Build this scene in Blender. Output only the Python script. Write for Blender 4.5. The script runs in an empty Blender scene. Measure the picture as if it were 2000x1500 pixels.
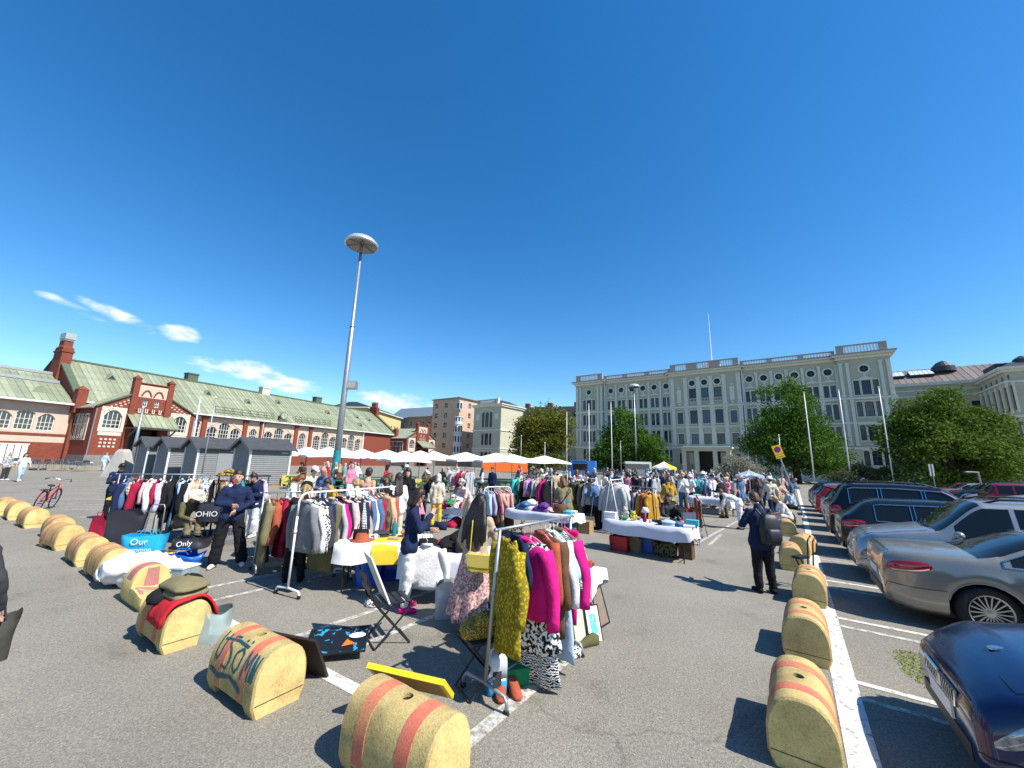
import bpy, bmesh, math, random
from mathutils import Vector, Matrix, noise
from math import sin, cos, pi, sqrt, atan2, radians, exp
scene = bpy.context.scene
COL = scene.collection
R_ = random.Random(7)
# ---------------------------------------------------------------- camera
F_PX, PITCH, ROLL, CAM_H = 751.0, radians(11.3), radians(1.73), 2.1
FW = Vector((0, cos(PITCH), sin(PITCH)))
_rt, _up = Vector((1, 0, 0)), Vector((0, -sin(PITCH), cos(PITCH)))
RT = _rt * cos(ROLL) + _up * sin(ROLL)
UP = _up * cos(ROLL) - _rt * sin(ROLL)
cam = bpy.data.cameras.new("camera"); cam.sensor_width = 36; cam.lens = F_PX / 2000 * 36
cam.clip_start = 0.05; cam.clip_end = 6000
co = bpy.data.objects.new("camera", cam); COL.objects.link(co)
co.matrix_world = Matrix(((RT.x, UP.x, -FW.x, 0), (RT.y, UP.y, -FW.y, 0), (RT.z, UP.z, -FW.z, CAM_H), (0, 0, 0, 1)))
scene.camera = co
def at(px, py, z=0.0):
    """ground (or height z) point seen at a pixel of the 2000 px photograph"""
    d = RT * ((px - 1000) / F_PX) + UP * ((750 - py) / F_PX) + FW
    return Vector((0, 0, CAM_H)) + d * ((z - CAM_H) / d.z)
def dep(px, Y, z=0.0):
    """point at height z, depth Y straight ahead, whose column is pixel px at eye level"""
    py = 870 + .0302 * px
    d = RT * ((px - 1000) / F_PX) + UP * ((750 - py) / F_PX) + FW
    return Vector((d.x * Y / d.y, Y, z))
# ---------------------------------------------------------------- world, sun, exposure
SUN_AZ, SUN_EL = radians(120), radians(50)
w = bpy.data.worlds.new("World"); scene.world = w; w.use_nodes = True
nt = w.node_tree; N = nt.nodes; Lk = nt.links
for n_ in list(N): N.remove(n_)
def nd(t, **k):
    n = N.new(t)
    for a, b in k.items(): setattr(n, a, b)
    return n
sky = nd("ShaderNodeTexSky", sky_type='NISHITA', sun_disc=False, sun_elevation=SUN_EL, sun_rotation=SUN_AZ, air_density=1.0, dust_density=0.1, ozone_density=3.0, altitude=0)
hsv = nd("ShaderNodeHueSaturation"); hsv.inputs['Saturation'].default_value = 1.34; hsv.inputs['Value'].default_value = 1.0
Lk.new(sky.outputs[0], hsv.inputs['Color'])
tc = nd("ShaderNodeTexCoord"); sep = nd("ShaderNodeSeparateXYZ"); Lk.new(tc.outputs['Generated'], sep.inputs[0])
def mth(op, a, b=None, c=None, clamp=False):
    m = nd("ShaderNodeMath", operation=op, use_clamp=clamp)
    for i, x in enumerate((a, b, c)):
        if x is None: continue
        if isinstance(x, (int, float)): m.inputs[i].default_value = x
        else: Lk.new(x, m.inputs[i])
    return m.outputs[0]
az = mth('ARCTAN2', sep.outputs[0], sep.outputs[1])
el = mth('ARCSINE', sep.outputs[2])
cx = nd("ShaderNodeCombineXYZ"); Lk.new(az, cx.inputs[0]); Lk.new(mth('MULTIPLY', el, 2.6), cx.inputs[1])
nz = nd("ShaderNodeTexNoise"); nz.inputs['Scale'].default_value = 16; nz.inputs['Detail'].default_value = 9; nz.inputs['Roughness'].default_value = .58
Lk.new(cx.outputs[0], nz.inputs['Vector'])
total = None
def azel(px, py):
    d = (RT * ((px - 1000) / F_PX) + UP * ((750 - py) / F_PX) + FW).normalized()
    return atan2(d.x, d.y), math.asin(d.z)
# drifting cumulus banks: centre, half sizes (azimuth, elevation), tilt
for (px, py, ra, re, tl, g) in ((150, 603, .05, .010, -.28, .8), (245, 622, .065, .016, -.25, 1.1), (345, 650, .045, .019, -.05, 1.2), (470, 722, .09, .026, -.02, 1.25), (560, 750, .085, .022, -.04, 1.1), (770, 787, .13, .028, -.05, 1.15), (430, 674, .02, .006, -.1, .3)):
    a0, e0 = azel(px, py)
    da = mth('SUBTRACT', az, a0); de = mth('SUBTRACT', el, e0)
    de2 = mth('SUBTRACT', de, mth('MULTIPLY', da, tl))
    q = mth('ADD', mth('POWER', mth('DIVIDE', da, ra), 2), mth('POWER', mth('DIVIDE', de2, re), 2))
    m = mth('MULTIPLY', mth('SUBTRACT', 1.25, q, clamp=False), g)
    total = m if total is None else mth('MAXIMUM', total, m)
dens = mth('ADD', mth('MULTIPLY', mth('SUBTRACT', nz.outputs[0], .5), 3.4), mth('SUBTRACT', total, .45))
ramp = nd("ShaderNodeMapRange", interpolation_type='SMOOTHSTEP'); Lk.new(dens, ramp.inputs[0])
ramp.inputs[1].default_value = 0.0; ramp.inputs[2].default_value = 1.15; ramp.inputs[3].default_value = 0; ramp.inputs[4].default_value = .9
mix = nd("ShaderNodeMixRGB"); Lk.new(ramp.outputs[0], mix.inputs[0]); Lk.new(hsv.outputs[0], mix.inputs[1]); mix.inputs[2].default_value = (6.6, 7.3, 8.3, 1)
n3 = nd('ShaderNodeTexNoise'); n3.inputs['Scale'].default_value = 34; n3.inputs['Detail'].default_value = 6; Lk.new(cx.outputs[0], n3.inputs['Vector']); cr = nd('ShaderNodeValToRGB'); cr.color_ramp.elements[0].position = .35; cr.color_ramp.elements[1].position = .62; cr.color_ramp.elements[0].color = (3.6, 4.4, 5.6, 1); cr.color_ramp.elements[1].color = (6.4, 7.0, 7.9, 1); Lk.new(n3.outputs[0], cr.inputs[0]); Lk.new(cr.outputs[0], mix.inputs[2])
bg = nd("ShaderNodeBackground"); bg.inputs['Strength'].default_value = 0.11; Lk.new(mix.outputs[0], bg.inputs[0])
ow = nd("ShaderNodeOutputWorld"); Lk.new(bg.outputs[0], ow.inputs[0])
sl = bpy.data.lights.new("sun", 'SUN'); sl.energy = 4.6; sl.angle = radians(.53); sl.color = (1, .955, .88)
so = bpy.data.objects.new("sun", sl); COL.objects.link(so)
SUN = Vector((sin(SUN_AZ) * cos(SUN_EL), cos(SUN_AZ) * cos(SUN_EL), sin(SUN_EL)))
so.rotation_euler = SUN.to_track_quat('Z', 'Y').to_euler()
vs = scene.view_settings; vs.view_transform = 'Standard'; vs.look = 'None'; vs.exposure = 0.85; vs.gamma = 1; vs.use_curve_mapping = False
scene.cycles.max_bounces = 6; scene.cycles.transparent_max_bounces = 12
# ---------------------------------------------------------------- mesh helpers
class MB:
    def __init__(s): s.v = []; s.f = []; s.m = []
    def add(s, vs_, fs, m=0):
        o = len(s.v); s.v += [tuple(p) for p in vs_]; s.f += [tuple(i + o for i in f) for f in fs]; s.m += [m] * len(fs); return s
    def quad(s, a, b, c, d, m=0): return s.add((a, b, c, d), ((0, 1, 2, 3),), m)
    def poly(s, pts, m=0): return s.add(pts, (tuple(range(len(pts))),), m)
    def box(s, x0, x1, y0, y1, z0, z1, m=0):
        return s.add(((x0, y0, z0), (x1, y0, z0), (x1, y1, z0), (x0, y1, z0), (x0, y0, z1), (x1, y0, z1), (x1, y1, z1), (x0, y1, z1)),
                     ((0, 3, 2, 1), (4, 5, 6, 7), (0, 1, 5, 4), (1, 2, 6, 5), (2, 3, 7, 6), (3, 0, 4, 7)), m)
    def bar(s, a, b, w, h, m=0, up=(0, 0, 1)):
        a, b = Vector(a), Vector(b); d = (b - a).normalized(); u = Vector(up)
        if abs(d.dot(u)) > .95: u = Vector((1, 0, 0))
        x = d.cross(u).normalized() * (w / 2); y = x.cross(d).normalized() * (h / 2)
        P = [a - x - y, a + x - y, a + x + y, a - x + y, b - x - y, b + x - y, b + x + y, b - x + y]
        return s.add(P, ((0, 1, 2, 3), (7, 6, 5, 4), (0, 4, 5, 1), (1, 5, 6, 2), (2, 6, 7, 3), (3, 7, 4, 0)), m)
    def loft(s, rings, close=True, cap=True, m=0):
        n = len(rings[0]); o = len(s.v)
        for r in rings: s.v += [tuple(p) for p in r]
        fs = []
        for i in range(len(rings) - 1):
            for j in range(n if close else n - 1):
                k = (j + 1) % n; fs.append((o + i * n + j, o + i * n + k, o + (i + 1) * n + k, o + (i + 1) * n + j))
        if cap and close:
            fs.append(tuple(o + j for j in reversed(range(n)))); fs.append(tuple(o + (len(rings) - 1) * n + j for j in range(n)))
        s.f += fs; s.m += [m] * len(fs); return s
    def tube(s, pts, r, n=8, m=0, cap=True):
        pts = [Vector(p) for p in pts]; rr = r if isinstance(r, (list, tuple)) else [r] * len(pts)
        rings = []; prev = None
        for i, p in enumerate(pts):
            d = (pts[min(i + 1, len(pts) - 1)] - pts[max(i - 1, 0)]).normalized()
            if prev is None:
                u = Vector((0, 0, 1)) if abs(d.z) < .9 else Vector((1, 0, 0)); x = d.cross(u).normalized()
            else:
                x = (prev - d * prev.dot(d)); x = x.normalized() if x.length > 1e-5 else d.orthogonal().normalized()
            prev = x; y = d.cross(x)
            rings.append([p + (x * cos(2 * pi * k / n) + y * sin(2 * pi * k / n)) * rr[i] for k in range(n)])
        return s.loft(rings, m=m, cap=cap)
    def lathe(s, prof, n=16, c=(0, 0, 0), m=0, cap=False):
        return s.loft([[(c[0] + r * cos(2 * pi * k / n), c[1] + r * sin(2 * pi * k / n), c[2] + z) for k in range(n)] for r, z in prof], m=m, cap=cap)
    def cap(s, p0, r0, p1, r1, n=10):
        """closed tapered capsule"""
        p0, p1 = Vector(p0), Vector(p1); d = p1 - p0
        d = d.normalized() if d.length > 1e-6 else Vector((0, 0, 1)); P = []; Rr = []
        for a in (-1, -.75, -.4): P.append(p0 + d * r0 * a); Rr.append(max(r0 * sqrt(1 - a * a), r0 * .04))
        P.append(p0); Rr.append(r0); P.append(p1); Rr.append(r1)
        for a in (.4, .75, 1): P.append(p1 + d * r1 * a); Rr.append(max(r1 * sqrt(1 - a * a), r1 * .04))
        x = d.orthogonal().normalized(); y = d.cross(x)
        return s.loft([[p + (x * cos(2 * pi * k / n) + y * sin(2 * pi * k / n)) * r for k in range(n)] for p, r in zip(P, Rr)])
    def ell(s, c, r, n=12, m=0):
        c = Vector(c); k = n // 2
        return s.loft([[(c.x + r[0] * cos(2 * pi * j / n) * sin(t), c.y + r[1] * sin(2 * pi * j / n) * sin(t), c.z - r[2] * cos(t)) for j in range(n)] for t in [max(.03, min(pi - .03, pi * i / k)) for i in range(k + 1)]], m=m)
    def xf(s, M): s.v = [tuple(M @ Vector(p)) for p in s.v]; return s
    def mesh(s, name, mats=None, smooth=False):
        me = bpy.data.meshes.new(name); me.from_pydata(s.v, [], s.f)
        for m_ in (mats if isinstance(mats, (list, tuple)) else [mats]):
            if m_: me.materials.append(m_)
        if any(s.m): me.polygons.foreach_set('material_index', s.m)
        if smooth: me.polygons.foreach_set('use_smooth', [True] * len(me.polygons))
        me.update(); return me
    def build(s, name, mats, parent=None, smooth=False, loc=None, rz=0, auto=None):
        me = s.mesh(name, mats, smooth or auto is not None)
        if auto is not None:
            bm = bmesh.new(); bm.from_mesh(me); bmesh.ops.recalc_face_normals(bm, faces=bm.faces)
            for e in bm.edges:
                if len(e.link_faces) == 2 and e.calc_face_angle(0) > auto: e.smooth = False
            bm.to_mesh(me); bm.free()
        return link(name, me, parent, loc, rz)
def link(name, me, parent=None, loc=None, rz=0):
    o = bpy.data.objects.new(name, me); COL.objects.link(o)
    if parent: o.parent = parent
    if loc is not None: o.location = loc
    if rz: o.rotation_euler = (0, 0, rz)
    return o
USED = {}
def tag(o, label=None, cat=None, group=None, kind=None):
    if label:
        o['label'] = label
        if label.lower() in USED and not group: print('DUP LABEL', label)
        USED[label.lower()] = 1
    if cat: o['category'] = cat
    if group: o['group'] = group
    if kind: o['kind'] = kind
    return o
def thing(name, label, cat, loc=(0, 0, 0), rz=0, group=None):
    o = bpy.data.objects.new(name, None); o.empty_display_size = .2; COL.objects.link(o)
    o.location = loc; o.rotation_euler = (0, 0, rz); return tag(o, label, cat, group)
def dup(o, loc=None, rz=None, label=None, group=None, mats=None):
    """copy of a thing, its parts and their sub-parts; mats: {part name stem: material}"""
    def cp(a, par):
        c = a.copy(); COL.objects.link(c); c.parent = par
        st = a.name.split('.')[0]
        if mats and st in mats and a.type == 'MESH':
            c.material_slots[0].link = 'OBJECT'; c.material_slots[0].material = mats[st]
        for ch in list(a.children): cp(ch, c)
        return c
    r = cp(o, None)
    if loc is not None: r.location = loc
    if rz is not None: r.rotation_euler = (0, 0, rz)
    if label: tag(r, label, group=group)
    return r
def ang(v): return atan2(v[1], v[0])
# ---------------------------------------------------------------- materials
MC = {}
def M(name, col, rough=.75, metal=0.0, var=.12, scale=6.0, bump=0.0, bscale=60.0, spec=.4, trans=0.0, coat=0.0, detail=5.0, col2=None, emit=None, alpha=None):
    if name in MC: return MC[name]
    m = bpy.data.materials.new(name); m.use_nodes = True; t = m.node_tree; b = t.nodes['Principled BSDF']
    b.inputs['Roughness'].default_value = rough; b.inputs['Metallic'].default_value = metal
    b.inputs['Specular IOR Level'].default_value = spec
    if trans: b.inputs['Transmission Weight'].default_value = trans
    if coat: b.inputs['Coat Weight'].default_value = coat; b.inputs['Coat Roughness'].default_value = .03
    if alpha is not None: b.inputs['Alpha'].default_value = alpha
    col = tuple(col[:3]) + (1,)
    c2 = tuple(col2[:3]) + (1,) if col2 else tuple(max(0, c * (1 - 2 * var)) for c in col[:3]) + (1,)
    tcx = t.nodes.new('ShaderNodeTexCoord')
    if var > 0 or col2:
        n = t.nodes.new('ShaderNodeTexNoise'); n.inputs['Scale'].default_value = scale; n.inputs['Detail'].default_value = detail; n.inputs['Roughness'].default_value = .6
        t.links.new(tcx.outputs['Object'], n.inputs['Vector'])
        r = t.nodes.new('ShaderNodeValToRGB'); r.color_ramp.elements[0].position = .32; r.color_ramp.elements[1].position = .68
        r.color_ramp.elements[0].color = c2; r.color_ramp.elements[1].color = col
        t.links.new(n.outputs[0], r.inputs[0]); t.links.new(r.outputs[0], b.inputs['Base Color'])
    else: b.inputs['Base Color'].default_value = col
    if bump:
        n2 = t.nodes.new('ShaderNodeTexNoise'); n2.inputs['Scale'].default_value = bscale; n2.inputs['Detail'].default_value = 4
        t.links.new(tcx.outputs['Object'], n2.inputs['Vector'])
        bp = t.nodes.new('ShaderNodeBump'); bp.inputs['Strength'].default_value = bump; bp.inputs['Distance'].default_value = .02
        t.links.new(n2.outputs[0], bp.inputs['Height']); t.links.new(bp.outputs[0], b.inputs['Normal'])
    MC[name] = m; return m
def S(r, g, b):
    """sRGB 0-255 to linear"""
    f = lambda c: (c / 255 / 12.92) if c <= 10 else ((c / 255 + .055) / 1.055) ** 2.4
    return (f(r), f(g), f(b))
COLORS = {'black': (.012, .012, .014), 'navy': (.013, .022, .065), 'white': (.72, .72, .71), 'cream': (.62, .55, .42), 'grey': (.18, .18, .19), 'charcoal': (.045, .045, .05),
          'red': (.5, .02, .03), 'crimson': (.32, .012, .045), 'pink': (.68, .22, .33), 'magenta': (.62, .012, .2), 'denim': (.075, .15, .28), 'pale blue': (.42, .55, .7), 'teal': (.02, .22, .24),
          'green': (.02, .25, .09), 'olive': (.12, .11, .05), 'beige': (.45, .35, .24), 'brown': (.13, .065, .035), 'rust': (.36, .085, .045), 'mustard': (.5, .27, .03), 'yellow': (.68, .5, .06),
          'purple': (.13, .04, .22), 'lilac': (.42, .35, .55), 'orange': (.68, .17, .02), 'blue': (.02, .09, .42), 'khaki': (.2, .17, .09), 'lime': (.5, .78, .03), 'silver': (.4, .41, .42), 'turquoise': (.06, .45, .5), 'peach': (.62, .36, .24)}
def cloth(c): return M(c.replace(' ', '_') + '_fabric', COLORS[c], .88, var=.13, scale=9, bump=.35, bscale=30, spec=.2)
def pattern(name, ca, cb, kind='dots', scale=22):
    nm = name.replace(' ', '_') + '_pattern'
    if nm in MC: return MC[nm]
    m = bpy.data.materials.new(nm); m.use_nodes = True; t = m.node_tree; b = t.nodes['Principled BSDF']; b.inputs['Roughness'].default_value = .9; b.inputs['Specular IOR Level'].default_value = .2
    tcx = t.nodes.new('ShaderNodeTexCoord'); r = t.nodes.new('ShaderNodeValToRGB')
    if kind == 'dots':
        n = t.nodes.new('ShaderNodeTexVoronoi'); n.inputs['Scale'].default_value = scale; out = n.outputs['Distance']; lo, hi = .38, .46
    elif kind == 'stripes':
        n = t.nodes.new('ShaderNodeTexWave'); n.wave_type = 'BANDS'; n.bands_direction = 'Z'; n.inputs['Scale'].default_value = scale; n.inputs['Distortion'].default_value = 1.0; out = n.outputs[0]; lo, hi = .42, .55
    elif kind == 'zig':
        n = t.nodes.new('ShaderNodeTexWave'); n.wave_type = 'BANDS'; n.bands_direction = 'Z'; n.inputs['Scale'].default_value = scale; n.inputs['Distortion'].default_value = 7; n.inputs['Detail'].default_value = 1; n.inputs['Detail Scale'].default_value = 2.2; out = n.outputs[0]; lo, hi = .4, .58
    else:
        n = t.nodes.new('ShaderNodeTexNoise'); n.inputs['Scale'].default_value = scale; n.inputs['Detail'].default_value = 3; out = n.outputs[0]; lo, hi = .46, .54
    t.links.new(tcx.outputs['Object'], n.inputs['Vector'])
    r.color_ramp.elements[0].position = lo; r.color_ramp.elements[1].position = hi
    r.color_ramp.elements[0].color = tuple(COLORS.get(ca, ca)) + (1,); r.color_ramp.elements[1].color = tuple(COLORS.get(cb, cb)) + (1,)
    t.links.new(out, r.inputs[0]); t.links.new(r.outputs[0], b.inputs['Base Color']); MC[nm] = m; return m
PAT = {'ochre knit': lambda: pattern('ochre knit', (.42, .33, .02), (.2, .15, .01), 'dots', 34), 'floral': lambda: pattern('pale pink floral', (.6, .42, .38), (.3, .14, .15), 'noise', 38), 'zigzag': lambda: pattern('black and white zigzag', 'black', 'white', 'zig', 17), 'striped': lambda: pattern('navy and white striped', 'navy', 'white', 'stripes', 14),
       'speckled': lambda: pattern('black speckled', 'black', 'white', 'noise', 45), 'leopard': lambda: pattern('brown leopard', (.03, .015, .01), (.35, .2, .09), 'dots', 26), 'tartan': lambda: pattern('red tartan', 'crimson', 'white', 'stripes', 18), 'camouflage': lambda: pattern('camouflage', 'olive', (.035, .04, .02), 'noise', 9), 'dotted': lambda: pattern('lilac dotted', 'white', 'lilac', 'dots', 30),
       'paisley': lambda: pattern('dark paisley', 'black', 'beige', 'dots', 34), 'sequinned': lambda: pattern('gold sequinned', (.55, .36, .06), (.2, .11, .02), 'dots', 60), 'brocade': lambda: pattern('pink brocade', (.5, .3, .3), (.65, .55, .5), 'noise', 20)}
def fab(c): return PAT[c]() if c in PAT else cloth(c)
metal_grey = M('galvanised_steel', (.34, .36, .38), .42, .6, .1, 8)
metal_white = M('white_enamel', (.74, .74, .73), .35, 0, .04)
metal_black = M('black_steel', (.012, .012, .013), .4, 0, .05)
chrome = M('chrome', (.62, .63, .65), .18, 1, 0)
black_plastic = M('black_plastic', (.013, .013, .014), .5, 0, .1)
rubber = M('tyre_rubber', (.014, .014, .015), .8, 0, .15)
glass_dark = M('window_glass', (.022, .028, .034), .04, 0, 0, spec=.9)
wood = M('light_wood', (.36, .22, .11), .6, 0, .2, 5)
# ---------------------------------------------------------------- ground
def asphalt():
    m = bpy.data.materials.new('worn_asphalt'); m.use_nodes = True; t = m.node_tree; b = t.nodes['Principled BSDF']; b.inputs['Roughness'].default_value = .9; b.inputs['Specular IOR Level'].default_value = .25
    tcx = t.nodes.new('ShaderNodeTexCoord')
    def noise_(sc, det, ro=.6):
        n = t.nodes.new('ShaderNodeTexNoise'); n.inputs['Scale'].default_value = sc; n.inputs['Detail'].default_value = det; n.inputs['Roughness'].default_value = ro; t.links.new(tcx.outputs['Object'], n.inputs['Vector']); return n.outputs[0]
    def ramp_(x, p0, c0, p1, c1):
        r = t.nodes.new('ShaderNodeValToRGB'); r.color_ramp.elements[0].position = p0; r.color_ramp.elements[1].position = p1; r.color_ramp.elements[0].color = c0; r.color_ramp.elements[1].color = c1; t.links.new(x, r.inputs[0]); return r.outputs[0]
    def mixc(a, bb, f, mode='MIX'):
        x = t.nodes.new('ShaderNodeMixRGB'); x.blend_type = mode
        for i, y in ((0, f), (1, a), (2, bb)):
            if isinstance(y, (int, float)): x.inputs[i].default_value = y
            elif isinstance(y, tuple): x.inputs[i].default_value = y
            else: t.links.new(y, x.inputs[i])
        return x.outputs[0]
    base = ramp_(noise_(.45, 6, .62), .3, (.18, .166, .138, 1), .7, (.245, .226, .188, 1))
    v = t.nodes.new('ShaderNodeTexVoronoi'); v.inputs['Scale'].default_value = 130; t.links.new(tcx.outputs['Object'], v.inputs['Vector'])
    stones = ramp_(v.outputs['Color'], .2, (.66, .66, .66, 1), .85, (1.34, 1.34, 1.31, 1))
    c = mixc(base, stones, .8, 'MULTIPLY')
    fine = ramp_(noise_(38, 3, .7), .35, (.75, .75, .75, 1), .66, (1.28, 1.28, 1.27, 1))
    c = mixc(c, fine, .7, 'MULTIPLY')
    stain = ramp_(noise_(.9, 7, .72), .28, (.62, .61, .6, 1), .42, (1, 1, 1, 1)); c = mixc(c, stain, .8, 'MULTIPLY')
    wv = t.nodes.new('ShaderNodeTexVoronoi'); wv.feature = 'DISTANCE_TO_EDGE'; wv.inputs['Scale'].default_value = .16; wv.inputs['Randomness'].default_value = 1
    dn = t.nodes.new('ShaderNodeTexNoise'); dn.inputs['Scale'].default_value = .8; dn.inputs['Detail'].default_value = 6; t.links.new(tcx.outputs['Object'], dn.inputs['Vector'])
    vm = t.nodes.new('ShaderNodeVectorMath'); vm.operation = 'MULTIPLY_ADD'; t.links.new(dn.outputs['Color'], vm.inputs[0]); vm.inputs[1].default_value = (1.4, 1.4, 0); t.links.new(tcx.outputs['Object'], vm.inputs[2]); t.links.new(vm.outputs[0], wv.inputs['Vector'])
    crack = ramp_(wv.outputs['Distance'], .0008, (.5, .5, .5, 1), .0022, (1, 1, 1, 1)); c = mixc(c, crack, .4, 'MULTIPLY')
    t.links.new(c, b.inputs['Base Color'])
    bp = t.nodes.new('ShaderNodeBump'); bp.inputs['Strength'].default_value = .55; bp.inputs['Distance'].default_value = .006; t.links.new(v.outputs['Distance'], bp.inputs['Height']); t.links.new(bp.outputs[0], b.inputs['Normal'])
    return m
MB().quad((-2500, -2500, 0), (2500, -2500, 0), (2500, 2500, 0), (-2500, 2500, 0)).build('ground', asphalt())
tag(bpy.data.objects['ground'], 'worn grey asphalt of the market square', kind='structure')
def worn_paint(name, col, lo, hi):
    m = M(name, col, .8, 0, 0, 1); t = m.node_tree; b = t.nodes['Principled BSDF']
    tcx = t.nodes.new('ShaderNodeTexCoord'); n = t.nodes.new('ShaderNodeTexNoise'); n.inputs['Scale'].default_value = 11; n.inputs['Detail'].default_value = 9; n.inputs['Roughness'].default_value = .75
    t.links.new(tcx.outputs['Object'], n.inputs['Vector']); r = t.nodes.new('ShaderNodeValToRGB'); r.color_ramp.elements[0].position = lo; r.color_ramp.elements[1].position = hi
    t.links.new(n.outputs[0], r.inputs[0]); t.links.new(r.outputs[0], b.inputs['Alpha']); return m
PAINT = worn_paint('worn_white_paint', (.62, .61, .56), .34, .5); PAINT2 = worn_paint('faded_paint', (.52, .51, .46), .36, .58)
U, V = Vector((.585, .811, 0)), Vector((.811, -.585, 0))
def line(a, b, wd, mat=PAINT):
    a, b = Vector((a[0], a[1], 0)), Vector((b[0], b[1], 0)); d = (b - a).normalized(); n = Vector((-d.y, d.x, 0)) * wd / 2
    k = line.k = getattr(line, 'k', 0) + 1; z = Vector((0, 0, .004 + .0006 * (k % 4)))
    MB().quad(a - n + z, b - n + z, b + n + z, a + n + z).build('painted_line', mat)['kind'] = 'structure'
p0, p1 = at(1690, 1500), at(1572, 1012); d = (p1 - p0).normalized(); line(p0 - d * 3, p0 + d * 9, .2); line(p0 + d * 9, p1 + d * 30, .16)
for q in ((1665, 1331, 0), (1672, 1362, 1), (1632, 1206, 0), (1638, 1222, 1), (1609, 1133, 0), (1613, 1147, 1), (1594, 1084, 0), (1598, 1092, 1), (1584, 1052, 0), (1577, 1030, 0)):
    a = at(q[0], q[1]); line(a, a + V * 4.6, .085, PAINT2 if q[2] else PAINT)
a, b = at(400, 1192), at(690, 1345); dv = (b - a).normalized(); line(a - dv * 5, a - dv * .1, .12, PAINT2); line(a, b + dv * .9, .14)
a = at(925, 1440); line(a - U * .1, a + U * 1.5, .13, PAINT2)
for q in ((380, 1153), (402, 1176), (575, 1245), (722, 1255)): a = at(*q); line(a - U * .3, a + U * 4.2, .09, PAINT2)
for q in ((55, 962), (40, 973), (20, 983), (120, 995), (150, 1010)): a = at(*q); line(a, a + Vector((.98, .12, 0)) * 4.5, .08, PAINT2)
for q in ((1385, 1065),): a = at(*q); line(a, a + U * 2.2, .09, PAINT2)
line(at(1345, 1070), at(1440, 1018), .1, PAINT2)
mp_ = at(1790, 1306); MB().poly([(mp_.x + U.x * a + V.x * b, mp_.y + U.y * a + V.y * b, .0035) for a, b in ((-.5, .1), (-.3, -.14), (0, -.1), (.35, -.2), (.55, -.05), (.4, .2), (0, .16))]).build('moss', worn_paint('dry_moss', (.20, .24, .06), .45, .62))['kind'] = 'structure'
g = MB(); rr = random.Random(5); c0 = at(1790, 1305)
for i in range(900):
    a, r = rr.uniform(0, 6.28), rr.random() ** .5; x, y = c0.x + V.x * .02 + U.x * (cos(a) * r * .5) + V.x * sin(a) * r * .16 + rr.uniform(-.05, .05), c0.y + U.y * (cos(a) * r * .5) + V.y * sin(a) * r * .16
    h, t_ = rr.uniform(.006, .022), rr.uniform(0, 6.28); g.add(((x, y, .001), (x + .012 * cos(t_), y + .012 * sin(t_), .001), (x + rr.uniform(-.02, .02), y + rr.uniform(-.02, .02), h)), ((0, 1, 2),))
tag(g.build('grass_tuft', M('dry_grass', (.27, .29, .07), .9, var=.2)), 'patch of short moss and grass in the empty parking bay', kind='stuff')
# ---------------------------------------------------------------- facade helpers
brick_red = M('red_brick', (.22, .052, .028), .85, 0, .16, 3.5, .3, 28)
plaster_cream = M('cream_plaster', (.56, .42, .325), .85, 0, .07, 2)
plaster_trim = M('pale_trim', (.60, .52, .42), .8, 0, .06, 2)
granite = M('granite_plinth', (.22, .21, .2), .85, 0, .2, 5)
copper = [M('green_copper_' + k, c, .62, .15, .13, 1.1, .15, 14) for k, c in (('pale', (.32, .35, .235)), ('mid', (.285, .315, .205)), ('dull', (.25, .275, .18)))]
copper_dark = M('aged_copper_edge', (.1, .13, .08), .7, .1, .15, 2)
white_frame = M('white_window_frame', (.66, .64, .58), .5, 0, .04)
dark_frame = M('dark_window_frame', (.06, .055, .05), .5, 0, .05)
def arc_pts(x0, x1, zs, h, n=8):
    """points of a pointed-segmental arch from (x0,zs) to (x1,zs)"""
    return [(x0 + (x1 - x0) * i / n, zs + h * (1 - abs(2 * i / n - 1) ** 2.2)) for i in range(n + 1)]
def wall_open(mb, x0, x1, z0, z1, y, ops, depth=.25, m=0):
    """wall sheet at y facing -y with openings (ox0,ox1,oz0,ozs,arch) and reveals"""
    ops = [o if len(o) == 5 else o + (0,) for o in ops]
    xs = sorted({x0, x1} | {o[0] for o in ops} | {o[1] for o in ops}); zs = sorted({z0, z1} | {o[2] for o in ops} | {o[3] + o[4] for o in ops})
    xs = [x for x in xs if x0 <= x <= x1]; zs = [z for z in zs if z0 <= z <= z1]
    for i in range(len(xs) - 1):
        for j in range(len(zs) - 1):
            mx, mz = (xs[i] + xs[i + 1]) / 2, (zs[j] + zs[j + 1]) / 2
            if any(o[0] < mx < o[1] and o[2] < mz < o[3] + o[4] for o in ops): continue
            mb.quad((xs[i], y, zs[j]), (xs[i + 1], y, zs[j]), (xs[i + 1], y, zs[j + 1]), (xs[i], y, zs[j + 1]), m)
    for a, b, c, e, h in ops:
        if h:
            P = arc_pts(a, b, e, h); 
            for k in range(len(P) - 1): mb.quad((P[k][0], y, P[k][1]), (P[k + 1][0], y, P[k + 1][1]), (P[k + 1][0], y, e + h), (P[k][0], y, e + h), m)
        else: P = [(a, e), (b, e)]
        L = [(a, c)] + P + [(b, c)]
        for k in range(len(L)):
            p, q = L[k], L[(k + 1) % len(L)]; mb.quad((p[0], y, p[1]), (p[0], y + depth, p[1]), (q[0], y + depth, q[1]), (q[0], y, q[1]), m)
WM = {}
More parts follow.
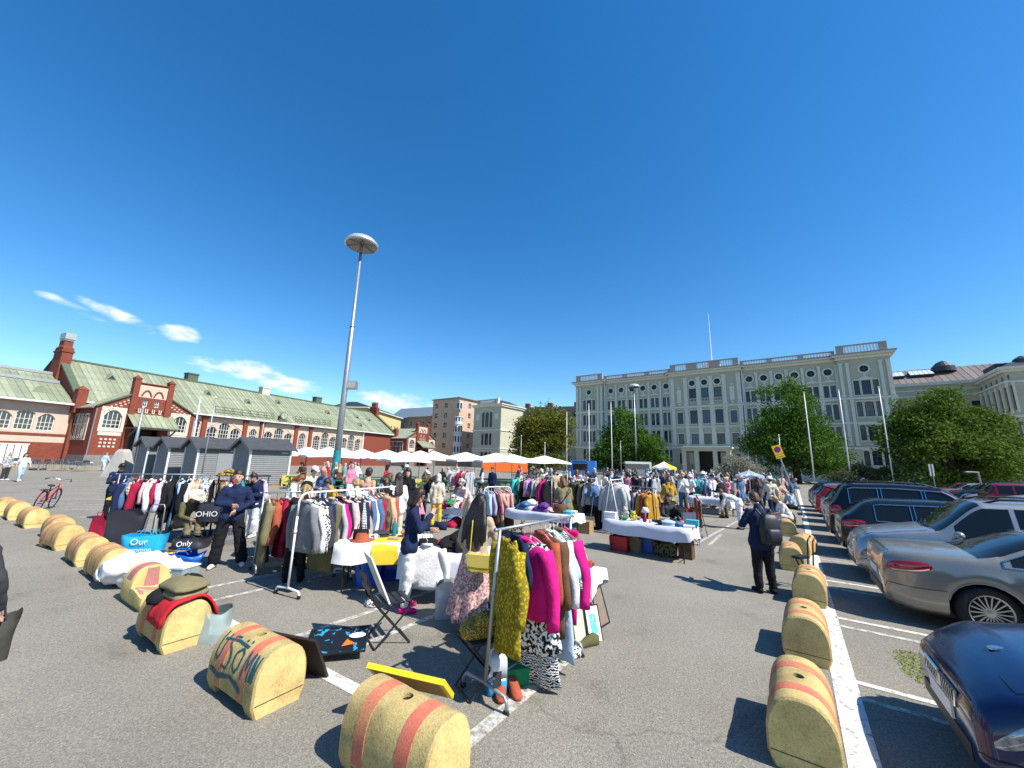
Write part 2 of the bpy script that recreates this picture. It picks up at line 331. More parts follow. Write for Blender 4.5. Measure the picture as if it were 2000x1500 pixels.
def window(parent, x, z, wd, ht, y, nx=2, nz=3, arch=0.0, frame=None, fw=.07, glass=None, name='window'):
    """window object (frame with glazing bars) and its pane; x,z lower left, set back at y"""
    frame = frame or white_frame; glass = glass or glass_dark
    k = (round(wd, 2), round(ht, 2), nx, nz, round(arch, 2), frame.name, fw, glass.name)
    if k not in WM:
        f = MB(); d = .06; top = arc_pts(0, wd, ht, arch) if arch else [(0, ht), (wd, ht)]
        f.box(0, fw, -d, 0, 0, ht); f.box(wd - fw, wd, -d, 0, 0, ht); f.box(fw, wd - fw, -d, 0, 0, fw)
        for a, b in zip(top[:-1], top[1:]): f.bar((a[0], -d / 2, a[1] - fw / 2), (b[0], -d / 2, b[1] - fw / 2), d, fw, up=(0, 0, 1) if abs(b[0] - a[0]) > .01 else (1, 0, 0))
        for i in range(1, nx):
            xx = wd * i / nx; zz = ht + (arch * (1 - abs(2 * i / nx - 1) ** 2.2) if arch else 0); f.box(xx - fw * .3, xx + fw * .3, -d * .8, 0, fw, zz - fw * .5)
        for j in range(1, nz): zz = ht * j / nz; f.box(fw, wd - fw, -d * .7, 0, zz - fw * .3, zz + fw * .3)
        g_ = MB().poly([(0, .0, 0), (wd, .0, 0)] + [(a, .0, b) for a, b in reversed(top)])
        WM[k] = (f.mesh('window_frame', frame), g_.mesh('pane', glass))
    o = link(name, WM[k][0], parent, (x, y, z)); link('pane', WM[k][1], o); return o
def roof_panels(parent, s0, s1, ye, ze, yr, zr, wd, name='roof_panel', mats=copper, rnd=random.Random(3)):
    """standing-seam sheets from the eave (ye,ze) to the ridge (yr,zr), each sheet a part"""
    n = max(1, round((s1 - s0) / wd)); wd = (s1 - s0) / n; L = sqrt((yr - ye) ** 2 + (zr - ze) ** 2); ty, tz = (yr - ye) / L, (zr - ze) / L
    b = MB(); nyy, nzz = -tz, ty
    if nzz < 0: nyy, nzz = -nyy, -nzz
    def pt(x, l, h): return (x, ty * l + nyy * h, tz * l + nzz * h)
    for a0, a1, h in ((.0, wd - .05, .03), (wd - .05, wd, .09)):
        b.add((pt(a0, 0, 0), pt(a1, 0, 0), pt(a1, L, 0), pt(a0, L, 0), pt(a0, 0, h), pt(a1, 0, h), pt(a1, L, h), pt(a0, L, h)), ((4, 5, 6, 7), (0, 1, 5, 4), (1, 2, 6, 5), (2, 3, 7, 6), (3, 0, 4, 7)))
    for lv in (.36, .7): b.add((pt(0, L * lv, .03), pt(wd - .05, L * lv, .03), pt(wd - .05, L * lv + .05, .045), pt(0, L * lv + .05, .045), pt(wd - .05, L * lv + .06, .03), pt(0, L * lv + .06, .03)), ((0, 1, 2, 3), (3, 2, 4, 5)))
    me = b.mesh(name, mats[0])
    for i in range(n):
        o = link(name, me, parent, (s0 + i * wd, ye, ze + rnd.uniform(-.006, .01))); q = rnd.choice(mats)
        if q is not mats[0]: o.material_slots[0].link = 'OBJECT'; o.material_slots[0].material = q
# ---------------------------------------------------------------- market hall
HC = at(160, 912); HC.z = 0; HD = Vector((.40, .9165, 0))
hall = thing('market_hall', 'long red brick market hall with a pale green copper roof and clock', 'market hall', HC, ang(HD))
def part(mb, name, mats, parent, smooth=False, loc=None): return mb.build(name, mats, parent, smooth, loc)
def portal(par, x0, wd, deep, sidewin=4):
    """gabled brick entrance projecting to y=0; x0..x0+wd"""
    xa, xb = x0 + wd * .31, x0 + wd * .665; cx_ = (xa + xb) / 2; W_ = MB()
    wl = (x0 + wd * .08, x0 + wd * .245, 4.45, 5.9, .75); wr = (x0 + wd * .755, x0 + wd * .92, 4.45, 5.9, .75)
    dr = (xa + .35, xb - .35, 0, 4.6, 0)
    wall_open(W_, x0, x0 + wd, 0, 6.9, 0, [wl, wr, dr], .3)
    W_.poly([(x0, 0, 6.9), (xa, 0, 6.9), (xa, 0, 8.7)]); W_.poly([(xb, 0, 6.9), (x0 + wd, 0, 6.9), (xb, 0, 8.7)])
    sw = [(cx_ - .85, cx_ - .35, 7.45, 8.3), (cx_ + .35, cx_ + .85, 7.45, 8.3)]
    W_2 = MB(); wall_open(W_, xa, xb, 6.9, 8.55, -.1, sw, .2)
    for xx in (x0, x0 + wd): W_.quad((xx, 0, 0), (xx, deep, 0), (xx, deep, 6.9), (xx, 0, 6.9))
    W_.quad((xa, .5, 8.5), (xb, .5, 8.5), (xb, .5, 10.3), (xa, .5, 10.3)); W_.box(xa, xb, -.02, .5, 10.1, 10.28)
    ob = part(W_, 'brick_wall', brick_red, par)
    pp = MB(); pp.box(xa, xb, -.12, .45, 8.56, 10.1)
    pnl = part(pp, 'arched_panel', plaster_cream, par)
    tr = MB()
    for c in (cx_ - .62, cx_ + .62):
        P = arc_pts(c - .5, c + .5, 8.75, .72, 6)
        for a, b in zip(P[:-1], P[1:]): tr.bar((a[0], -.17, a[1]), (b[0], -.17, b[1]), .1, .13)
    tr.box(xa, xb, -.2, .5, 10.281, 10.4); part(tr, 'relief', brick_red, par)
    for c in (xa, xb):
        k = MB(); k.box(c - .3, c + .3, -.3, .4, 5.0, 10.75); k.box(c - .36, c + .36, -.36, .46, 10.751, 10.9); k.loft([[(c - .3, -.3, 10.901), (c + .3, -.3, 10.901), (c + .3, .4, 10.901), (c - .3, .4, 10.901)], [(c - .04, 0, 11.25), (c + .04, 0, 11.25), (c + .04, .1, 11.25), (c - .04, .1, 11.25)]])
        k.box(c - .3, c + .3, -.3, -.02, 0, 4.6); part(k, 'pillar', brick_red, par)
    for c, hh in ((cx_ - .85, 0), (cx_ + .35, 0)): window(par, c, 7.45, .5, .85, .08, 2, 2)
    nt_ = MB()
    for i in range(4): xx = cx_ - 1.05 + i * .7 - .1; nt_.box(xx, xx + .09, -.13, -.102, 6.72, 7.15); nt_.box(xx + .2, xx + .29, -.13, -.102, 6.72, 7.15); nt_.box(xx, xx + .29, -.132, -.103, 6.62, 6.72)
    part(nt_, 'inlay', plaster_trim, par)
    for o in (wl, wr):
        s = MB(); a, b = o[0] - .3, o[1] + .3; h = [(o[0], o[1], 4.45, 5.9, .75)]
        wall_open(s, a, b, 4.1, 7.0, -.03, h, .05); s.box(a + .1, b - .1, -.06, -.001, 3.62, 4.05); part(s, 'window_surround', plaster_trim, par)
        window(par, o[0], 4.45, o[1] - o[0], 1.45, .2, 4, 3, .75, fw=.09)
    b = MB()
    for base in (x0 + wd * .09, x0 + wd * .765):
        for i in range(4):
            for j in range(3): b.box(base + i * .4, base + i * .4 + .22, -.03, -.001, 2.25 + j * .42, 2.25 + j * .42 + .2)
    for i in range(7):
        for j in range(2):
            t_ = i / 7 + j * .06; b.box(x0 + wd * .05 + t_ * wd * .24, x0 + wd * .05 + t_ * wd * .24 + .2, -.03, -.001, 6.55 + t_ * 1.6 - j * .38, 6.55 + t_ * 1.6 - j * .38 + .13)
            b.box(x0 + wd * .95 - t_ * wd * .24 - .2, x0 + wd * .95 - t_ * wd * .24, -.03, -.001, 6.55 + t_ * 1.6 - j * .38, 6.55 + t_ * 1.6 - j * .38 + .13)
    part(b, 'pale_brick_pattern', plaster_trim, par)['kind'] = 'stuff'
    pl = MB(); pl.box(x0 - .08, xa - .31, -.1, 0, 0, 1.35); pl.box(xb + .31, x0 + wd + .08, -.1, 0, 0, 1.35); pl.box(x0 - .08, x0 - .001, 0.01, deep, 0, 1.3); part(pl, 'plinth', granite, par)
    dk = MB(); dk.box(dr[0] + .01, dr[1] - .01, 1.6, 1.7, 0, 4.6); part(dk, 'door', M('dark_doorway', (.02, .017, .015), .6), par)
    # canopy over the door
    roof_panels(par, xa - .35, xb + .75, -2.4, 4.75, -.02, 6.45, .55)
    ca = MB(); ca.box(xa - .3, xb + .7, -2.35, -.05, 4.55, 4.7); ca.bar((xa, -.1, 3.2), (xa, -2.1, 4.5), .14, .14); ca.bar((xb + .4, -.1, 3.2), (xb + .4, -2.1, 4.5), .14, .14); part(ca, 'canopy_frame', dark_frame, par)
    # roof running back from the gable
    rf = MB(); zr = 8.75
    for a, b in ((x0 - .25, cx_), (x0 + wd + .25, cx_)): rf.quad((a, .1, 6.82), (b, .1, zr + 1.0), (b, deep + 4, zr + 1.0), (a, deep + 4, 6.82)); rf.bar((a, .12, 6.9), (b if 0 else (a + (cx_ - a) * .62), .12, 6.9 + (zr + .95 - 6.82) * .62), .3, .16)
    part(rf, 'gable_roof', copper[0], par)
    ff = MB()
    for a, c, e in ((x0 - .1, xa - .3, 1), (x0 + wd + .1, xb + .3, -1)): ff.bar((a, -.05, 6.95), (c, -.05, 8.75), .32, .14)
    part(ff, 'gable_coping', copper_dark, par)
    for i in range(sidewin):
        yy = 1.2 + i * (deep - 1.5) / sidewin
        s = MB(); s.box(x0 - .06, x0 - .001, yy - .15, yy + 1.35, 3.0, 6.1); o_ = part(s, 'side_window', plaster_trim, par)
        q = MB(); q.box(x0 - .07, x0 - .062, yy, yy + 1.2, 3.2, 5.9); q2 = part(q, 'pane', glass_dark, o_)
        q = MB()
        for t_ in (.4, .8): q.box(x0 - .09, x0 - .071, yy + t_ - .03, yy + t_ + .03, 3.2, 5.9)
        q.box(x0 - .1, x0 - .071, yy, yy + 1.2, 4.8, 4.88); part(q, 'glazing_bar', white_frame, o_)
    g_ = MB(); g_.tube([(x0 - .3, -.1, 6.75), (x0 - .3, deep, 6.75)], .09, 6); g_.tube([(x0 + wd + .3, -.1, 6.75), (x0 + wd + .3, deep, 6.75)], .09, 6); g_.tube([(x0 + .05, -.12, 6.7), (x0 + .05, -.12, .3)], .06, 6); g_.tube([(x0 + wd - .05, -.12, 6.7), (x0 + wd - .05, -.12, .3)], .06, 6); part(g_, 'gutter', metal_grey, par)
portal(hall, 0, 10, 5)
portal(hall, 56.2, 12.6, 5, 3)
# main front between the portals
MW = MB(); ops = []; wins = []
def triple(c, hw, peak, spring, z0):
    for a, b, zt, ar in ((c - hw, c - hw * .42, spring, .55), (c - hw * .32, c + hw * .32, peak - .55, .55), (c + hw * .42, c + hw, spring, .55)):
        ops.append((a, b, z0, zt, ar)); wins.append((a, z0, b - a, zt - z0, ar, 4 if b - a > hw * .6 else 3))
for c, hw, pk in ((17.0, 2.45, 6.75), (26.3, 2.7, 6.7), (36.4, 2.75, 6.7), (43.4, 2.75, 6.7)): triple(c, hw, pk, pk - 1.35, 3.0)
for a, b in ((21.0, 22.3), (30.4, 31.9)): ops.append((a, b, 3.0, 5.5, .65)); wins.append((a, 3.0, b - a, 2.5, .65, 4))
ops.append((12.7, 13.5, 3.0, 6.2, .5)); wins.append((12.7, 3.0, .8, 3.2, .5, 2))
wall_open(MW, 10, 56.2, 2.7, 7.45, 5, ops, .3)
part(MW, 'upper_wall', plaster_cream, hall)
lw = MB(); lw.box(10, 56.2, 4.9, 5.2, 0, 2.7); lw.box(10, 12.2, 4.85, 5.0, 2.7, 7.4); lw.box(47.2, 56.2, 4.85, 5.0, 2.7, 7.4); part(lw, 'lower_wall', brick_red, hall)
for c in (13.95, 20.1, 22.95, 29.6, 32.75):
    k = MB(); k.box(c - .33, c + .33, 4.7, 5.0, 0, 7.3); k.box(c - .4, c + .4, 4.62, 5.0, 7.0, 7.4); part(k, 'pilaster', brick_red, hall)
for a, z, wd, ht, ar, nx in wins: window(hall, a, z, wd, ht, 5.2, nx, 5, ar, fw=.09)
ar_ = MB()
for c, hw in ((17.0, 2.9), (26.3, 3.1), (36.4, 3.15), (43.4, 3.15)):
    P = [(c - hw, 5.6), (c - hw * .55, 6.35), (c - hw * .3, 6.95), (c, 7.1), (c + hw * .3, 6.95), (c + hw * .55, 6.35), (c + hw, 5.6)]
    for a, b in zip(P[:-1], P[1:]): ar_.bar((a[0], 4.97, a[1]), (b[0], 4.97, b[1]), .1, .12)
part(ar_, 'window_arch', plaster_trim, hall)
tr = MB(); tr.box(10, 56.2, 4.4, 5.0, 7.46, 7.62); part(tr, 'cornice', dark_frame, hall)
gt = MB(); gt.tube([(-.2, 4.3, 7.6), (56.4, 4.3, 7.6)], .11, 8); [gt.tube([(x, 4.35, 7.5), (x, 4.6, 7.2), (x, 4.6, .4)], .06, 6) for x in (10.6, 22.95, 46.5)]; part(gt, 'gutter', metal_white, hall)
RE, RZ = 4.25, 7.62; RY, RH = 13.0, 13.6
roof_panels(hall, 0.35, 56.9, RE, RZ, RY, RH, .62)
bk = MB(); bk.quad((0.3, RY, RH + .02), (56.9, RY, RH + .02), (56.9, 22, 7.5), (.3, 22, 7.5)); bk.quad((0, 21.5, 0), (57, 21.5, 0), (57, 21.5, 7.6), (0, 21.5, 7.6)); part(bk, 'rear_roof', copper[2], hall)
rc = MB(); rc.box(.3, 56.9, RY - .22, RY + .22, RH - .02, RH + .2); part(rc, 'ridge_cap', copper_dark, hall)
for x in (-.05, 57.2):
    e = MB(); e.loft([[(x - .25, 4.4, 0), (x - .25, 4.4, 7.7), (x - .25, RY, RH + .35), (x - .25, 21.6, 7.7), (x - .25, 21.6, 0)], [(x + .25, 4.4, 0), (x + .25, 4.4, 7.7), (x + .25, RY, RH + .35), (x + .25, 21.6, 7.7), (x + .25, 21.6, 0)]]); part(e, 'end_gable', brick_red, hall)
    e = MB(); e.bar((x, 4.2, 7.86), (x, RY, RH + .52), .75, .2); e.bar((x, RY, RH + .52), (x, 21.7, 7.86), .75, .2); part(e, 'gable_coping', copper_dark, hall)
    e = MB(); e.box(x - .45, x + .45, 3.9, 5.0, 6.2, 9.0); e.loft([[(x - .5, 3.85, 9.0), (x + .5, 3.85, 9.0), (x + .5, 5.05, 9.0), (x - .5, 5.05, 9.0)], [(x - .05, 4.4, 9.5), (x + .05, 4.4, 9.5), (x + .05, 4.5, 9.5), (x - .05, 4.5, 9.5)]]); part(e, 'corner_pillar', brick_red, hall)
    hh = 16.9 if x < 1 else 16.3
    e = MB(); e.box(x - .5, x + .5, 11.0, 13.4, 9.5, 14.9); e.box(x - .6, x + .6, 10.9, 13.5, 14.3, 14.55); e.box(x - .42, x + .42, 11.5, 12.9, 14.9, 15.9); e.loft([[(x - .55, 11.2, 14.9), (x + .55, 11.2, 14.9), (x + .55, 13.2, 14.9), (x - .55, 13.2, 14.9)], [(x - .45, 11.9, 15.3), (x + .45, 11.9, 15.3), (x + .45, 12.5, 15.3), (x - .45, 12.5, 15.3)]])
    ch = part(e, 'chimney', brick_red, hall); c_ = MB(); c_.box(x - .5, x + .5, 11.3, 13.0, 16.1, hh); c_.box(x - .43, x + .43, 11.4, 12.9, 15.9, 16.1); part(c_, 'chimney_cap', M('zinc_cap', (.42, .43, .4), .5, .4), ch)
for x, m_ in ((15.2, copper_dark), (27.9, plaster_trim), (40.2, copper_dark)):
    e = MB(); e.box(x - .75, x + .75, 12.7, 13.9, 12.8, 15.0); e.box(x - .85, x + .85, 12.6, 14.0, 14.75, 14.95); part(e, 'ridge_chimney', m_, hall)
def on_roof(x, t): return (x, RE + (RY - RE) * t, RZ + (RH - RZ) * t)
for x, t in ((4.2, .62), (22.3, .5), (28.9, .66), (40.0, .55), (48.5, .55), (52.0, .5), (46.8, .2), (16.2, .6)):
    p = on_roof(x, t); k = MB(); k.add(((p[0] - .7, p[1], p[2] + .05), (p[0] + .7, p[1], p[2] + .05), (p[0], p[1], p[2] + .95), (p[0], p[1] + 1.3, p[2] + .98)), ((0, 1, 2), (1, 3, 2), (0, 2, 3)))
    o_ = part(k, 'roof_vent', copper[2], hall); k = MB(); k.add(((p[0] - .42, p[1] - .012, p[2] + .15), (p[0] + .42, p[1] - .012, p[2] + .15), (p[0], p[1] - .012, p[2] + .72)), ((0, 1, 2),)); part(k, 'louvre', M('dark_louvre', (.03, .035, .03), .7), o_)
for x0, x1 in ((15.3, 25.0), (29.3, 37.5)):
    k = MB(); y0, z0 = 4.9, 8.15
    for j in (0, .45, .9): k.tube([(x0, y0 + j * .5, z0 + .1 + j), (x1, y0 + j * .5, z0 + .1 + j)], .045, 5)
    n = int((x1 - x0) / 1.3)
    for i in range(n + 1): x = x0 + (x1 - x0) * i / n; k.tube([(x, 4.9, 8.0), (x, y0 + .45, z0 + 1.05)], .04, 5); k.tube([(x, y0 + .45, z0 + 1.0), (x + .2, 6.3, 9.0)], .03, 5)
    part(k, 'snow_guard', M('rusty_rail', (.09, .085, .05), .7, .3), hall)
k = MB(); k.lathe([(.02, -.12), (.62, -.12), (.72, -.06), (.72, .06), (.62, .1), (.02, .1)], 20); k.xf(Matrix.Translation((26.4, 4.55, 8.95)) @ Matrix.Rotation(pi / 2, 4, 'X'))
ck = part(k, 'clock', copper_dark, hall); k = MB(); k.lathe([(.01, 0), (.56, 0)], 20, cap=True); k.xf(Matrix.Translation((26.4, 4.41, 8.95)) @ Matrix.Rotation(pi / 2, 4, 'X')); part(k, 'clock_face', M('clock_white', (.72, .7, .62), .5), ck)
k = MB(); k.bar((26.4, 4.4, 8.9), (26.52, 4.4, 9.38), .02, .05); k.bar((26.4, 4.4, 8.95), (26.75, 4.4, 8.98), .02, .06); part(k, 'clock_hand', metal_black, ck)
k = MB(); k.box(25.6, 27.2, 4.5, 5.6, 7.75, 8.3); k.box(26.0, 26.8, 4.6, 5.5, 8.3, 9.0); part(k, 'clock_stand', copper_dark, hall)
# left wing
wing = thing('market_hall_wing', 'lower left wing of the brick market hall with wide cream windows', 'market hall wing', HC, ang(HD))
k = MB(); o2 = []; w2 = []
for i in range(6):
    c = -3.8 - i * 5.6
    for a, b, zt, ar in ((c - 2.35, c - .85, 5.3, .55), (c - .62, c + .75, 5.75, .4), (c + 1.0, c + 2.35, 5.3, .55)): o2.append((a, b, 3.9, zt, ar)); w2.append((a, 3.9, b - a, zt - 3.9, ar))
wall_open(k, -36, -.3, 2.6, 7.0, 5, o2, .3); part(k, 'upper_wall', plaster_cream, wing)
k = MB(); k.box(-36, -.3, 4.95, 5.3, 0, 2.6); k.box(-36, -.3, 4.92, 5.0, 3.35, 3.6); part(k, 'lower_wall', brick_red, wing)
for a, z, wd, ht, ar in w2: window(wing, a, z, wd, ht, 5.2, 4, 3, ar, fw=.08)
roof_panels(wing, -36, -.4, 4.2, 7.1, 12.5, 11.3, .62)
k = MB(); k.quad((-36, 12.5, 11.32), (-.4, 12.5, 11.32), (-.4, 21, 7), (-36, 21, 7)); part(k, 'rear_roof', copper[1], wing)
k = MB(); k.box(-36, -.4, 12.2, 12.9, 11.25, 11.6); k.box(-36, -.5, 9.6, 9.8, 9.95, 10.3); part(k, 'ridge_cap', M('zinc_sheet', (.4, .42, .42), .45, .4), wing)
k = MB(); k.tube([(-36, 4.15, 7.1), (-.4, 4.15, 7.1)], .12, 8); part(k, 'gutter', metal_white, wing)
for x in (-2.6, -8.2): 
    t = .28; p = (x, 4.2 + 8.3 * t, 7.1 + 4.2 * t); k = MB(); k.add(((p[0] - .8, p[1], p[2] + .05), (p[0] + .8, p[1], p[2] + .05), (p[0], p[1], p[2] + .85), (p[0], p[1] + 1.5, p[2] + .88)), ((0, 1, 2), (1, 3, 2), (0, 2, 3))); part(k, 'roof_vent', copper[2], wing)
# terrace pavement with its kerb
rzH = ang(HD)
k = MB(); k.box(-40, 13.5, -7.6, 4.9, 0, .14); tag(k.build('pavement', M('pale_paving', (.25, .235, .2), .9, 0, .12, 2), loc=HC, rz=rzH), 'pale raised pavement in front of the market hall', kind='structure')
k = MB(); k.box(-40, 13.5, -7.95, -7.605, 0, .16); tag(k.build('kerb', M('yellowed_kerb', (.36, .29, .14), .9, 0, .2, 3), loc=HC, rz=rzH), 'yellowish stone kerb along the terrace', kind='structure')
# ---------------------------------------------------------------- grey green palace
sage = M('sage_render', (.46, .445, .335), .85, 0, .07, .9); sage_trim = M('sage_trim', (.66, .64, .53), .8, 0, .06, 1.2); roof_dark = M('dark_sheet_roof', (.05, .055, .06), .5, .3, .15, 2); roof_red = M('brown_sheet_roof', (.2, .16, .14), .55, .2, .12, 2)
GL = Vector((17.6, 101.95, 0)); GD = Vector((.8037, -.595, 0)); GZ = ang(GD)
pal = thing('grey_palace', 'long pale grey green palace with balustrade, round attic windows and pillared door', 'palace', GL, GZ)
gw = M('palace_glass', (.02, .028, .045), .06, 0, 0, spec=.5); gw2 = M('palace_glass_painted_sky', (.10, .15, .22), .06, 0, .2, 1.5); gw3 = M('palace_glass_blind', (.16, .16, .15), .1, 0, .25, .8); gfr = M('palace_window_frame', (.1, .1, .1), .6, 0, .05)  # sky variant has a blue reflection painted into its pane colour
def rwin(par, s, z, r, y):
    f = MB(); f.lathe([(r * 1.45, -.1), (r * 1.45, .1), (r, .1), (r, -.12)], 16); f.xf(Matrix.Translation((s, y, z)) @ Matrix.Rotation(pi / 2, 4, 'X'))
    o = f.build('round_window', sage_trim, par); g_ = MB().lathe([(.01, 0), (r, 0)], 16, cap=True); g_.xf(Matrix.Translation((s, y - .03, z)) @ Matrix.Rotation(pi / 2, 4, 'X')); g_.build('pane', gw, o)
    g_ = MB(); [g_.bar((s - r * c_, y - .06, z - r * d_), (s + r * c_, y - .06, z + r * d_), .05, .05) for c_, d_ in ((1, 0), (0, 1))]; g_.build('glazing_bar', gfr, o)
def facade(par, x0, x1, y, ztop, bays, tower=False, side=14):
    """bays: list of (centre, kind)"""
    k = MB(); ops = []; todo = []
    for c, kd in bays:
        rows = ((15.5, 17.7, 0), (11.3, 13.9, .25), (7.2, 9.8, .2), (3.0, 5.6, .0))
        if kd == 'triple':
            for z0, z1, ar in ((15.6, 18.2, 0), (11.7, 14.1, .25), (7.5, 9.9, .3), (3.2, 5.4, .3)):
                for a, b in ((c - 1.7, c - .9), (c - .62, c + .62), (c + .9, c + 1.7)): ops.append((a, b, z0, z1, ar)); todo.append((a, z0, b - a, z1 - z0, ar))
        elif kd == 'pair':
            for z0, z1, ar in rows:
                for a, b in ((c - .92, c - .12), (c + .12, c + .92)): ops.append((a, b, z0, z1, ar)); todo.append((a, z0, b - a, z1 - z0, ar))
        elif kd == 'tall':
            for z0, z1, ar in ((16.2, 19.1, 0), (11.3, 14.2, 0), (6.9, 9.1, 0)): ops.append((c - .75, c + .75, z0, z1, ar)); todo.append((c - .75, z0, 1.5, z1 - z0, ar))
        elif kd == 'niche':
            for z0, z1 in ((11.3, 13.8), (6.9, 9.1), (2.6, 4.9)): ops.append((c - .6, c + .6, z0, z1, 0)); todo.append((c - .6, z0, 1.2, z1 - z0, 0))
    wall_open(k, x0, x1, 0, 22.2, y, ops, .3)
    for x in (x0, x1): k.quad((x, y, 0), (x, y + side, 0), (x, y + side, 22.2), (x, y, 22.2))
    k.build('wall', sage, par)
    for a, z, wd, ht, ar in todo:
        window(par, a, z, wd, ht, y + .22, 2, 3 if ht > 2 else 2, ar, gfr, .09, R_.choice((gw, gw, gw2, gw3)))
    t = MB()
    for a, z, wd, ht, ar in todo: t.box(a - .12, a - .001, y - .06, y - .001, z - .1, z + ht); t.box(a + wd + .001, a + wd + .12, y - .06, y - .001, z - .1, z + ht); t.box(a - .2, a + wd + .2, y - .16, y - .002, z - .25, z - .101); t.box(a - .14, a + wd + .14, y - .1, y - .002, z + ht + ar + .02, z + ht + ar + .2)
    t.build('window_surround', sage_trim, par)['kind'] = 'stuff'
    for c, kd in bays:
        if kd != 'niche': rwin(par, c, 20.3, .62, y)
        t = MB()
        if kd in ('pair', 'triple'):
            w_ = 1.0 if kd == 'pair' else .95; t.box(c - w_, c + w_, y - .12, y - .003, 18.35, 18.5); t.add(((c - w_, y - .1, 18.5), (c + w_, y - .1, 18.5), (c, y - .1, 18.95), (c - w_, y - .003, 18.5), (c + w_, y - .003, 18.5), (c, y - .003, 18.95)), ((0, 1, 2), (0, 2, 5, 3), (1, 4, 5, 2))); t.ell((c, y - .04, 19.2), (.28, .08, .2), 8)
        elif kd == 'niche':
            t.box(c - .45, c + .45, y - .1, y - .003, 16.0, 19.0); t.ell((c, y - .05, 19.4), (.35, .1, .22), 8); t.ell((c, y - .05, 15.6), (.3, .1, .3), 8)
        else: t.box(c - .9, c + .9, y - .22, y - .003, 15.95, 16.05); [t.box(c - .8 + i * .3, c - .72 + i * .3, y - .18, y - .1, 16.05, 16.7) for i in range(6)]; t.box(c - .85, c + .85, y - .2, y - .1, 16.7, 16.8)
        t.build('ornament', sage_trim, par)
def band(par, x0, x1, y, z0, z1, o, name='string_course', m=sage_trim, side=14):
    b = MB(); b.box(x0 - o, x1 + o, y - o, y + side, z0, z1); b.build(name, m, par)
def pilasters(par, xs, y, w_=.42):
    for x in xs:
        for z0, z1 in ((15.25, 21.6), (6.5, 14.75)):
            b = MB(); b.box(x - w_ / 2, x + w_ / 2, y - .16, y - .004, z0, z1); b.box(x - w_ * .65, x + w_ * .65, y - .24, y - .003, z1 - .35, z1 - .001); b.box(x - w_ * .65, x + w_ * .65, y - .24, y - .003, z0, z0 + .4); b.build('pilaster', sage_trim, par)
def balustrade(par, x0, x1, y, z0, z1, solid=1.2, name='balustrade'):
    b = MB(); b.box(x0, x1, y, y + .4, z1 - .22, z1); b.box(x0, x1, y, y + .4, z0, z0 + .2)
    b.build(name, M('weathered_parapet', (.36, .325, .28), .85, 0, .15, 2), par)
    n = max(1, int((x1 - x0) / 4.6)); L = (x1 - x0) / n; p = MB(); q = MB()
    for i in range(n):
        a, e = x0 + i * L, x0 + (i + 1) * L; p.box(a, a + solid / 2, y + .02, y + .38, z0 + .2, z1 - .22); p.box(e - solid / 2, e, y + .02, y + .38, z0 + .2, z1 - .22)
        m = int((L - solid) / .42)
        for j in range(m): x = a + solid / 2 + (j + .5) * (L - solid) / m; q.box(x - .1, x + .1, y + .1, y + .3, z0 + .2, z1 - .22)
    p.build('parapet_pier', M('weathered_parapet', (.36, .325, .28)), par); q.build('baluster', sage_trim, par)['kind'] = 'stuff'
secs = [(0, 7.6, -.7, 'tower'), (7.6, 24.2, 0, 'wing'), (24.2, 38.2, -.9, 'centre'), (38.2, 53.9, 0, 'wing2'), (53.9, 61.1, -.7, 'tower2')]
for x0, x1, y, kd in secs:
    if 'tower' in kd: bays = [((x0 + x1) / 2, 'triple')]; pil = [x0 + .4, x0 + 1.35, x1 - 1.35, x1 - .4]
    elif kd == 'wing': bays = [(9.5 + 2.7 * i, 'pair') for i in range(6)]; pil = [8.15 + 2.7 * i for i in range(6)] + [23.9]
    elif kd == 'wing2': bays = [(39.7 + 2.55 * i, 'pair') for i in range(6)]; pil = [38.6] + [40.97 + 2.55 * i for i in range(6)]
    else: bays = [(26.0, 'niche'), (28.8, 'tall'), (31.3, 'tall'), (33.8, 'tall'), (36.5, 'niche')]; pil = [24.6, 27.4, 30.05, 32.55, 35.1, 37.8]
    facade(pal, x0, x1, y, 22.2, bays)
    pilasters(pal, pil, y, .75 if kd == 'centre' else .46)
    for z0, z1, o in ((14.78, 15.2, .22), (10.4, 10.75, .14), (5.9, 6.3, .2), (0, 1.4, .1)): band(pal, x0, x1, y, z0, z1, o)
    band(pal, x0, x1, y, 22.2, 22.75, .25, 'frieze'); band(pal, x0, x1, y, 22.75, 23.1, .75, 'cornice', sage_trim); band(pal, x0, x1, y, 23.101, 23.28, .95, 'cornice_edge', M('weathered_parapet', (.36, .325, .28)))
    tall = kd in ('tower', 'tower2', 'centre')
    balustrade(pal, x0 + .1, x1 - .1, y - .1, 23.3, 25.0 if tall else 24.35, 2.2 if tall else 1.0)
    if tall: [balustrade(link_, 0, 12, 0, 23.3, 25.0, 2.0) for link_ in ()]
    r = MB(); r.box(x0, x1, y + .5, y + 14, 22.8, 23.25); r.build('roof', roof_dark, pal)
k = MB(); k.box(26.6, 35.8, -4.2, -.92, 5.3, 5.75); k.box(26.3, 36.1, -4.5, -.92, 5.751, 6.15); k.box(26.9, 35.5, -4.0, -1.0, 6.15, 6.3); k.build('portico_roof', sage_trim, pal)
for x in (27.0, 29.4, 32.9, 35.3): k = MB(); k.box(x - .4, x + .4, -4.1, -3.2, 0, 5.3); k.build('portico_pier', sage_trim, pal)
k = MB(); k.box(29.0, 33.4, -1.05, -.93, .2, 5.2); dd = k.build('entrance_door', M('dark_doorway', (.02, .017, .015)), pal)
k = MB(); k.box(27.4, 28.9, -1.0, -.94, 2.6, 5.0); k.box(33.5, 34.9, -1.0, -.94, 2.6, 5.0); k.build('entrance_panel', sage_trim, pal)
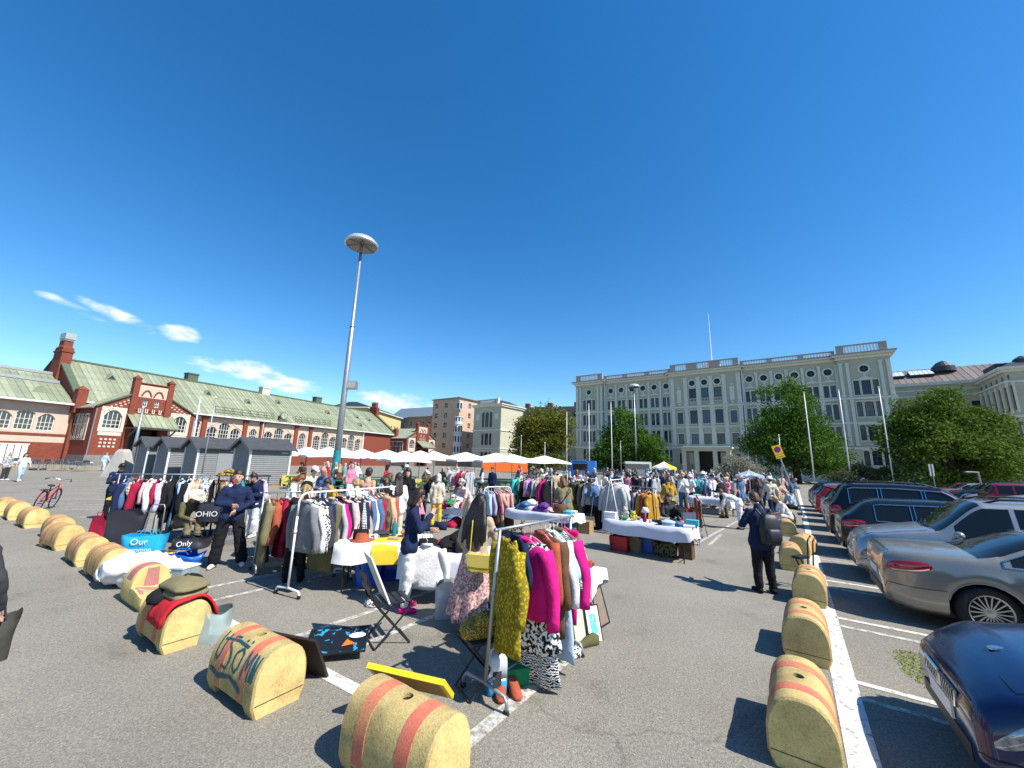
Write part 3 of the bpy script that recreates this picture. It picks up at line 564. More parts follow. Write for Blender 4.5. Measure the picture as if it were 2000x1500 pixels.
k = MB(); k.tube([(32.1, 6, 23), (32.1, 6, 38.5)], [.16, .05], 8); k.box(30.4, 33.8, 4.5, 7.5, 23.2, 25.6); k.box(31.0, 33.2, 5, 7, 25.6, 26.6); k.build('roof_mast', metal_white, pal)
for x in (23.9, 38.4, 8.0, 54.2): k = MB(); k.tube([(x, -.5 if x in (8.0, 54.2) else -.25, 22.5), (x, -.35, 2)], .1, 6); k.build('downpipe', metal_white, pal)
# lower range with skylights, and the projecting right wing
rng = thing('rear_range', 'lower grey green building with brown roof and bright skylights behind the right tree', 'building', GL, GZ)
k = MB(); wo = [(62 + i * 3.0, 63.4 + i * 3.0, 14.5, 17.4) for i in range(7)] + [(62 + i * 3.0, 63.4 + i * 3.0, 9.5, 12.5) for i in range(7)]
wall_open(k, 58, 84, 0, 21.2, 29.2, wo, .3); k.build('wall', sage, rng)
for a, b, c, e in wo: window(rng, a, c, b - a, e - c, 29.45, 2, 3, 0, gfr, .09, gw)
for z0, z1, o in ((21.2, 21.8, .5), (18.6, 19.0, .2), (20.0, 20.3, .15)): band(rng, 58, 84, 29.2, z0, z1, o, 'cornice', sage_trim, .5)
roof_panels(rng, 58, 88, 28.7, 21.8, 36, 26.2, 1.1, mats=[roof_red, roof_red, M('brown_sheet_roof_light', (.235, .19, .165), .55, .2, .1)])
for a in (59.5, 64.2, 69.0):
    k = MB(); k.bar((a, 32.5, 24.55), (a + 4.0, 32.5, 24.55), 2.6, .5, up=(0, -.5, .85)); o_ = k.build('skylight', roof_dark, rng); k = MB()
    for i in range(5): k.add([(a + .1 + i * .78, 31.3, 24.2), (a + .8 + i * .78, 31.3, 24.2), (a + .8 + i * .78, 33.5, 25.5), (a + .1 + i * .78, 33.5, 25.5)], ((0, 1, 2, 3),))
    k.build('skylight_pane', M('skylight_glass', (.55, .6, .65), .12, 0, 0), o_)
k = MB(); k.lathe([(.01, 0), (2.0, 0), (1.9, 1.2), (1.0, 2.2), (.02, 2.7)], 16, c=(75.0, 34.0, 24.8)); k.build('roof_dome', roof_dark, rng)
rw_ = thing('palace_side_wing', 'grey green side wing with tall pilasters at the right edge', 'building', GL, GZ)
# left face runs toward the square at x=87, end face at y=10.4
X0, Y0, Y1 = 78.3, 15.6, 29.6
k = MB(); fl = thing.__call__ if 0 else None
e1 = bpy.data.objects.new('side_facade', None)
sub = []
for i in range(6): sub += [(1.6 + i * 2.6, 2.7 + i * 2.6, 13.6, 18.0), (1.6 + i * 2.6, 2.7 + i * 2.6, 8.0, 11.5)]
bpy.data.objects.remove(e1)
def xwall(ops, L):
    m_ = MB(); wall_open(m_, 0, L, 0, 20.6, 0, ops, .3); return m_
Mrot = Matrix.Translation((X0, Y1, 0)) @ Matrix.Rotation(-pi / 2, 4, 'Z')   # x' along -y, facing -x
m_ = xwall(sub, Y1 - Y0); m_.xf(Mrot); m_.build('wall', sage, rw_)
for a, b, c, e in sub:
    o_ = window(rw_, 0, 0, b - a, e - c, 0, 2, 4, 0, gfr, .09, gw); o_.matrix_local = Mrot @ Matrix.Translation((a, .25, c))
k = MB(); k.quad((X0, Y0, 0), (X0 + 14, Y0, 0), (X0 + 14, Y0, 20.6), (X0, Y0, 20.6)); k.build('wall', sage, rw_)
for i in range(7):
    k = MB(); k.box(.7 + i * 2.6, 1.25 + i * 2.6, -.18, -.003, 13.0, 18.6); k.xf(Mrot); k.build('pilaster', sage_trim, rw_)
for i in range(6):
    k = MB(); k.box(1.8 + i * 2.6, 2.5 + i * 2.6, -.05, -.004, 19.1, 19.9); k.xf(Mrot); k.build('attic_vent', gfr, rw_)
for z0, z1, o in ((18.65, 19.0, .3), (20.6, 21.0, .5), (21.0, 21.5, .9), (12.4, 12.8, .2), (6.5, 6.9, .2)):
    k = MB(); k.box(X0 - o, X0 + 14, Y0 - o, Y1, z0, z1); k.build('cornice', sage_trim, rw_)
k = MB(); k.loft([[(X0 - .6, Y0 - .6, 21.5), (X0 + 15, Y0 - .6, 21.5), (X0 + 15, Y1 + 6, 21.5), (X0 - .6, Y1 + 6, 21.5)], [(X0 + 5, Y0 + 5, 24.6), (X0 + 11, Y0 + 5, 24.6), (X0 + 11, Y1, 24.6), (X0 + 5, Y1, 24.6)]]); k.build('roof', roof_dark, rw_)
k = MB(); k.box(X0 + 1.0, X0 + 3.5, Y0 + 7, Y0 + 13, 21.5, 23.6); k.lathe([(1.3, 0), (1.5, .6), (1.1, 1.6), (.3, 2.2)], 12, c=(X0 + 3, Y0 + 2.2, 21.6)); k.build('roof_dormer', roof_dark, rw_)
# small palazzo left of the palace
pz = thing('small_palazzo', 'small grey palazzo with a balustrade and tall arched triple window', 'building', (-11.0, 113.8, 0), ang((8.6, -6.4)))
def simple_block(par, L, Dp, ht, wallm, wins, trim, side_w=(), glass=gw, fr=gfr, name='wall'):
    k = MB(); wall_open(k, 0, L, 0, ht, 0, [w_[:4] + (w_[4] if len(w_) > 4 else 0,) for w_ in wins], .25)
    k2 = MB(); Mr = Matrix.Translation((L, 0, 0)) @ Matrix.Rotation(pi / 2, 4, 'Z'); wall_open(k2, 0, Dp, 0, ht, 0, [w_[:4] + (0,) for w_ in side_w], .25); k2.xf(Mr)
    o = len(k.v); k.v += k2.v; k.f += [tuple(i + o for i in f) for f in k2.f]; k.m += k2.m
    k.quad((0, 0, 0), (0, Dp, 0), (0, Dp, ht), (0, 0, ht)); k.quad((0, Dp, 0), (L, Dp, 0), (L, Dp, ht), (0, Dp, ht)); k.build(name, wallm, par)
    for w_ in wins: window(par, w_[0], w_[2], w_[1] - w_[0], w_[3] - w_[2], .2, 2, 2, w_[4] if len(w_) > 4 else 0, fr, .1, glass)
    for w_ in side_w: o_ = window(par, 0, 0, w_[1] - w_[0], w_[3] - w_[2], 0, 2, 2, 0, fr, .1, glass); o_.matrix_local = Mr @ Matrix.Translation((w_[0], .2, w_[2]))
wp = [(5.1 + a, 5.1 + b, z0, z1, ar) for z0, z1, ar in ((11.4, 15.4, .35), (6.3, 9.6, .0), (1.5, 4.2, .2)) for a, b in ((-1.9, -1.0), (-.65, .65), (1.0, 1.9))]
simple_block(pz, 10.2, 11, 17.2, sage, wp, sage_trim)
for z0, z1, o in ((17.2, 17.7, .4), (17.7, 17.95, .7), (10.3, 10.7, .2), (5.2, 5.5, .2), (4.6, 4.8, .15)): k = MB(); k.box(-o, 10.2 + o, -o, 11 + o, z0, z1); k.build('cornice', sage_trim, pz)
balustrade(pz, 1.2, 8.6, -.1, 17.95, 19.4, 1.6); k = MB(); k.box(8.6, 9.2, -.15, .5, 17.95, 19.7); k.build('parapet_pier', sage_trim, pz)
k = MB(); k.loft([[(.3, .5, 17.95), (10, .5, 17.95), (10, 11, 17.95), (.3, 11, 17.95)], [(4, 4, 19.6), (7, 4, 19.6), (7, 8, 19.6), (4, 8, 19.6)]]); k.build('roof', roof_dark, pz)
for x, z0, z1 in ((1.6, 13.5, 15.2), (8.6, 13.5, 15.2)): k = MB(); k.box(x - .6, x + .6, -.06, -.003, z0, z1); k.build('ornament', sage_trim, pz)
k = MB(); P = arc_pts(2.6, 7.6, 15.5, 1.1, 10); [k.bar((a[0], -.12, a[1]), (b[0], -.12, b[1]), .2, .22) for a, b in zip(P[:-1], P[1:])]; k.build('window_arch', sage_trim, pz)
# long dark roofed building behind the yellow green tree
lb = thing('dark_roofed_building', 'long building with a dark roof half hidden behind the yellow green tree', 'building', (0.5, 121, 0), ang((14, -6)))
wl_ = [(1 + i * 2.4, 2.1 + i * 2.4, z, z + 2) for i in range(9) for z in (11.0, 6.5, 2.0)]
simple_block(lb, 24, 9, 15.5, sage, wl_, sage_trim)
k = MB(); k.loft([[(-.5, -.6, 15.5), (24.5, -.6, 15.5), (24.5, 9, 15.5), (-.5, 9, 15.5)], [(1, 2.2, 18.9), (23, 2.2, 18.9), (23, 7, 18.9), (1, 7, 18.9)]]); k.build('roof', roof_dark, lb)
for x in (3, 10.5, 19): k = MB(); k.box(x, x + 1.4, 3, 4.5, 18, 20.3); k.build('chimney', brick_red, lb)
# orange apartment block
salmon = M('salmon_plaster', (.52, .36, .27), .85, 0, .06, .8)
ob = thing('apartment_block', 'tall salmon pink apartment block with a white corner bay window', 'apartment block', (-25.7, 125.2, 0), ang((9.6, -7)))
wf = [(a, a + 1.5, z, z + 1.8) for z in [2.2 + 3.15 * i for i in range(6)] for a in (1.0, 5.3)]
ws = [(a, a + 1.3, z, z + 1.7) for z in [2.2 + 3.15 * i for i in range(6)] for a in (4.2, 8.4, 12.0)]
simple_block(ob, 11.9, 15, 20.8, salmon, wf, white_frame, ws, gw, white_frame)
k = MB(); k.box(-.4, 12.4, -.4, 15.3, 20.8, 21.05); k.build('cornice', M('brown_eave', (.2, .15, .12), .8), ob)
for z0, z1 in ((3.2, 15.0),):
    k = MB(); n_ = 10; pr_ = [(11.9 + 1.25 * cos(a), 1.25 * sin(a)) for a in [-pi * .85 + i * pi * 1.2 / n_ for i in range(n_ + 1)]]
    bay_w = M('bay_white', (.62, .6, .58), .7, 0, .04)
    k.loft([[(p[0], p[1], z) for p in pr_] for z in (z0, z1)], cap=True)
    for z in (z0, z0 + 3.1, z0 + 6.2, z0 + 9.3, z1 - .3): k.loft([[(11.9 + (p[0] - 11.9) * 1.12, p[1] * 1.12, zz) for p in pr_] for zz in (z, z + .3)])
    by = k.build('corner_bay', bay_w, ob)
    for f in range(4):
        for i in range(1, n_, 2):
            a, b = pr_[i], pr_[i + 1]; g_ = MB(); c_ = 1.02; zz = z0 + f * 3.1 + .95
            g_.quad((11.9 + (a[0] - 11.9) * c_, a[1] * c_, zz), (11.9 + (b[0] - 11.9) * c_, b[1] * c_, zz), (11.9 + (b[0] - 11.9) * c_, b[1] * c_, zz + 1.7), (11.9 + (a[0] - 11.9) * c_, a[1] * c_, zz + 1.7)); g_.build('bay_window', gw, by)
k = MB(); k.box(11.4, 12.7, -.7, .6, 17.2, 19.4); o_ = k.build('corner_window', bay_w, ob); k = MB(); k.box(11.6, 12.4, -.72, -.701, 17.4, 19.2); k.box(12.701, 12.72, -.5, .4, 17.4, 19.2); k.build('pane', gw, o_)
# grey roofed terrace left of it
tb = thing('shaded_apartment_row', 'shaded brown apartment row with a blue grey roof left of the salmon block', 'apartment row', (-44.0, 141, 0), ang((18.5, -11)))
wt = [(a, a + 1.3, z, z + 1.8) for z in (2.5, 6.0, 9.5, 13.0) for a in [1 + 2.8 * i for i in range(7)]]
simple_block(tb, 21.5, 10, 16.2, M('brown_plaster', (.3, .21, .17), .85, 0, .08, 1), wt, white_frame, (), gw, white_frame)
k = MB(); k.quad((-.5, -.5, 16.2), (22, -.5, 16.2), (22, 5, 20.3), (-.5, 5, 20.3)); k.quad((-.5, 5, 20.3), (22, 5, 20.3), (22, 10, 16.2), (-.5, 10, 16.2)); k.build('roof', M('blue_grey_roof', (.2, .25, .29), .45, .3, .08), tb)
for z in (5.2, 8.7): k = MB(); k.box(9, 13.5, -1.1, -.01, z, z + 1.1); k.build('balcony', M('bay_white', (.62, .6, .58)), tb)
# yellow building beyond the hall
yb = thing('yellow_building', 'pale yellow building rising behind the far end of the copper roof', 'building', (-40.2, 106.5, 0), ang((2.0, 27.5)))
wy = [(1.2 + 2.9 * i, 2.5 + 2.9 * i, z, z + 1.9) for i in range(9) for z in (10.2, 6.2, 2.2)]
simple_block(yb, 27.5, 10, 15.3, M('yellow_plaster', (.62, .50, .22), .85, 0, .05, 1), wy, white_frame, [(1.5, 2.8, 10.2, 12.1), (5, 6.3, 10.2, 12.1)], gw, white_frame)
k = MB(); k.box(-.5, 28, -.6, 10.5, 15.3, 15.6); k.build('cornice', white_frame, yb); k = MB(); k.loft([[(-.5, -.6, 15.6), (28, -.6, 15.6), (28, 10.5, 15.6), (-.5, 10.5, 15.6)], [(2, 4, 17.3), (25, 4, 17.3), (25, 6, 17.3), (2, 6, 17.3)]]); k.build('roof', roof_dark, yb)
# ---------------------------------------------------------------- concrete blocks
def painted_concrete(name, col, dirt, bumpy=.5):
    m = bpy.data.materials.new(name); m.use_nodes = True; t = m.node_tree; b = t.nodes['Principled BSDF']; b.inputs['Roughness'].default_value = .88; b.inputs['Specular IOR Level'].default_value = .25
    tcx = t.nodes.new('ShaderNodeTexCoord'); oi = t.nodes.new('ShaderNodeObjectInfo'); va = t.nodes.new('ShaderNodeVectorMath'); va.operation = 'ADD'; t.links.new(tcx.outputs['Object'], va.inputs[0])
    mu = t.nodes.new('ShaderNodeVectorMath'); mu.operation = 'SCALE'; t.links.new(oi.outputs['Location'], mu.inputs[0]); mu.inputs[3].default_value = 3.1; t.links.new(mu.outputs[0], va.inputs[1])
    def nz_(sc, d, r=.65): n = t.nodes.new('ShaderNodeTexNoise'); n.inputs['Scale'].default_value = sc; n.inputs['Detail'].default_value = d; n.inputs['Roughness'].default_value = r; t.links.new(va.outputs[0], n.inputs['Vector']); return n.outputs[0]
    def rp(x, a, ca, bb, cb): r = t.nodes.new('ShaderNodeValToRGB'); e = r.color_ramp.elements; e[0].position = a; e[1].position = bb; e[0].color = tuple(ca) + (1,); e[1].color = tuple(cb) + (1,); t.links.new(x, r.inputs[0]); return r.outputs[0]
    def mul(a, bb, f): x = t.nodes.new('ShaderNodeMixRGB'); x.blend_type = 'MULTIPLY'; x.inputs[0].default_value = f; t.links.new(a, x.inputs[1]); t.links.new(bb, x.inputs[2]); return x.outputs[0]
    c = rp(nz_(4, 9), .34, dirt, .6, col)
    c = mul(c, rp(nz_(70, 3, .8), .3, (.55, .52, .46), .52, (1.08, 1.08, 1.08)), .8)
    v = t.nodes.new('ShaderNodeTexVoronoi'); v.inputs['Scale'].default_value = 26; t.links.new(va.outputs[0], v.inputs['Vector']); c = mul(c, rp(v.outputs['Distance'], .035, (.3, .23, .14), .09, (1, 1, 1)), .8)
    t.links.new(c, b.inputs['Base Color']); bp = t.nodes.new('ShaderNodeBump'); bp.inputs['Strength'].default_value = bumpy; bp.inputs['Distance'].default_value = .01; t.links.new(nz_(60, 5, .75), bp.inputs['Height']); t.links.new(bp.outputs[0], b.inputs['Normal'])
    MC[name] = m; return m
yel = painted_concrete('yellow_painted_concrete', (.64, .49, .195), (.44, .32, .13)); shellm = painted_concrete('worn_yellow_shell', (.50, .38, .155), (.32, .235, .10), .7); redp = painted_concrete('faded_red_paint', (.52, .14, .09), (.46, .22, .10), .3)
BL, BW, BH = .83, .445, .475
_SP = [(-1, .2), (-.985, .26), (-.93, .325), (-.83, .385), (-.69, .435), (-.52, .47), (-.34, .488), (-.17, .495), (0, .497)]
_SP = _SP + [(-a, b) for a, b in reversed(_SP[:-1])]
def sect(e=0.0):
    """half-barrel outline (y,z), from left foot over the top to the right foot; e = inset"""
    return [(-BW / 2 + .035 + e, .0), (-BW / 2 + e, .09)] + [(a * (BW / 2 - e), .2 + (b - .2) * (BH - .2 - e) / .297) for a, b in _SP] + [(BW / 2 - e, .09), (BW / 2 - .035 - e, 0.)]
def apply_mods(o):
    dg = bpy.context.evaluated_depsgraph_get(); me = bpy.data.meshes.new_from_object(o.evaluated_get(dg)); o.modifiers.clear(); o.data = me
def barrel_proto():
    t = thing('concrete_barrel_block', '', 'traffic block'); k = MB()
    st = [(-.415, .016), (-.40, 0), (-.28, 0), (0, .003), (.28, 0), (.40, 0), (.415, .016)]
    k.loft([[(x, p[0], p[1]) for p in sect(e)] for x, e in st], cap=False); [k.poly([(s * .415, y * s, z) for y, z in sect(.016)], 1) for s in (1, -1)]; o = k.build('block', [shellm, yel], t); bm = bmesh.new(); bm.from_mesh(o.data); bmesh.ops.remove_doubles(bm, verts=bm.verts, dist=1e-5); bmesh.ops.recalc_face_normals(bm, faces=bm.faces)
    for f in bm.faces: f.smooth = True
    for e in bm.edges:
        if len(e.link_faces) == 2 and e.calc_face_angle(0) > .6: e.smooth = False
    bm.to_mesh(o.data); bm.free()
    c = MB(); c.lathe([(.042, -.16), (.042, .2)], 20, c=(0, 0, BH), cap=True); c.box(-.27, .27, -.4, .4, -.1, .075); [c.lathe([(.008, -.03), (.008, .1)], 8, c=(x, 0, BH), cap=True) for x in (-.205, .205)]
    cu = c.build('cutter', None); md = o.modifiers.new('b', 'BOOLEAN'); md.object = cu; md.operation = 'DIFFERENCE'; md.solver = 'EXACT'; apply_mods(o); bpy.data.objects.remove(cu)
    for x in (-.205, .205):
        k = MB(); k.loft([[(x + dx, p[0], max(p[1], .077)) for p in sect(e)[1:-1]] for dx, e in ((-.058, .0015), (-.056, -.0018), (.056, -.0018), (.058, .0015))], close=False); b = k.build('red_band', redp, t, auto=radians(40))
    k = MB()
    for x, s in ((.4165, 1), (-.4165, -1)): k.box(min(x, x + s * .0015), max(x, x + s * .0015), -BW / 2 + .02, BW / 2 - .02, .098, .104)
    k.build('casting_groove', M('groove_dark', (.06, .045, .02), .9), t)
    k = MB(); k.lathe([(.0405, -.03), (.0405, -.16)], 18, c=(0, 0, BH)); k.lathe([(.0, -.155), (.0405, -.155)], 18, c=(0, 0, BH)); k.build('lifting_hole', M('hole_dark', (.05, .04, .025), .95), t)
    return t
BAR0 = barrel_proto(); BAR_USED = []
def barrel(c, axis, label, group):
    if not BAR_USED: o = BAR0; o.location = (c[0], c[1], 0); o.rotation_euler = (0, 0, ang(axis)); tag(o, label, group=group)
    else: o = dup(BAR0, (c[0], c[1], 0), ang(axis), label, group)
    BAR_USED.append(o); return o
# ---------------------------------------------------------------- people
SKIN = [M('light_skin', (.58, .33, .24), .55, 0, .06, 8), M('tanned_skin', (.46, .25, .17), .55, 0, .06, 8), M('dark_skin', (.16, .08, .055), .5, 0, .06, 8)]
HAIR = {k: M(k + '_hair', c, .5, 0, .3, 30, .4, 50) for k, c in {'black': (.01, .008, .008), 'dark brown': (.035, .02, .013), 'brown': (.09, .045, .02), 'auburn': (.2, .075, .025), 'blond': (.42, .28, .12), 'grey': (.42, .4, .38), 'white': (.62, .6, .55)}.items()}
eye_m = M('eye_dark', (.02, .015, .012), .2, 0, 0)
def V3(*a): return Vector(a)
def rotx(v, a): return Vector((v[0], v[1] * cos(a) + v[2] * sin(a), v[2] * cos(a) - v[1] * sin(a)))  # lean forward (+y)
def skeleton(p):
    """joints in a 1.75 m template, facing +y, +x = right hand; p: pose dict"""
    l = radians(p.get('lean', 3)); hz = p.get('hip', .93); hip = V3(0, p.get('hy', 0), hz); J = {'hip': hip}
    up = rotx((0, 0, 1), l); l2 = radians(p.get('lean2', p.get('lean', 3))); up2 = rotx((0, 0, 1), l2)
    J['waist'] = hip + up * .18; J['chest'] = J['waist'] + up2 * .2; J['neck'] = J['chest'] + up2 * .17; hl = l2 + radians(p.get('nod', 0)); hu = rotx((0, 0, 1), hl)
    tw = p.get('turn', 0); J['head'] = J['neck'] + hu * .155 + Vector((sin(radians(tw)) * .01, .02, 0)); J['hu'] = hu; J['hf'] = rotx((sin(radians(tw)), cos(radians(tw)), 0), hl)
    for s, n in ((1, 'R'), (-1, 'L')):
        sh = J['neck'] - up2 * .07 + V3(s * .168, -.005, 0); J['sh' + n] = sh
        e, w_ = p.get('a' + n, ((s * .055, -.03, -.29), (s * .0, .07, -.25))); J['el' + n] = sh + Vector(e); J['wr' + n] = J['el' + n] + Vector(w_)
        hj = hip + V3(s * .092, 0, -.02); J['hj' + n] = hj
        k, a = p.get('l' + n, ((s * .012, .02, -.43), (s * .015, -.035, -.39))); J['kn' + n] = hj + Vector(k); J['an' + n] = J['kn' + n] + Vector(a); J['toe' + n] = J['an' + n] + Vector(p.get('t' + n, (s * .03, .15, -.055)))
    return J
STAND = {}
SIT = dict(hip=.5, lean=4, lR=((.03, .42, .02), (.0, .04, -.42)), lL=((-.03, .42, .02), (0, .04, -.42)), aR=((.05, .06, -.28), (-.05, .24, -.06)), aL=((-.05, .06, -.28), (.05, .24, -.06)))
WALK = dict(lean=5, lR=((.0, .15, -.40), (0, -.02, -.40)), lL=((0, -.06, -.42), (0, -.2, -.36)), aR=((.06, -.12, -.27), (0, .0, -.26)), aL=((-.06, .1, -.27), (0, .14, -.21)))
BEND = dict(lean=42, lean2=68, hip=.9, hy=-.1, nod=-20, aR=((.04, .12, -.26), (-.02, .1, -.24)), aL=((-.04, .12, -.26), (.02, .1, -.24)))
LOOK = dict(lean=8, lean2=16, nod=22, aR=((.06, .05, -.28), (-.06, .24, .02)), aL=((-.06, .05, -.28), (.06, .24, .02)))
PHONE = dict(lean=4, nod=25, aR=((.05, .02, -.29), (-.1, .22, .08)), aL=((-.05, .02, -.29), (.1, .22, .06)))
CROSS = dict(lean=2, aR=((.09, .03, -.27), (-.24, .13, -.02)), aL=((-.12, .02, -.26), (.2, .15, -.12)), lR=((.05, .02, -.43), (.03, -.03, -.39)), lL=((-.09, .03, -.42), (-.08, -.03, -.39)))
def remesh(o, vx, sm=4):
    m = o.modifiers.new('r', 'REMESH'); m.mode = 'VOXEL'; m.voxel_size = vx; m.use_smooth_shade = True
    m = o.modifiers.new('s', 'SMOOTH'); m.factor = .5; m.iterations = sm
PENDING = []
def person(label, loc, face, h=1.7, top=('navy', 'long', .0), bot=('black', 'trousers'), hair=('brown', 'short'), skin=0, shoes='white', pose=STAND, fat=1.0, vx=.022, hat=None, glasses=False, group=None, name='person', extra=None, child=False):
    """top=(fabric, sleeve long|short|none, hem drop m); bot=(fabric, trousers|jeans|shorts|skirt|dress)"""
    J = skeleton(pose); s = h / 1.75; root = thing(name, label, 'person', loc, face - pi / 2, group)
    Sc = Matrix.Scale(s, 4); f = fat; fw_ = .5 * (1 + f)
    def C(k, a, ra, b, rb, n=10): k.cap(J[a] if isinstance(a, str) else a, ra, J[b] if isinstance(b, str) else b, rb, n)
    def torso(k, g, hips=True, neck=True):
        for sx in (1, -1):
            o = lambda j, x: J[j] + V3(sx * x, 0, 0)
            if hips: k.cap(o('hip', .07 * fw_), .098 * f + g, o('waist', .06 * fw_), .084 * f + g)
            k.cap(o('waist', .06 * fw_), .086 * f + g, o('chest', .074), .093 * fw_ + g); k.cap(o('chest', .074), .092 * fw_ + g, J['sh' + ('R' if sx > 0 else 'L')] - V3(sx * .03, 0, .02), .052 + g)
        if neck: k.cap(J['chest'], .09 + g, J['neck'] - V3(0, 0, .03), .062 + g)
    def arms(k, g, full=True, loose=0.0):
        for n in 'RL':
            C(k, 'sh' + n, .05 * fw_ + g, 'el' + n, .044 * fw_ + g + loose)
            if full: C(k, 'el' + n, .044 * fw_ + g + loose, 'wr' + n, .031 + g + loose)
    def legs(k, g, lo=1.0, flare=0.0, cut=1.0):
        for n in 'RL':
            C(k, 'hj' + n, .092 * f + g, 'kn' + n, .06 * fw_ + g + flare * .5)
            if cut > 0: e = J['kn' + n] + (J['an' + n] - J['kn' + n]) * cut; k.cap(J['kn' + n], .06 * fw_ + g + flare * .5, e, .042 + g + flare)
    b = MB(); torso(b, 0); arms(b, 0); legs(b, 0)
    H, hu, hf = J['head'], J['hu'], J['hf']; hs = hf.cross(hu)
    b.cap(J['neck'] - V3(0, 0, .03), .056, H - hu * .05, .054)
    b.cap(H + hf * .012 - hu * .055, .066, H - hf * .004 + hu * .035, .084, 12); b.cap(H + hf * .02 - hu * .085, .042, H + hf * .035 - hu * .075, .04)
    if vx < .02:
        b.cap(H + hf * .075 - hu * .01, .012, H + hf * .098 - hu * .032, .015, 8)
        for sx in (1, -1): b.cap(H + hs * sx * .078 - hu * .0, .017, H + hs * sx * .084 - hu * .03, .012, 8)
    for n, sx in (('R', 1), ('L', -1)):
        e, w_ = J['el' + n], J['wr' + n]; d = (w_ - e).normalized(); lat = d.cross(V3(1, 0, 0)); lat = lat.normalized() if lat.length > .2 else V3(0, 1, 0); nn = d.cross(lat).normalized() * (-sx)
        pe = w_ + d * .085
        for q in (-1, 1): b.cap(w_ + lat * q * .012, .02, pe + lat * q * .022, .017, 8)
        if vx < .025:
            for i, (q, L) in enumerate(((-.033, .06), (-.011, .077), (.011, .082), (.033, .07))):
                k1 = pe + lat * q * 1.1 + d * L * .5 + nn * .006; k2 = k1 + d * L * .42 + nn * .026; b.cap(pe + lat * q, .0105, k1, .0098, 6); b.cap(k1, .0098, k2, .0085, 6)
            t0 = w_ + d * .02 + lat * .03; b.cap(t0, .014, t0 + lat * .035 + d * .035, .0115, 6); b.cap(t0 + lat * .035 + d * .035, .0115, t0 + lat * .045 + d * .068 + nn * .01, .0095, 6)
        a_, t_ = J['an' + n], J['toe' + n]; b.cap(a_, .036, a_ + (t_ - a_) * .25 - V3(0, 0, .035), .036)
    b.xf(Sc); ob = b.build('body', SKIN[skin], root); remesh(ob, vx, 3); PENDING.append(ob)
    tc_, sl_, hem = top; g = .011
    k = MB(); torso(k, g + .004)
    if sl_ != 'none': arms(k, g, sl_ == 'long', .004)
    if hem > 0:
        for n, sx in (('R', 1), ('L', -1)): k.cap(J['hj' + n] + V3(-sx * .02, 0, .02), .115 * f + g, J['hj' + n] + V3(-sx * .01, 0, -hem * .75), .112 * f + g * 1.6)
        k.cap(J['hip'], .1 * f + g, J['hip'] - V3(0, 0, hem * .7), .1 * f + g)
    if len(top) == 3 and sl_ == 'long': k.cap(J['neck'] - V3(0, 0, .05), .07, J['neck'] + hu * .01, .066)
    k.xf(Sc); o = k.build('top', fab(tc_), root); remesh(o, max(vx, .02), 3); PENDING.append(o)
    bc, bk = bot
    if bk in ('trousers', 'jeans', 'shorts', 'wide'):
        k = MB(); legs(k, .014, cut={'shorts': 0}.get(bk, .93), flare={'trousers': .014, 'wide': .045}.get(bk, .006))
        for sx in (1, -1): k.cap(J['hip'] + V3(sx * .062 * fw_, 0, -.02), .1 * f + .012, J['hip'] + V3(sx * .055 * fw_, 0, .1), .09 * f + .012)
        k.xf(Sc); o = k.build('trousers', fab(bc), root); remesh(o, max(vx, .02), 3); PENDING.append(o)
    else:
        hz = J['hip'].z + .08; lo = .62 if bk == 'dress' else (.36 if bk == 'skirt' else .16); rr = random.Random(sum(map(ord, label)) % 999); ph = rr.random() * 6; k = MB(); rings = []
        base = J['hip']
        for i in range(13):
            t = i / 12; z = hz - (hz - lo) * t; r0 = .135 * f + .13 * t ** .8 * (1 if bk != 'long skirt' else 1.25)
            rings.append([(base.x + cos(a) * r0 * 1.12 * (1 + .1 * t * sin(9 * a + ph) + .05 * t * sin(17 * a)), base.y + sin(a) * r0 * .86 * (1 + .1 * t * sin(9 * a + ph) + .05 * t * sin(17 * a)), z + .02 * t * sin(4 * a)) for a in [2 * pi * j / 48 for j in range(48)]])
        k.loft(rings, cap=False); k.xf(Sc); o = k.build('skirt', fab(bc), root, smooth=True); md = o.modifiers.new('so', 'SOLIDIFY'); md.thickness = .006
    hc, hk = hair; hm = HAIR[hc] if hc != 'none' else None
    if hm:
        k = MB(); bk_ = H - hf * .022 + hu * .04; k.cap(bk_, .09, bk_ + hu * .012 + hf * .012, .09, 12)
        for sx in (1, -1): k.cap(H + hs * sx * .052 + hu * .04 - hf * .01, .045, H + hs * sx * .055 - hf * .035 - hu * .03, .042)
        k.cap(H - hf * .05, .06, H - hf * .05 - hu * .05, .05)
        if hk == 'long':
            bp_ = J['neck'] - rotx((0, 1, 0), radians(pose.get('lean2', 3))) * .1
            for sx in (-1, -.4, .4, 1): k.cap(H + hs * sx * .06 - hf * .045, .045, bp_ + V3(sx * .085, -.03, -.22 - .06 * (1 - abs(sx))), .035)
            for sx in (1, -1): k.cap(H + hs * sx * .075 - hf * .015 + hu * .02, .03, J['neck'] + V3(sx * .085, .0, -.06), .03)
        elif hk == 'verylong':
            for sx in (-1, -.62, -.25, .12, .45, .75, 1): k.cap(H + hs * sx * .07 - hf * .04, .045, J['neck'] + V3(sx * .135, -.12, -.12), .042); k.cap(J['neck'] + V3(sx * .135, -.12, -.12), .042, J['waist'] + V3(sx * .155 + .02 * sin(sx * 9), -.13, .03 - .13 * (1 - abs(sx)) + .04 * sin(sx * 13)), .02)
        elif hk == 'bob':
            for sx in (1, -1): k.cap(H + hs * sx * .068 - hf * .012, .036, J['neck'] + V3(sx * .075, -.01, .03), .034)
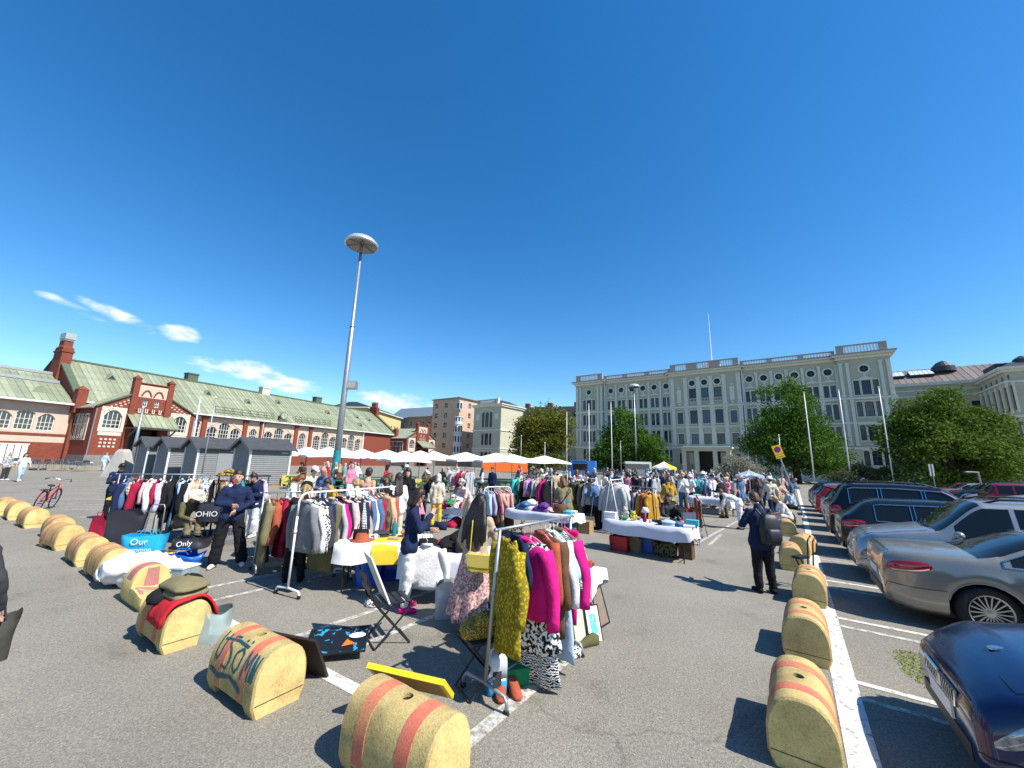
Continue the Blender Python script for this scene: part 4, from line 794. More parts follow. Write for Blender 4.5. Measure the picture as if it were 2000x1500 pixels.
            k.cap(H - hf * .06, .06, J['neck'] + V3(0, -.07, .04), .055)
        elif hk == 'bun': k.cap(H - hf * .085 + hu * .07, .04, H - hf * .09 + hu * .08, .038)
        elif hk == 'topknot': k.cap(H - hf * .02 + hu * .13, .04, H - hf * .03 + hu * .155, .032)
        elif hk == 'pony': k.cap(H - hf * .1 + hu * .02, .032, H - hf * .13 - hu * .06, .036); k.cap(H - hf * .13 - hu * .06, .036, H - hf * .12 - hu * .3, .015)
        elif hk == 'curly':
            rr = random.Random(3)
            for i in range(26): a, e = rr.uniform(0, 6.28), rr.uniform(-.3, 1.4); v_ = hs * cos(a) * cos(e) + hf * (sin(a) * cos(e) * .8 - .25) + hu * sin(e); k.cap(H + v_ * .1 + hu * .02, .042, H + v_ * .115 + hu * .02, .04, 6)
        k.xf(Sc); o = k.build('hair', hm, root); remesh(o, max(vx * .8, .014), 2); PENDING.append(o)
    k = MB()
    for n in 'RL':
        a_, t_ = J['an' + n], J['toe' + n]; d = (t_ - a_); zb = a_.z - .09
        k.cap(V3(a_.x, a_.y, zb + .045) - Vector((d.x, d.y, 0)) * .28, .043, V3(a_.x, a_.y, zb + .045) + Vector((d.x, d.y, 0)) * .15, .05); k.cap(V3(a_.x, a_.y, zb + .05), .05, V3(t_.x, t_.y, zb + .036), .036)
        if shoes == 'boots': k.cap(V3(a_.x, a_.y, zb + .06), .055, J['an' + n] + V3(0, 0, .08), .052)
    k.xf(Sc); k.v = [(x, y, max(z, 0.004)) if J['anR'].z < .3 else (x, y, z) for x, y, z in k.v]
    k.build('shoes', fab('black' if shoes == 'boots' else shoes), root, smooth=True)
    if vx < .02:
        k = MB()
        for sx in (1, -1): k.ell(H + hf * .082 + hs * sx * .031 + hu * .008, (.012, .009, .009), 8)
        k.xf(Sc); k.build('eyes', eye_m, root)
        k = MB(); k.cap(H + hf * .083 + hs * .018 - hu * .062, .006, H + hf * .083 - hs * .018 - hu * .062, .006, 6); k.xf(Sc); k.build('mouth', M('lips', (.35, .12, .1), .5), root)
    if glasses:
        k = MB()
        for sx in (1, -1): k.ell(H + hf * .09 + hs * sx * .034 + hu * .008, (.032, .014, .024), 10); k.bar(H + hf * .085 + hs * sx * .064 + hu * .014, H - hf * .02 + hs * sx * .09 + hu * .01, .006, .01)
        k.bar(H + hf * .095 + hs * .01 + hu * .012, H + hf * .095 - hs * .01 + hu * .012, .006, .008); k.xf(Sc); k.build('sunglasses', M('sunglass', (.01, .01, .012), .1, 0, 0), root)
    if hat:
        hk, hcol = hat; k = MB(); B_ = Matrix.Translation(H + hu * .06 - hf * .01) @ Matrix((hs.to_tuple() + (0,), hf.to_tuple() + (0,), hu.to_tuple() + (0,), (0, 0, 0, 1))).transposed()
        q = MB()
        if hk == 'brim': q.lathe([(.2, -.012), (.19, 0), (.112, .01), (.1, .07), (.08, .1), (.01, .108)], 20)
        elif hk == 'cap': q.lathe([(.106, -.02), (.108, .02), (.09, .07), (.05, .09), (.01, .094)], 16); q.add([(-.075, .08, -.01), (.075, .08, -.01), (.05, .19, -.02), (-.05, .19, -.02), (-.075, .08, .004), (.075, .08, .004), (.05, .19, -.008), (-.05, .19, -.008)], ((4, 5, 6, 7), (3, 2, 1, 0), (0, 1, 5, 4), (1, 2, 6, 5), (2, 3, 7, 6), (3, 0, 4, 7)))
        elif hk == 'bucket': q.lathe([(.15, -.05), (.112, .0), (.1, .08), (.01, .09)], 16)
        q.xf(B_); q.xf(Sc); o = q.build('hat', fab(hcol), root, smooth=True); md = o.modifiers.new('so', 'SOLIDIFY'); md.thickness = .006
    root['J'] = 0; del root['J']
    P = lambda j: root.matrix_basis @ (Sc @ (J[j] if isinstance(j, str) else j))
    return root, P
def flush():
    """bake the remeshed bodies and clothes to plain meshes"""
    bpy.context.view_layer.update(); dg = bpy.context.evaluated_depsgraph_get()
    todo = [(o, bpy.data.meshes.new_from_object(o.evaluated_get(dg))) for o in PENDING]
    for o, me in todo:
        o.modifiers.clear(); o.data = me
        if o.name.split('.')[0] in ('top', 'trousers') and len(me.vertices) > 1500:
            me.update()
            nr = [v.normal.copy() for v in me.vertices]; cs = [v.co.copy() for v in me.vertices]
            for v, c, nn in zip(me.vertices, cs, nr): v.co = c + nn * (.013 * noise.noise(Vector((c.x * 9 + len(me.vertices), c.y * 9, c.z * 13))) + .006 * noise.noise(Vector((c.x * 22, c.y * 22, c.z * 30))))
    PENDING.clear()
# ---------------------------------------------------------------- garments and racks
GM = {}
def garment_mesh(kind, seed):
    k_ = (kind, seed)
    if k_ in GM: return GM[k_]
    rr = random.Random(seed * 31 + len(kind)); k = MB(); n = 20; ph = rr.random() * 6; kx = rr.randint(4, 7)
    L, hw, fl, th = {'shirt': (.72, .235, 1.03, .03), 'jacket': (.70, .26, 1.04, .062), 'coat': (1.05, .26, 1.12, .055), 'dress': (1.15, .2, 1.5, .035), 'blouse': (.62, .22, 1.1, .03), 'trousers': (1.02, .2, .9, .035), 'skirt': (.75, .19, 1.5, .04), 'scarf': (.9, .09, 1.2, .03)}[kind]
    prof = [(.085, .05, .35), (.105, .09, .5), (.13, .55, .7), (.16, .86, .85), (.2, .98, 1)] if kind not in ('trousers', 'skirt', 'scarf') else [(.1, .96, .7), (.13, 1, 1)]
    rings = []
    for z, a, b in prof: rings.append([(th * b * sin(t), hw * a * cos(t), -z) for t in [2 * pi * j / n for j in range(n)]])
    for i in range(1, 10):
        t = i / 9; z = prof[-1][0] + (L - prof[-1][0]) * t; w_ = hw * (1 - .1 * sin(pi * min(1, t * 1.4)) * (kind in ('dress',)) * 1.8 + (fl - 1) * t)
        rings.append([((th * (1 + .25 * t) * sin(a) * (1 + .3 * t * sin(kx * a + ph)) + .022 * t * sin(kx * .5 * cos(a) * 3 + ph)), w_ * cos(a) * (1 + .04 * sin(2 * a + ph + 3 * t)), -z + (.012 * sin(3 * a + ph) if i == 9 else 0)) for a in [2 * pi * j / n for j in range(n)]])
    k.loft(rings, cap=True)
    if kind in ('shirt', 'jacket', 'coat', 'blouse') or (kind == 'dress' and seed % 2):
        sl = {'shirt': .55, 'jacket': .58, 'coat': .6, 'blouse': .45, 'dress': .3}[kind]; sr = {'jacket': .066, 'coat': .066}.get(kind, .052)
        for s in (1, -1):
            a = Vector((0, s * hw * .86, -.17)); pts = []; rs = []; dx = rr.uniform(-.05, .05); dy = s * rr.uniform(.05, .11)
            for i in range(8): t = i / 7; pts.append(a + Vector((dx * t + .012 * sin(7 * t + ph), dy * t + s * .03 * sin(pi * t), -sl * t))); rs.append(sr * (1.08 - .28 * t) * (1 + .07 * sin(9 * t + ph)))
            k.tube(pts, rs, 10)
    if kind in ('jacket', 'coat', 'shirt'): k.tube([(th * .7, -.07, -.1), (th * 1.25, -.055, -.16), (th * 1.3, -.012, -.26)], .02, 6); k.tube([(th * .7, .07, -.1), (th * 1.25, .055, -.16), (th * 1.3, .012, -.26)], .02, 6); k.tube([(-th * .6, -.07, -.095), (-th * 1.1, 0, -.085), (-th * .6, .07, -.095)], .022, 6)
    k.v = [(x + .022 * noise.noise(Vector((x * 7, y * 7 + seed * 3, z * 5))) * min(1, abs(z) * 3), y + .014 * noise.noise(Vector((x * 6 + 5, y * 5, z * 7 + seed))), z) for x, y, z in k.v]
    GM[k_] = k.mesh(kind, cloth('grey'), True); return GM[k_]
hk = MB(); hk.tube([(0, -.19, -.17), (0, -.06, -.105), (0, 0, -.085), (0, .06, -.105), (0, .19, -.17)], .008, 6); hk.tube([(0, 0, -.085), (0, 0, -.03), (.0, .022, -.005), (0, .012, .022), (0, -.012, .022)], .004, 5)
HANG = {c: hk.mesh('hanger', m, True) for c, m in (('white', metal_white), ('black', black_plastic), ('wood', wood), ('pink', cloth('pink')))}
NOUN = {'shirt': 'shirt', 'jacket': 'jacket', 'coat': 'long coat', 'dress': 'dress', 'blouse': 'blouse', 'trousers': 'trousers', 'skirt': 'skirt', 'scarf': 'scarf'}
def hang(kind, colr, p, along, label, group, seed=0, tilt=0.0, sc=1.0, hanger='white'):
    o = link(kind if kind != 'coat' else 'long_coat', garment_mesh(kind, seed % 4), None, p, ang(along) + tilt); o.material_slots[0].link = 'OBJECT'; o.material_slots[0].material = fab(colr); o.scale = (sc, sc, sc)
    link('hanger', HANG[hanger], o); return tag(o, label, NOUN[kind].split()[-1], group)
def fill_rack(phrase, p0, p1, z, items, seed=1, t0=.04, t1=.96, jit=.5, hg=('white', 'black', 'wood'), tiltmax=.12):
    p0, p1 = Vector((p0[0], p0[1], z)), Vector((p1[0], p1[1], z)); rr = random.Random(seed); n = len(items); L = (p1 - p0).length; o = []
    nm = [('%s %s' % (c, NOUN[k])) for k, c in items]
    for i, (k, c) in enumerate(items):
        t = t0 + (t1 - t0) * (i + .5 + rr.uniform(-.25, .25) * jit) / n; pr = 'at the near end' if i == 0 else ('at the far end' if i == n - 1 else 'between %s and %s' % (nm[i - 1], nm[i + 1]))
        lab = '%s on the %s, %s' % (nm[i], phrase, pr)
        while len(lab.split()) > 16: lab = lab.replace(' the ', ' ', 1) if ' the ' in lab else ' '.join(lab.split()[:16])
        o.append(hang(k, c, p0.lerp(p1, t) - Vector((0, 0, .025)), p1 - p0, lab, 'clothes on the ' + phrase, rr.randint(0, 99), rr.uniform(-tiltmax, tiltmax), rr.uniform(1.02, 1.2), rr.choice(hg)))
    return o
def rack(label, p0, p1, z=1.5, mat=None, style='T', foot=.24, group='clothes racks'):
    mat = mat or metal_grey; p0, p1 = Vector((p0[0], p0[1], 0)), Vector((p1[0], p1[1], 0)); d = (p1 - p0).normalized(); n = Vector((-d.y, d.x, 0)); L = (p1 - p0).length
    t = thing('clothes_rack', label, 'clothes rack', p0, ang(d), group)
    k = MB()
    if style == 'arch': k.tube([(0, 0, z - .35), (0, 0, z - .12), (.04, 0, z - .04), (.12, 0, z), (L - .12, 0, z), (L - .04, 0, z - .04), (L, 0, z - .12), (L, 0, z - .35)], .016, 10)
    else: k.tube([(-.05, 0, z), (L + .05, 0, z)], .015, 10); k.tube([(-.07, 0, z), (-.05, 0, z)], .02, 8)
    k.build('rail', mat, t, True)
    for x in (0, L):
        k = MB(); 
        if style == 'A': [k.tube([(x, 0, z + .06), (x, s * .3, .0)], .014, 8) for s in (1, -1)]
        else: k.tube([(x, 0, .16 if style != 'arch' else .1), (x, 0, z if style != 'arch' else z - .35)], .017, 10); k.tube([(x, 0, z * .6), (x, 0, z * .6 + .05)], .024, 8)
        k.build('post', mat, t, True)
        if style != 'A':
            k = MB(); h_ = .14 if style != 'arch' else .1; k.tube([(x, -foot, .03), (x, -foot, h_ * .7), (x, -foot + .03, h_), (x, 0, h_ + .02), (x, foot - .03, h_), (x, foot, h_ * .7), (x, foot, .03)], .016, 8); fo = k.build('foot', mat, t, True)
            for s in (1, -1): k = MB(); k.lathe([(.012, -.02), (.03, -.012), (.03, .012), (.012, .02)], 10); k.xf(Matrix.Translation((x, s * foot, .03)) @ Matrix.Rotation(pi / 2, 4, 'Y')); k.build('castor', black_plastic, fo)
    if style == 'T': k = MB(); k.tube([(0, 0, .15), (L, 0, .15)], .014, 8); k.build('cross_bar', mat, t, True)
    return t
# ---------------------------------------------------------------- cars
def paint(name, c, metal=.5, rough=.28): return M(name, c, rough, metal if sum(c) > .2 else .0, .04, 30, spec=.4 if sum(c) > .2 else .3, coat=.7 if sum(c) > .2 else .35)
tail_red = M('tail_lamp_red', (.35, .006, .01), .12, 0, 0, coat=1); lamp_clear = M('headlamp_clear', (.42, .45, .5), .08, .5, .25, 14, coat=1, col2=(.08, .09, .1)); plate_m = M('number_plate', (.7, .7, .68), .4, 0, 0)
car_glass = M('car_glass', (.010, .013, .014), .04, 0, 0, spec=.4)
def interp(P, x):
    if x <= P[0][0]: return P[0][1]
    for (a, b), (c, d) in zip(P[:-1], P[1:]):
        if x <= c: t = (x - a) / (c - a); t = t * t * (3 - 2 * t) * .5 + t * .5; return b + (d - b) * t
    return P[-1][1]
RIMS = {}
def rim_mesh(r, ns):
    if (r, ns) in RIMS: return RIMS[(r, ns)]
    t = MB(); t.lathe([(r * .69, -.1), (r * .78, -.11), (r * .95, -.108), (r, -.085), (r, .085), (r * .95, .108), (r * .78, .11), (r * .69, .1)], 32)
    m = MB(); m.lathe([(r * .60, -.05), (r * .69, .1), (r * .71, .108), (r * .66, .1), (r * .62, .06)], 32)
    for i in range(ns):
        a = 2 * pi * i / ns; w_ = .016 if ns > 10 else .03; m.bar((cos(a) * r * .12, sin(a) * r * .12, .07), (cos(a) * r * .65, sin(a) * r * .65, .085), w_, .03)
    m.lathe([(r * .19, .05), (r * .17, .085), (.001, .09)], 16)
    b = MB(); b.lathe([(.001, .01), (r * .66, .01)], 24); b.lathe([(.001, -.1), (r * .66, -.1)], 24)
    RIMS[(r, ns)] = (t.mesh('tyre', rubber, True), m.mesh('rim', M('alloy_rim', (.42, .43, .43), .3, .85, 0)), b.mesh('brake_disc', M('brake_dark', (.02, .02, .02), .5)))
    return RIMS[(r, ns)]
def car(label, ref, head, kind, pm, at_='rear', group='cars parked along the bays', detail=2, trim=True, rails=False, plate=True, sc=.97, pill=False):
    """ref: ground point under the middle of the rear (or front) end; head: driving direction"""
    S_ = {
     'coupe': dict(L=4.6, W=1.78, top=[(0, .70), (.03, .92), (.12, .985), (.5, 1.01), (.98, 1.03), (1.75, 1.33), (2.15, 1.385), (2.6, 1.37), (3.35, .99), (3.6, .93), (4.3, .80), (4.55, .66), (4.6, .56)], belt=[(0, .88), (.9, .95), (2, .94), (3.3, .91), (4.2, .76), (4.6, .55)], rw=(.98, 1.75), ws=(2.6, 3.35), sg=[(1.22, 2.02), (2.08, 3.05)], ax=(1.0, 3.76), r=.325),
     'suv': dict(L=4.22, W=1.79, top=[(0, .60), (.03, .98), (.1, 1.1), (.42, 1.60), (.6, 1.66), (1.5, 1.69), (2.35, 1.66), (3.05, 1.12), (3.3, 1.07), (3.95, .95), (4.15, .8), (4.22, .6)], belt=[(0, 1.04), (1.5, 1.03), (3.0, 1.0), (3.9, .88), (4.22, .58)], rw=(.1, .42), ws=(2.35, 3.05), sg=[(.5, 1.12), (1.2, 1.98), (2.04, 2.78)], ax=(.82, 3.4), r=.335),
     'wagon': dict(L=4.7, W=1.82, top=[(0, .6), (.03, .95), (.12, 1.06), (.62, 1.42), (.85, 1.47), (1.9, 1.5), (2.6, 1.46), (3.45, 1.0), (3.7, .95), (4.4, .84), (4.64, .68), (4.7, .55)], belt=[(0, .98), (1.5, .98), (3.3, .94), (4.3, .78), (4.7, .54)], rw=(.12, .62), ws=(2.6, 3.45), sg=[(.7, 1.35), (1.42, 2.25), (2.31, 3.15)], ax=(.95, 3.8), r=.33),
     'sedan': dict(L=4.65, W=1.81, top=[(0, .64), (.03, .9), (.12, 1.0), (.9, 1.05), (1.6, 1.38), (2.1, 1.44), (2.5, 1.43), (3.25, 1.0), (3.5, .97), (4.25, .86), (4.5, .76), (4.62, .66), (4.65, .54)], belt=[(0, .86), (1, .95), (3.2, .92), (4.3, .78), (4.65, .54)], rw=(.9, 1.6), ws=(2.5, 3.25), sg=[(1.3, 2.02), (2.08, 2.98)], ax=(.95, 3.78), r=.33),
     'hatch': dict(L=4.1, W=1.74, top=[(0, .6), (.03, .9), (.1, 1.0), (.5, 1.42), (.7, 1.46), (1.6, 1.48), (2.1, 1.45), (2.9, 1.0), (3.15, .96), (3.8, .83), (4.05, .68), (4.1, .55)], belt=[(0, .96), (2.8, .94), (3.8, .76), (4.1, .54)], rw=(.1, .5), ws=(2.1, 2.9), sg=[(.6, 1.2), (1.27, 1.9), (1.96, 2.62)], ax=(.75, 3.3), r=.315)}[kind]
    L, W2 = S_['L'], S_['W'] / 2; top, belt = S_['top'], S_['belt']; Hr = max(z for _, z in top); r = S_['r']; Ra = r + .055
    xs = sorted({round(x, 4) for x in [0, .012, .03, .06, L - .012, L - .03, L - .06, L] + [L * i / 64 for i in range(65)] + [a + Ra * cos(pi * j / 12) for a in S_['ax'] for j in range(13)] + [e for g_ in S_['sg'] for e in g_] + list(S_['rw']) + list(S_['ws'])})
    xs = [x for i, x in enumerate(xs) if i == 0 or x - xs[i - 1] > .008]
    def ring(x):
        f = 1 - .16 * max(0, 1 - x / .55) ** 2.2 - .21 * max(0, (x - (L - .8)) / .8) ** 2.3
        if x < .05: f -= .05 * (1 - x / .05) ** 2
        if x > L - .05: f -= .06 * (1 - (L - x) / .05) ** 2
        w_ = W2 * f; zb = .21 + .06 * max(0, 1 - x / .25) + .05 * max(0, (x - L + .3) / .3); ar = 0
        for a in S_['ax']:
            if abs(x - a) < Ra: zz = r + sqrt(Ra * Ra - (x - a) ** 2); ar = 1; zb = max(zb, zz)
        zt = interp(top, x); bl = min(interp(belt, x), zt - .02); wr = W2 * .70; ta = (W2 * .955 - wr) / (Hr - .95)
        zb = min(zb, bl - .16); mid = zb + (bl - zb) * .45; h = zt - bl
        wg = lambda z: max(.1, w_ * .955 - max(0, z - bl) * ta)
        z6 = bl + max(.012, h - .10) if h > .16 else bl + h * .5; z7 = bl + max(.018, h - .05) if h > .16 else bl + h * .75
        P = [(w_ * (.985 if ar else .93), zb), (w_ * .99, zb + .05), (w_ * 1.0, mid), (w_ * .992, bl - .17 if bl - .17 > mid else mid + .01), (w_ * .982, bl - .05), (w_ * .955, bl), (wg(z6), z6), (wg(z7) - .018, z7), (wg(z7) * .9 - .02, zt - .008 if h > .1 else bl + h * .9), (wg(z7) * .5, zt + .01), (0, zt + .018)]
        return P
    Rg = [ring(x) for x in xs]; nP = len(Rg[0])
    t = thing('parked_car', label, 'car', (0, 0, 0), 0, group); t.rotation_euler = (0, 0, ang(head)); hv = Vector((head[0], head[1], 0)).normalized(); off = hv * (L * sc if at_ == 'front' else 0); t.location = (ref[0] - off.x, ref[1] - off.y, 0); t.scale = (sc,) * 3
    V_ = []; idx = {}
    for i, x in enumerate(xs):
        for k in range(nP):
            y, z = Rg[i][k]
            for s in ((1, -1) if k < nP - 1 else (1,)): idx[(i, k, s)] = len(V_); V_.append((x, s * y, z))
        idx[(i, nP - 1, -1)] = idx[(i, nP - 1, 1)]
    groups = {}
    def cls(x0, x1, k, s):
        xm = (x0 + x1) / 2; h = interp(top, xm) - interp(belt, xm)
        if k == 5 and h > .2:
            for j, (a, b) in enumerate(S_['sg']):
                if a - .004 <= x0 and x1 <= b + .004: return ('side_window', s, j)
        if k >= 7 and S_['ws'][0] + .03 < xm < S_['ws'][1] - .02: return ('windscreen', 0, 0)
        if k >= 7 and S_['rw'][0] + .02 < xm < S_['rw'][1] - .03: return ('rear_window', 0, 0)
        if k == 0 and not (L * .0 < 0): return ('body', 0, 0)
        return ('body', 0, 0)
    for i in range(len(xs) - 1):
        for k in range(nP - 1):
            for s in (1, -1):
                q = (idx[(i, k, s)], idx[(i + 1, k, s)], idx[(i + 1, k + 1, s)], idx[(i, k + 1, s)])
                if s < 0: q = q[::-1]
                if k == nP - 2: q = tuple(dict.fromkeys(q))
                groups.setdefault(cls(xs[i], xs[i + 1], k, s), []).append(q)
    for i in (0, len(xs) - 1):
        q = [idx[(i, k, 1)] for k in range(nP)] + [idx[(i, k, -1)] for k in range(nP - 2, -1, -1)]; groups[('body', 0, 0)].append(tuple(q))
    mats = {'body': pm, 'side_window': car_glass, 'windscreen': car_glass, 'rear_window': car_glass, 'tail_light': tail_red, 'headlight': lamp_clear}
    for (nm, s, j), fs in groups.items():
        used = sorted({v for f in fs for v in f}); mp = {v: n for n, v in enumerate(used)}; k = MB(); k.add([V_[v] for v in used], [tuple(mp[v] for v in f) for f in fs]); k.build(nm, mats[nm], t, auto=radians(50))
    k = MB(); k.box(.12, L - .15, -W2 * .8, W2 * .8, .16, .5); k.box(.3, L - .5, -W2 * .62, W2 * .62, .5, .8); k.build('underbody', black_plastic, t)
    ns = 18 if kind == 'coupe' else 5 if kind == 'suv' else 10; ty, rm, bd = rim_mesh(r, ns)
    for a in S_['ax']:
        for s in (1, -1):
            o = link('wheel', ty, t, (a, s * (W2 - .13), r)); o.rotation_euler = (-s * pi / 2, 0, .2); link('rim', rm, o); link('brake_disc', bd, o)
    def xi(x): return min(range(len(xs)), key=lambda i: abs(xs[i] - x))
    def surf(x, k, s=1, o=.004): i = xi(x); y, z = Rg[i][k]; return (xs[i], s * (y + o), z)
    def yat(x, z):
        R = ring(x)
        for (y0, z0), (y1, z1) in zip(R[1:6], R[2:7]):
            if z0 <= z <= z1: return y0 + (y1 - y0) * (z - z0) / max(1e-4, z1 - z0)
        return R[1][0]
    def lens(nm, x0, x1, dz, hm, mat, sk=0.0):
        for s in (1, -1):
            k = MB(); rows = []
            for i in range(15):
                u = i / 14; x = x0 + (x1 - x0) * u; h = hm * max(.06, 1 - abs(2 * u - 1) ** 2.6) ** .5; zc = min(interp(belt, x), interp(top, x) - .02) + dz + sk * (u - .5)
                rows.append([(x, s * (yat(x, min(zc + h * v, interp(top, x) - .03)) + .004 + .012 * (1 - v * v) ** .5 * min(1, 4 * u, 4 * (1 - u))), min(zc + h * v, interp(top, x) - .03)) for v in (-1, -.7, -.3, 0, .3, .7, 1)])
            k.loft(rows, close=False); o = k.build(nm, mat, t, True)
            if nm == 'tail_light' and detail > 1: k = MB(); k.tube([tuple(Vector(r[1]) + Vector((0, s * .008, .004))) for r in rows[2:-1]], .011, 5); k.build('reversing_lamp', M('pale_lens', (.6, .45, .42), .15, 0, 0), o)
            if nm == 'headlight' and detail > 1:
                for u in (5, 9): k = MB(); k.ell(Vector(rows[u][3]) + Vector((0, s * .004, 0)), (.055, .012, hm * .75), 12); k.build('projector_lens', M('projector', (.05, .055, .06), .05, .3, 0), o)
    tl = {'coupe': (.015, .52, -.1, .078, .02), 'sedan': (.015, .45, -.1, .07, 0), 'suv': (.012, .3, -.12, .14, .05), 'wagon': (.012, .5, -.1, .085, .05), 'hatch': (.012, .3, -.1, .13, .04)}[kind]
    lens('tail_light', tl[0], tl[1], tl[2], tl[3], tail_red, tl[4]); lens('headlight', L - .62, L - .06, -.08 if kind != 'suv' else -.1, .062 if kind != 'suv' else .085, lamp_clear, -.03)
    if detail:
        sx0, sx1 = S_['sg'][0][0], S_['sg'][-1][1]; inn = [x for x in xs if sx0 <= x <= sx1]
        if trim:
            for s in (1, -1):
                k = MB(); k.tube([surf(x, 5, s) for x in inn], .009, 5)
                if kind == 'coupe': k.tube([surf(x, 6, s) for x in inn], .011, 5); k.tube([surf(sx0, 5, s), surf(sx0, 6, s)], .011, 5)
                
                if pill:
                    for g_ in S_['sg']: [k.tube([surf(x, 5, s), surf(x, 6, s)], .012, 5) for x in g_]
                    k.tube([surf(x, 6, s) for x in inn], .012, 5)
                k.build('window_trim', chrome if kind != 'suv' or pill else black_plastic, t)
        for s in (1, -1):
            for x in ([S_['sg'][-1][1] + .06, S_['sg'][-1][0] - .03] + ([S_['sg'][0][0] + .12] if len(S_['sg']) > 2 else [])):
                k = MB(); k.tube([surf(x, q, s, .0015) for q in range(1, 6)], .0045, 4); k.build('door_seam', black_plastic, t)
            for x in [g_[0] + .2 for g_ in S_['sg'][-2 if len(S_['sg']) > 2 else -1:]]:
                p = surf(x, 4, s, .02); k = MB(); k.bar((p[0] - .1, p[1], p[2] - .06), (p[0] + .1, p[1], p[2] - .06), .03, .035); k.build('door_handle', pm, t)
            p = surf(S_['sg'][-1][1] - .02, 5, s, .1); k = MB(); k.ell((p[0], p[1] + s * .02, p[2] + .07), (.075, .1, .07), 12); k.bar((p[0], p[1] - s * .12, p[2] + .01), (p[0], p[1], p[2] + .03), .05, .03); k.build('wing_mirror', pm, t, True)
            k = MB()
            for a in S_['ax']: k.tube([(a + Ra * cos(pi * j / 12), s * (W2 * .985), r + Ra * sin(pi * j / 12)) for j in range(1, 12)], .012 if kind != 'suv' else .035, 6)
            k.build('arch_trim', pm if kind != 'suv' else black_plastic, t)
        if rails:
            for s in (1, -1): x0, x1 = S_['sg'][0][0], S_['ws'][0] - .05; k = MB(); k.tube([(x0, s * W2 * .62, Hr - .03)] + [(x0 + (x1 - x0) * q / 8, s * W2 * .62, interp(top, x0 + (x1 - x0) * q / 8) + .055) for q in range(1, 8)] + [(x1, s * W2 * .62, interp(top, x1) - .02)], .018, 8); k.build('roof_rail', black_plastic if kind == 'suv' else chrome, t, True)
        k = MB(); k.box(-.012, .02, -W2 * .55, W2 * .55, .3, .42); k.box(L - .05, L + .006, -W2 * .6, W2 * .6, .26, .36); k.build('bumper_insert', black_plastic, t)
        k = MB(); k.box(L - .06, L + .004, -.33, -.03, .5, .6); k.box(L - .06, L + .004, .03, .33, .5, .6); k.build('grille', black_plastic, t); k = MB(); [k.bar((L + .008, y, .505), (L + .008, y, .595), .012, .012) for y in [i * .05 - .31 for i in range(6)] + [i * .05 + .05 for i in range(6)]]; k.tube([(L + .008, .02, .5), (L + .008, .34, .5), (L + .004, .36, .6), (L + .004, .02, .6), (L + .008, .02, .5)], .011, 5); k.tube([(L + .008, -.02, .5), (L + .008, -.34, .5), (L + .004, -.36, .6), (L + .004, -.02, .6), (L + .008, -.02, .5)], .011, 5); k.build('grille_chrome', chrome, t)
        k = MB(); k.tube([(S_['rw'][0] - .0 if 0 else L * .5, 0, Hr + .02), (L * .5 - .06, 0, Hr + .07)], [.03, .008], 6); k.build('roof_antenna', black_plastic, t)
        if plate:
            k = MB(); k.box(-.02, -.004, -.26, .26, .55, .66); k.box(L + .004, L + .02, -.26, .26, .38, .49); o = k.build('number_plate', plate_m, t)
        nz_ = L - .2; k = MB(); [k.tube([surf(x, 8, s, .002) for x in xs if S_['ws'][1] + .06 < x < L - .16], .005, 4) for s in (1, -1)]; k.tube([(nz_ - .02, y * W2 * .7, interp(top, nz_ - .02) + .012 - abs(y) * .012) for y in (-1, -.6, 0, .6, 1)], .0045, 4); k.build('bonnet_seam', black_plastic, t)
        for e0, e1 in ((0, S_['ax'][0] - Ra), (S_['ax'][1] + Ra, L)): k = MB(); [k.tube([surf(x, 2, s, .0015) for x in xs if e0 - .001 <= x <= e1], .0045, 4) for s in (1,)]; k.build('bumper_seam', black_plastic, t); k = MB(); k.tube([surf(x, 2, -1, .0015) for x in xs if e0 - .001 <= x <= e1], .0045, 4); k.build('bumper_seam', black_plastic, t)
        if kind in ('coupe', 'sedan'): k = MB(); k.tube([(.1, y * W2 * .75, interp(top, .1) + .014 - abs(y) * .01) for y in (-1, -.5, 0, .5, 1)], .005, 4); k.build('boot_seam', black_plastic, t)
        k = MB(); k.lathe([(.045, -.004), (.045, .004), (.036, .006), (.001, .006)], 20, c=(0, 0, 0)); k.xf(Matrix.Translation((L - .33, 0, interp(top, L - .33) + .022)) @ Matrix.Rotation(.2, 4, 'Y')); b_ = k.build('badge', chrome, t)
        for s in (1, -1): k = MB(); k.tube([(S_['ws'][1] + .03, s * .1, interp(top, S_['ws'][1]) + .03), (S_['ws'][1] - .02, s * .1 + .5, interp(top, S_['ws'][1] - .02) + .02)], .008, 5); k.build('wiper', black_plastic, t)
    return t, surf, S_
# ---------------------------------------------------------------- vegetation
def leaf_mat(name, c, c2):
    m = bpy.data.materials.new(name); m.use_nodes = True; t = m.node_tree; b = t.nodes['Principled BSDF']; b.inputs['Roughness'].default_value = .8; b.inputs['Specular IOR Level'].default_value = .12
    g_ = t.nodes.new('ShaderNodeNewGeometry'); r = t.nodes.new('ShaderNodeValToRGB'); r.color_ramp.elements[0].color = tuple(c) + (1,); r.color_ramp.elements[1].color = tuple(c2) + (1,)
    t.links.new(g_.outputs['Random Per Island'], r.inputs[0]); t.links.new(r.outputs[0], b.inputs['Base Color'])
    tr = t.nodes.new('ShaderNodeBsdfTranslucent'); t.links.new(r.outputs[0], tr.inputs[0]); mx = t.nodes.new('ShaderNodeMixShader'); mx.inputs[0].default_value = .32
    t.links.new(b.outputs[0], mx.inputs[1]); t.links.new(tr.outputs[0], mx.inputs[2]); t.links.new(mx.outputs[0], t.nodes['Material Output'].inputs[0]); return m
bark = M('bark', (.07, .05, .035), .9, 0, .3, 8)
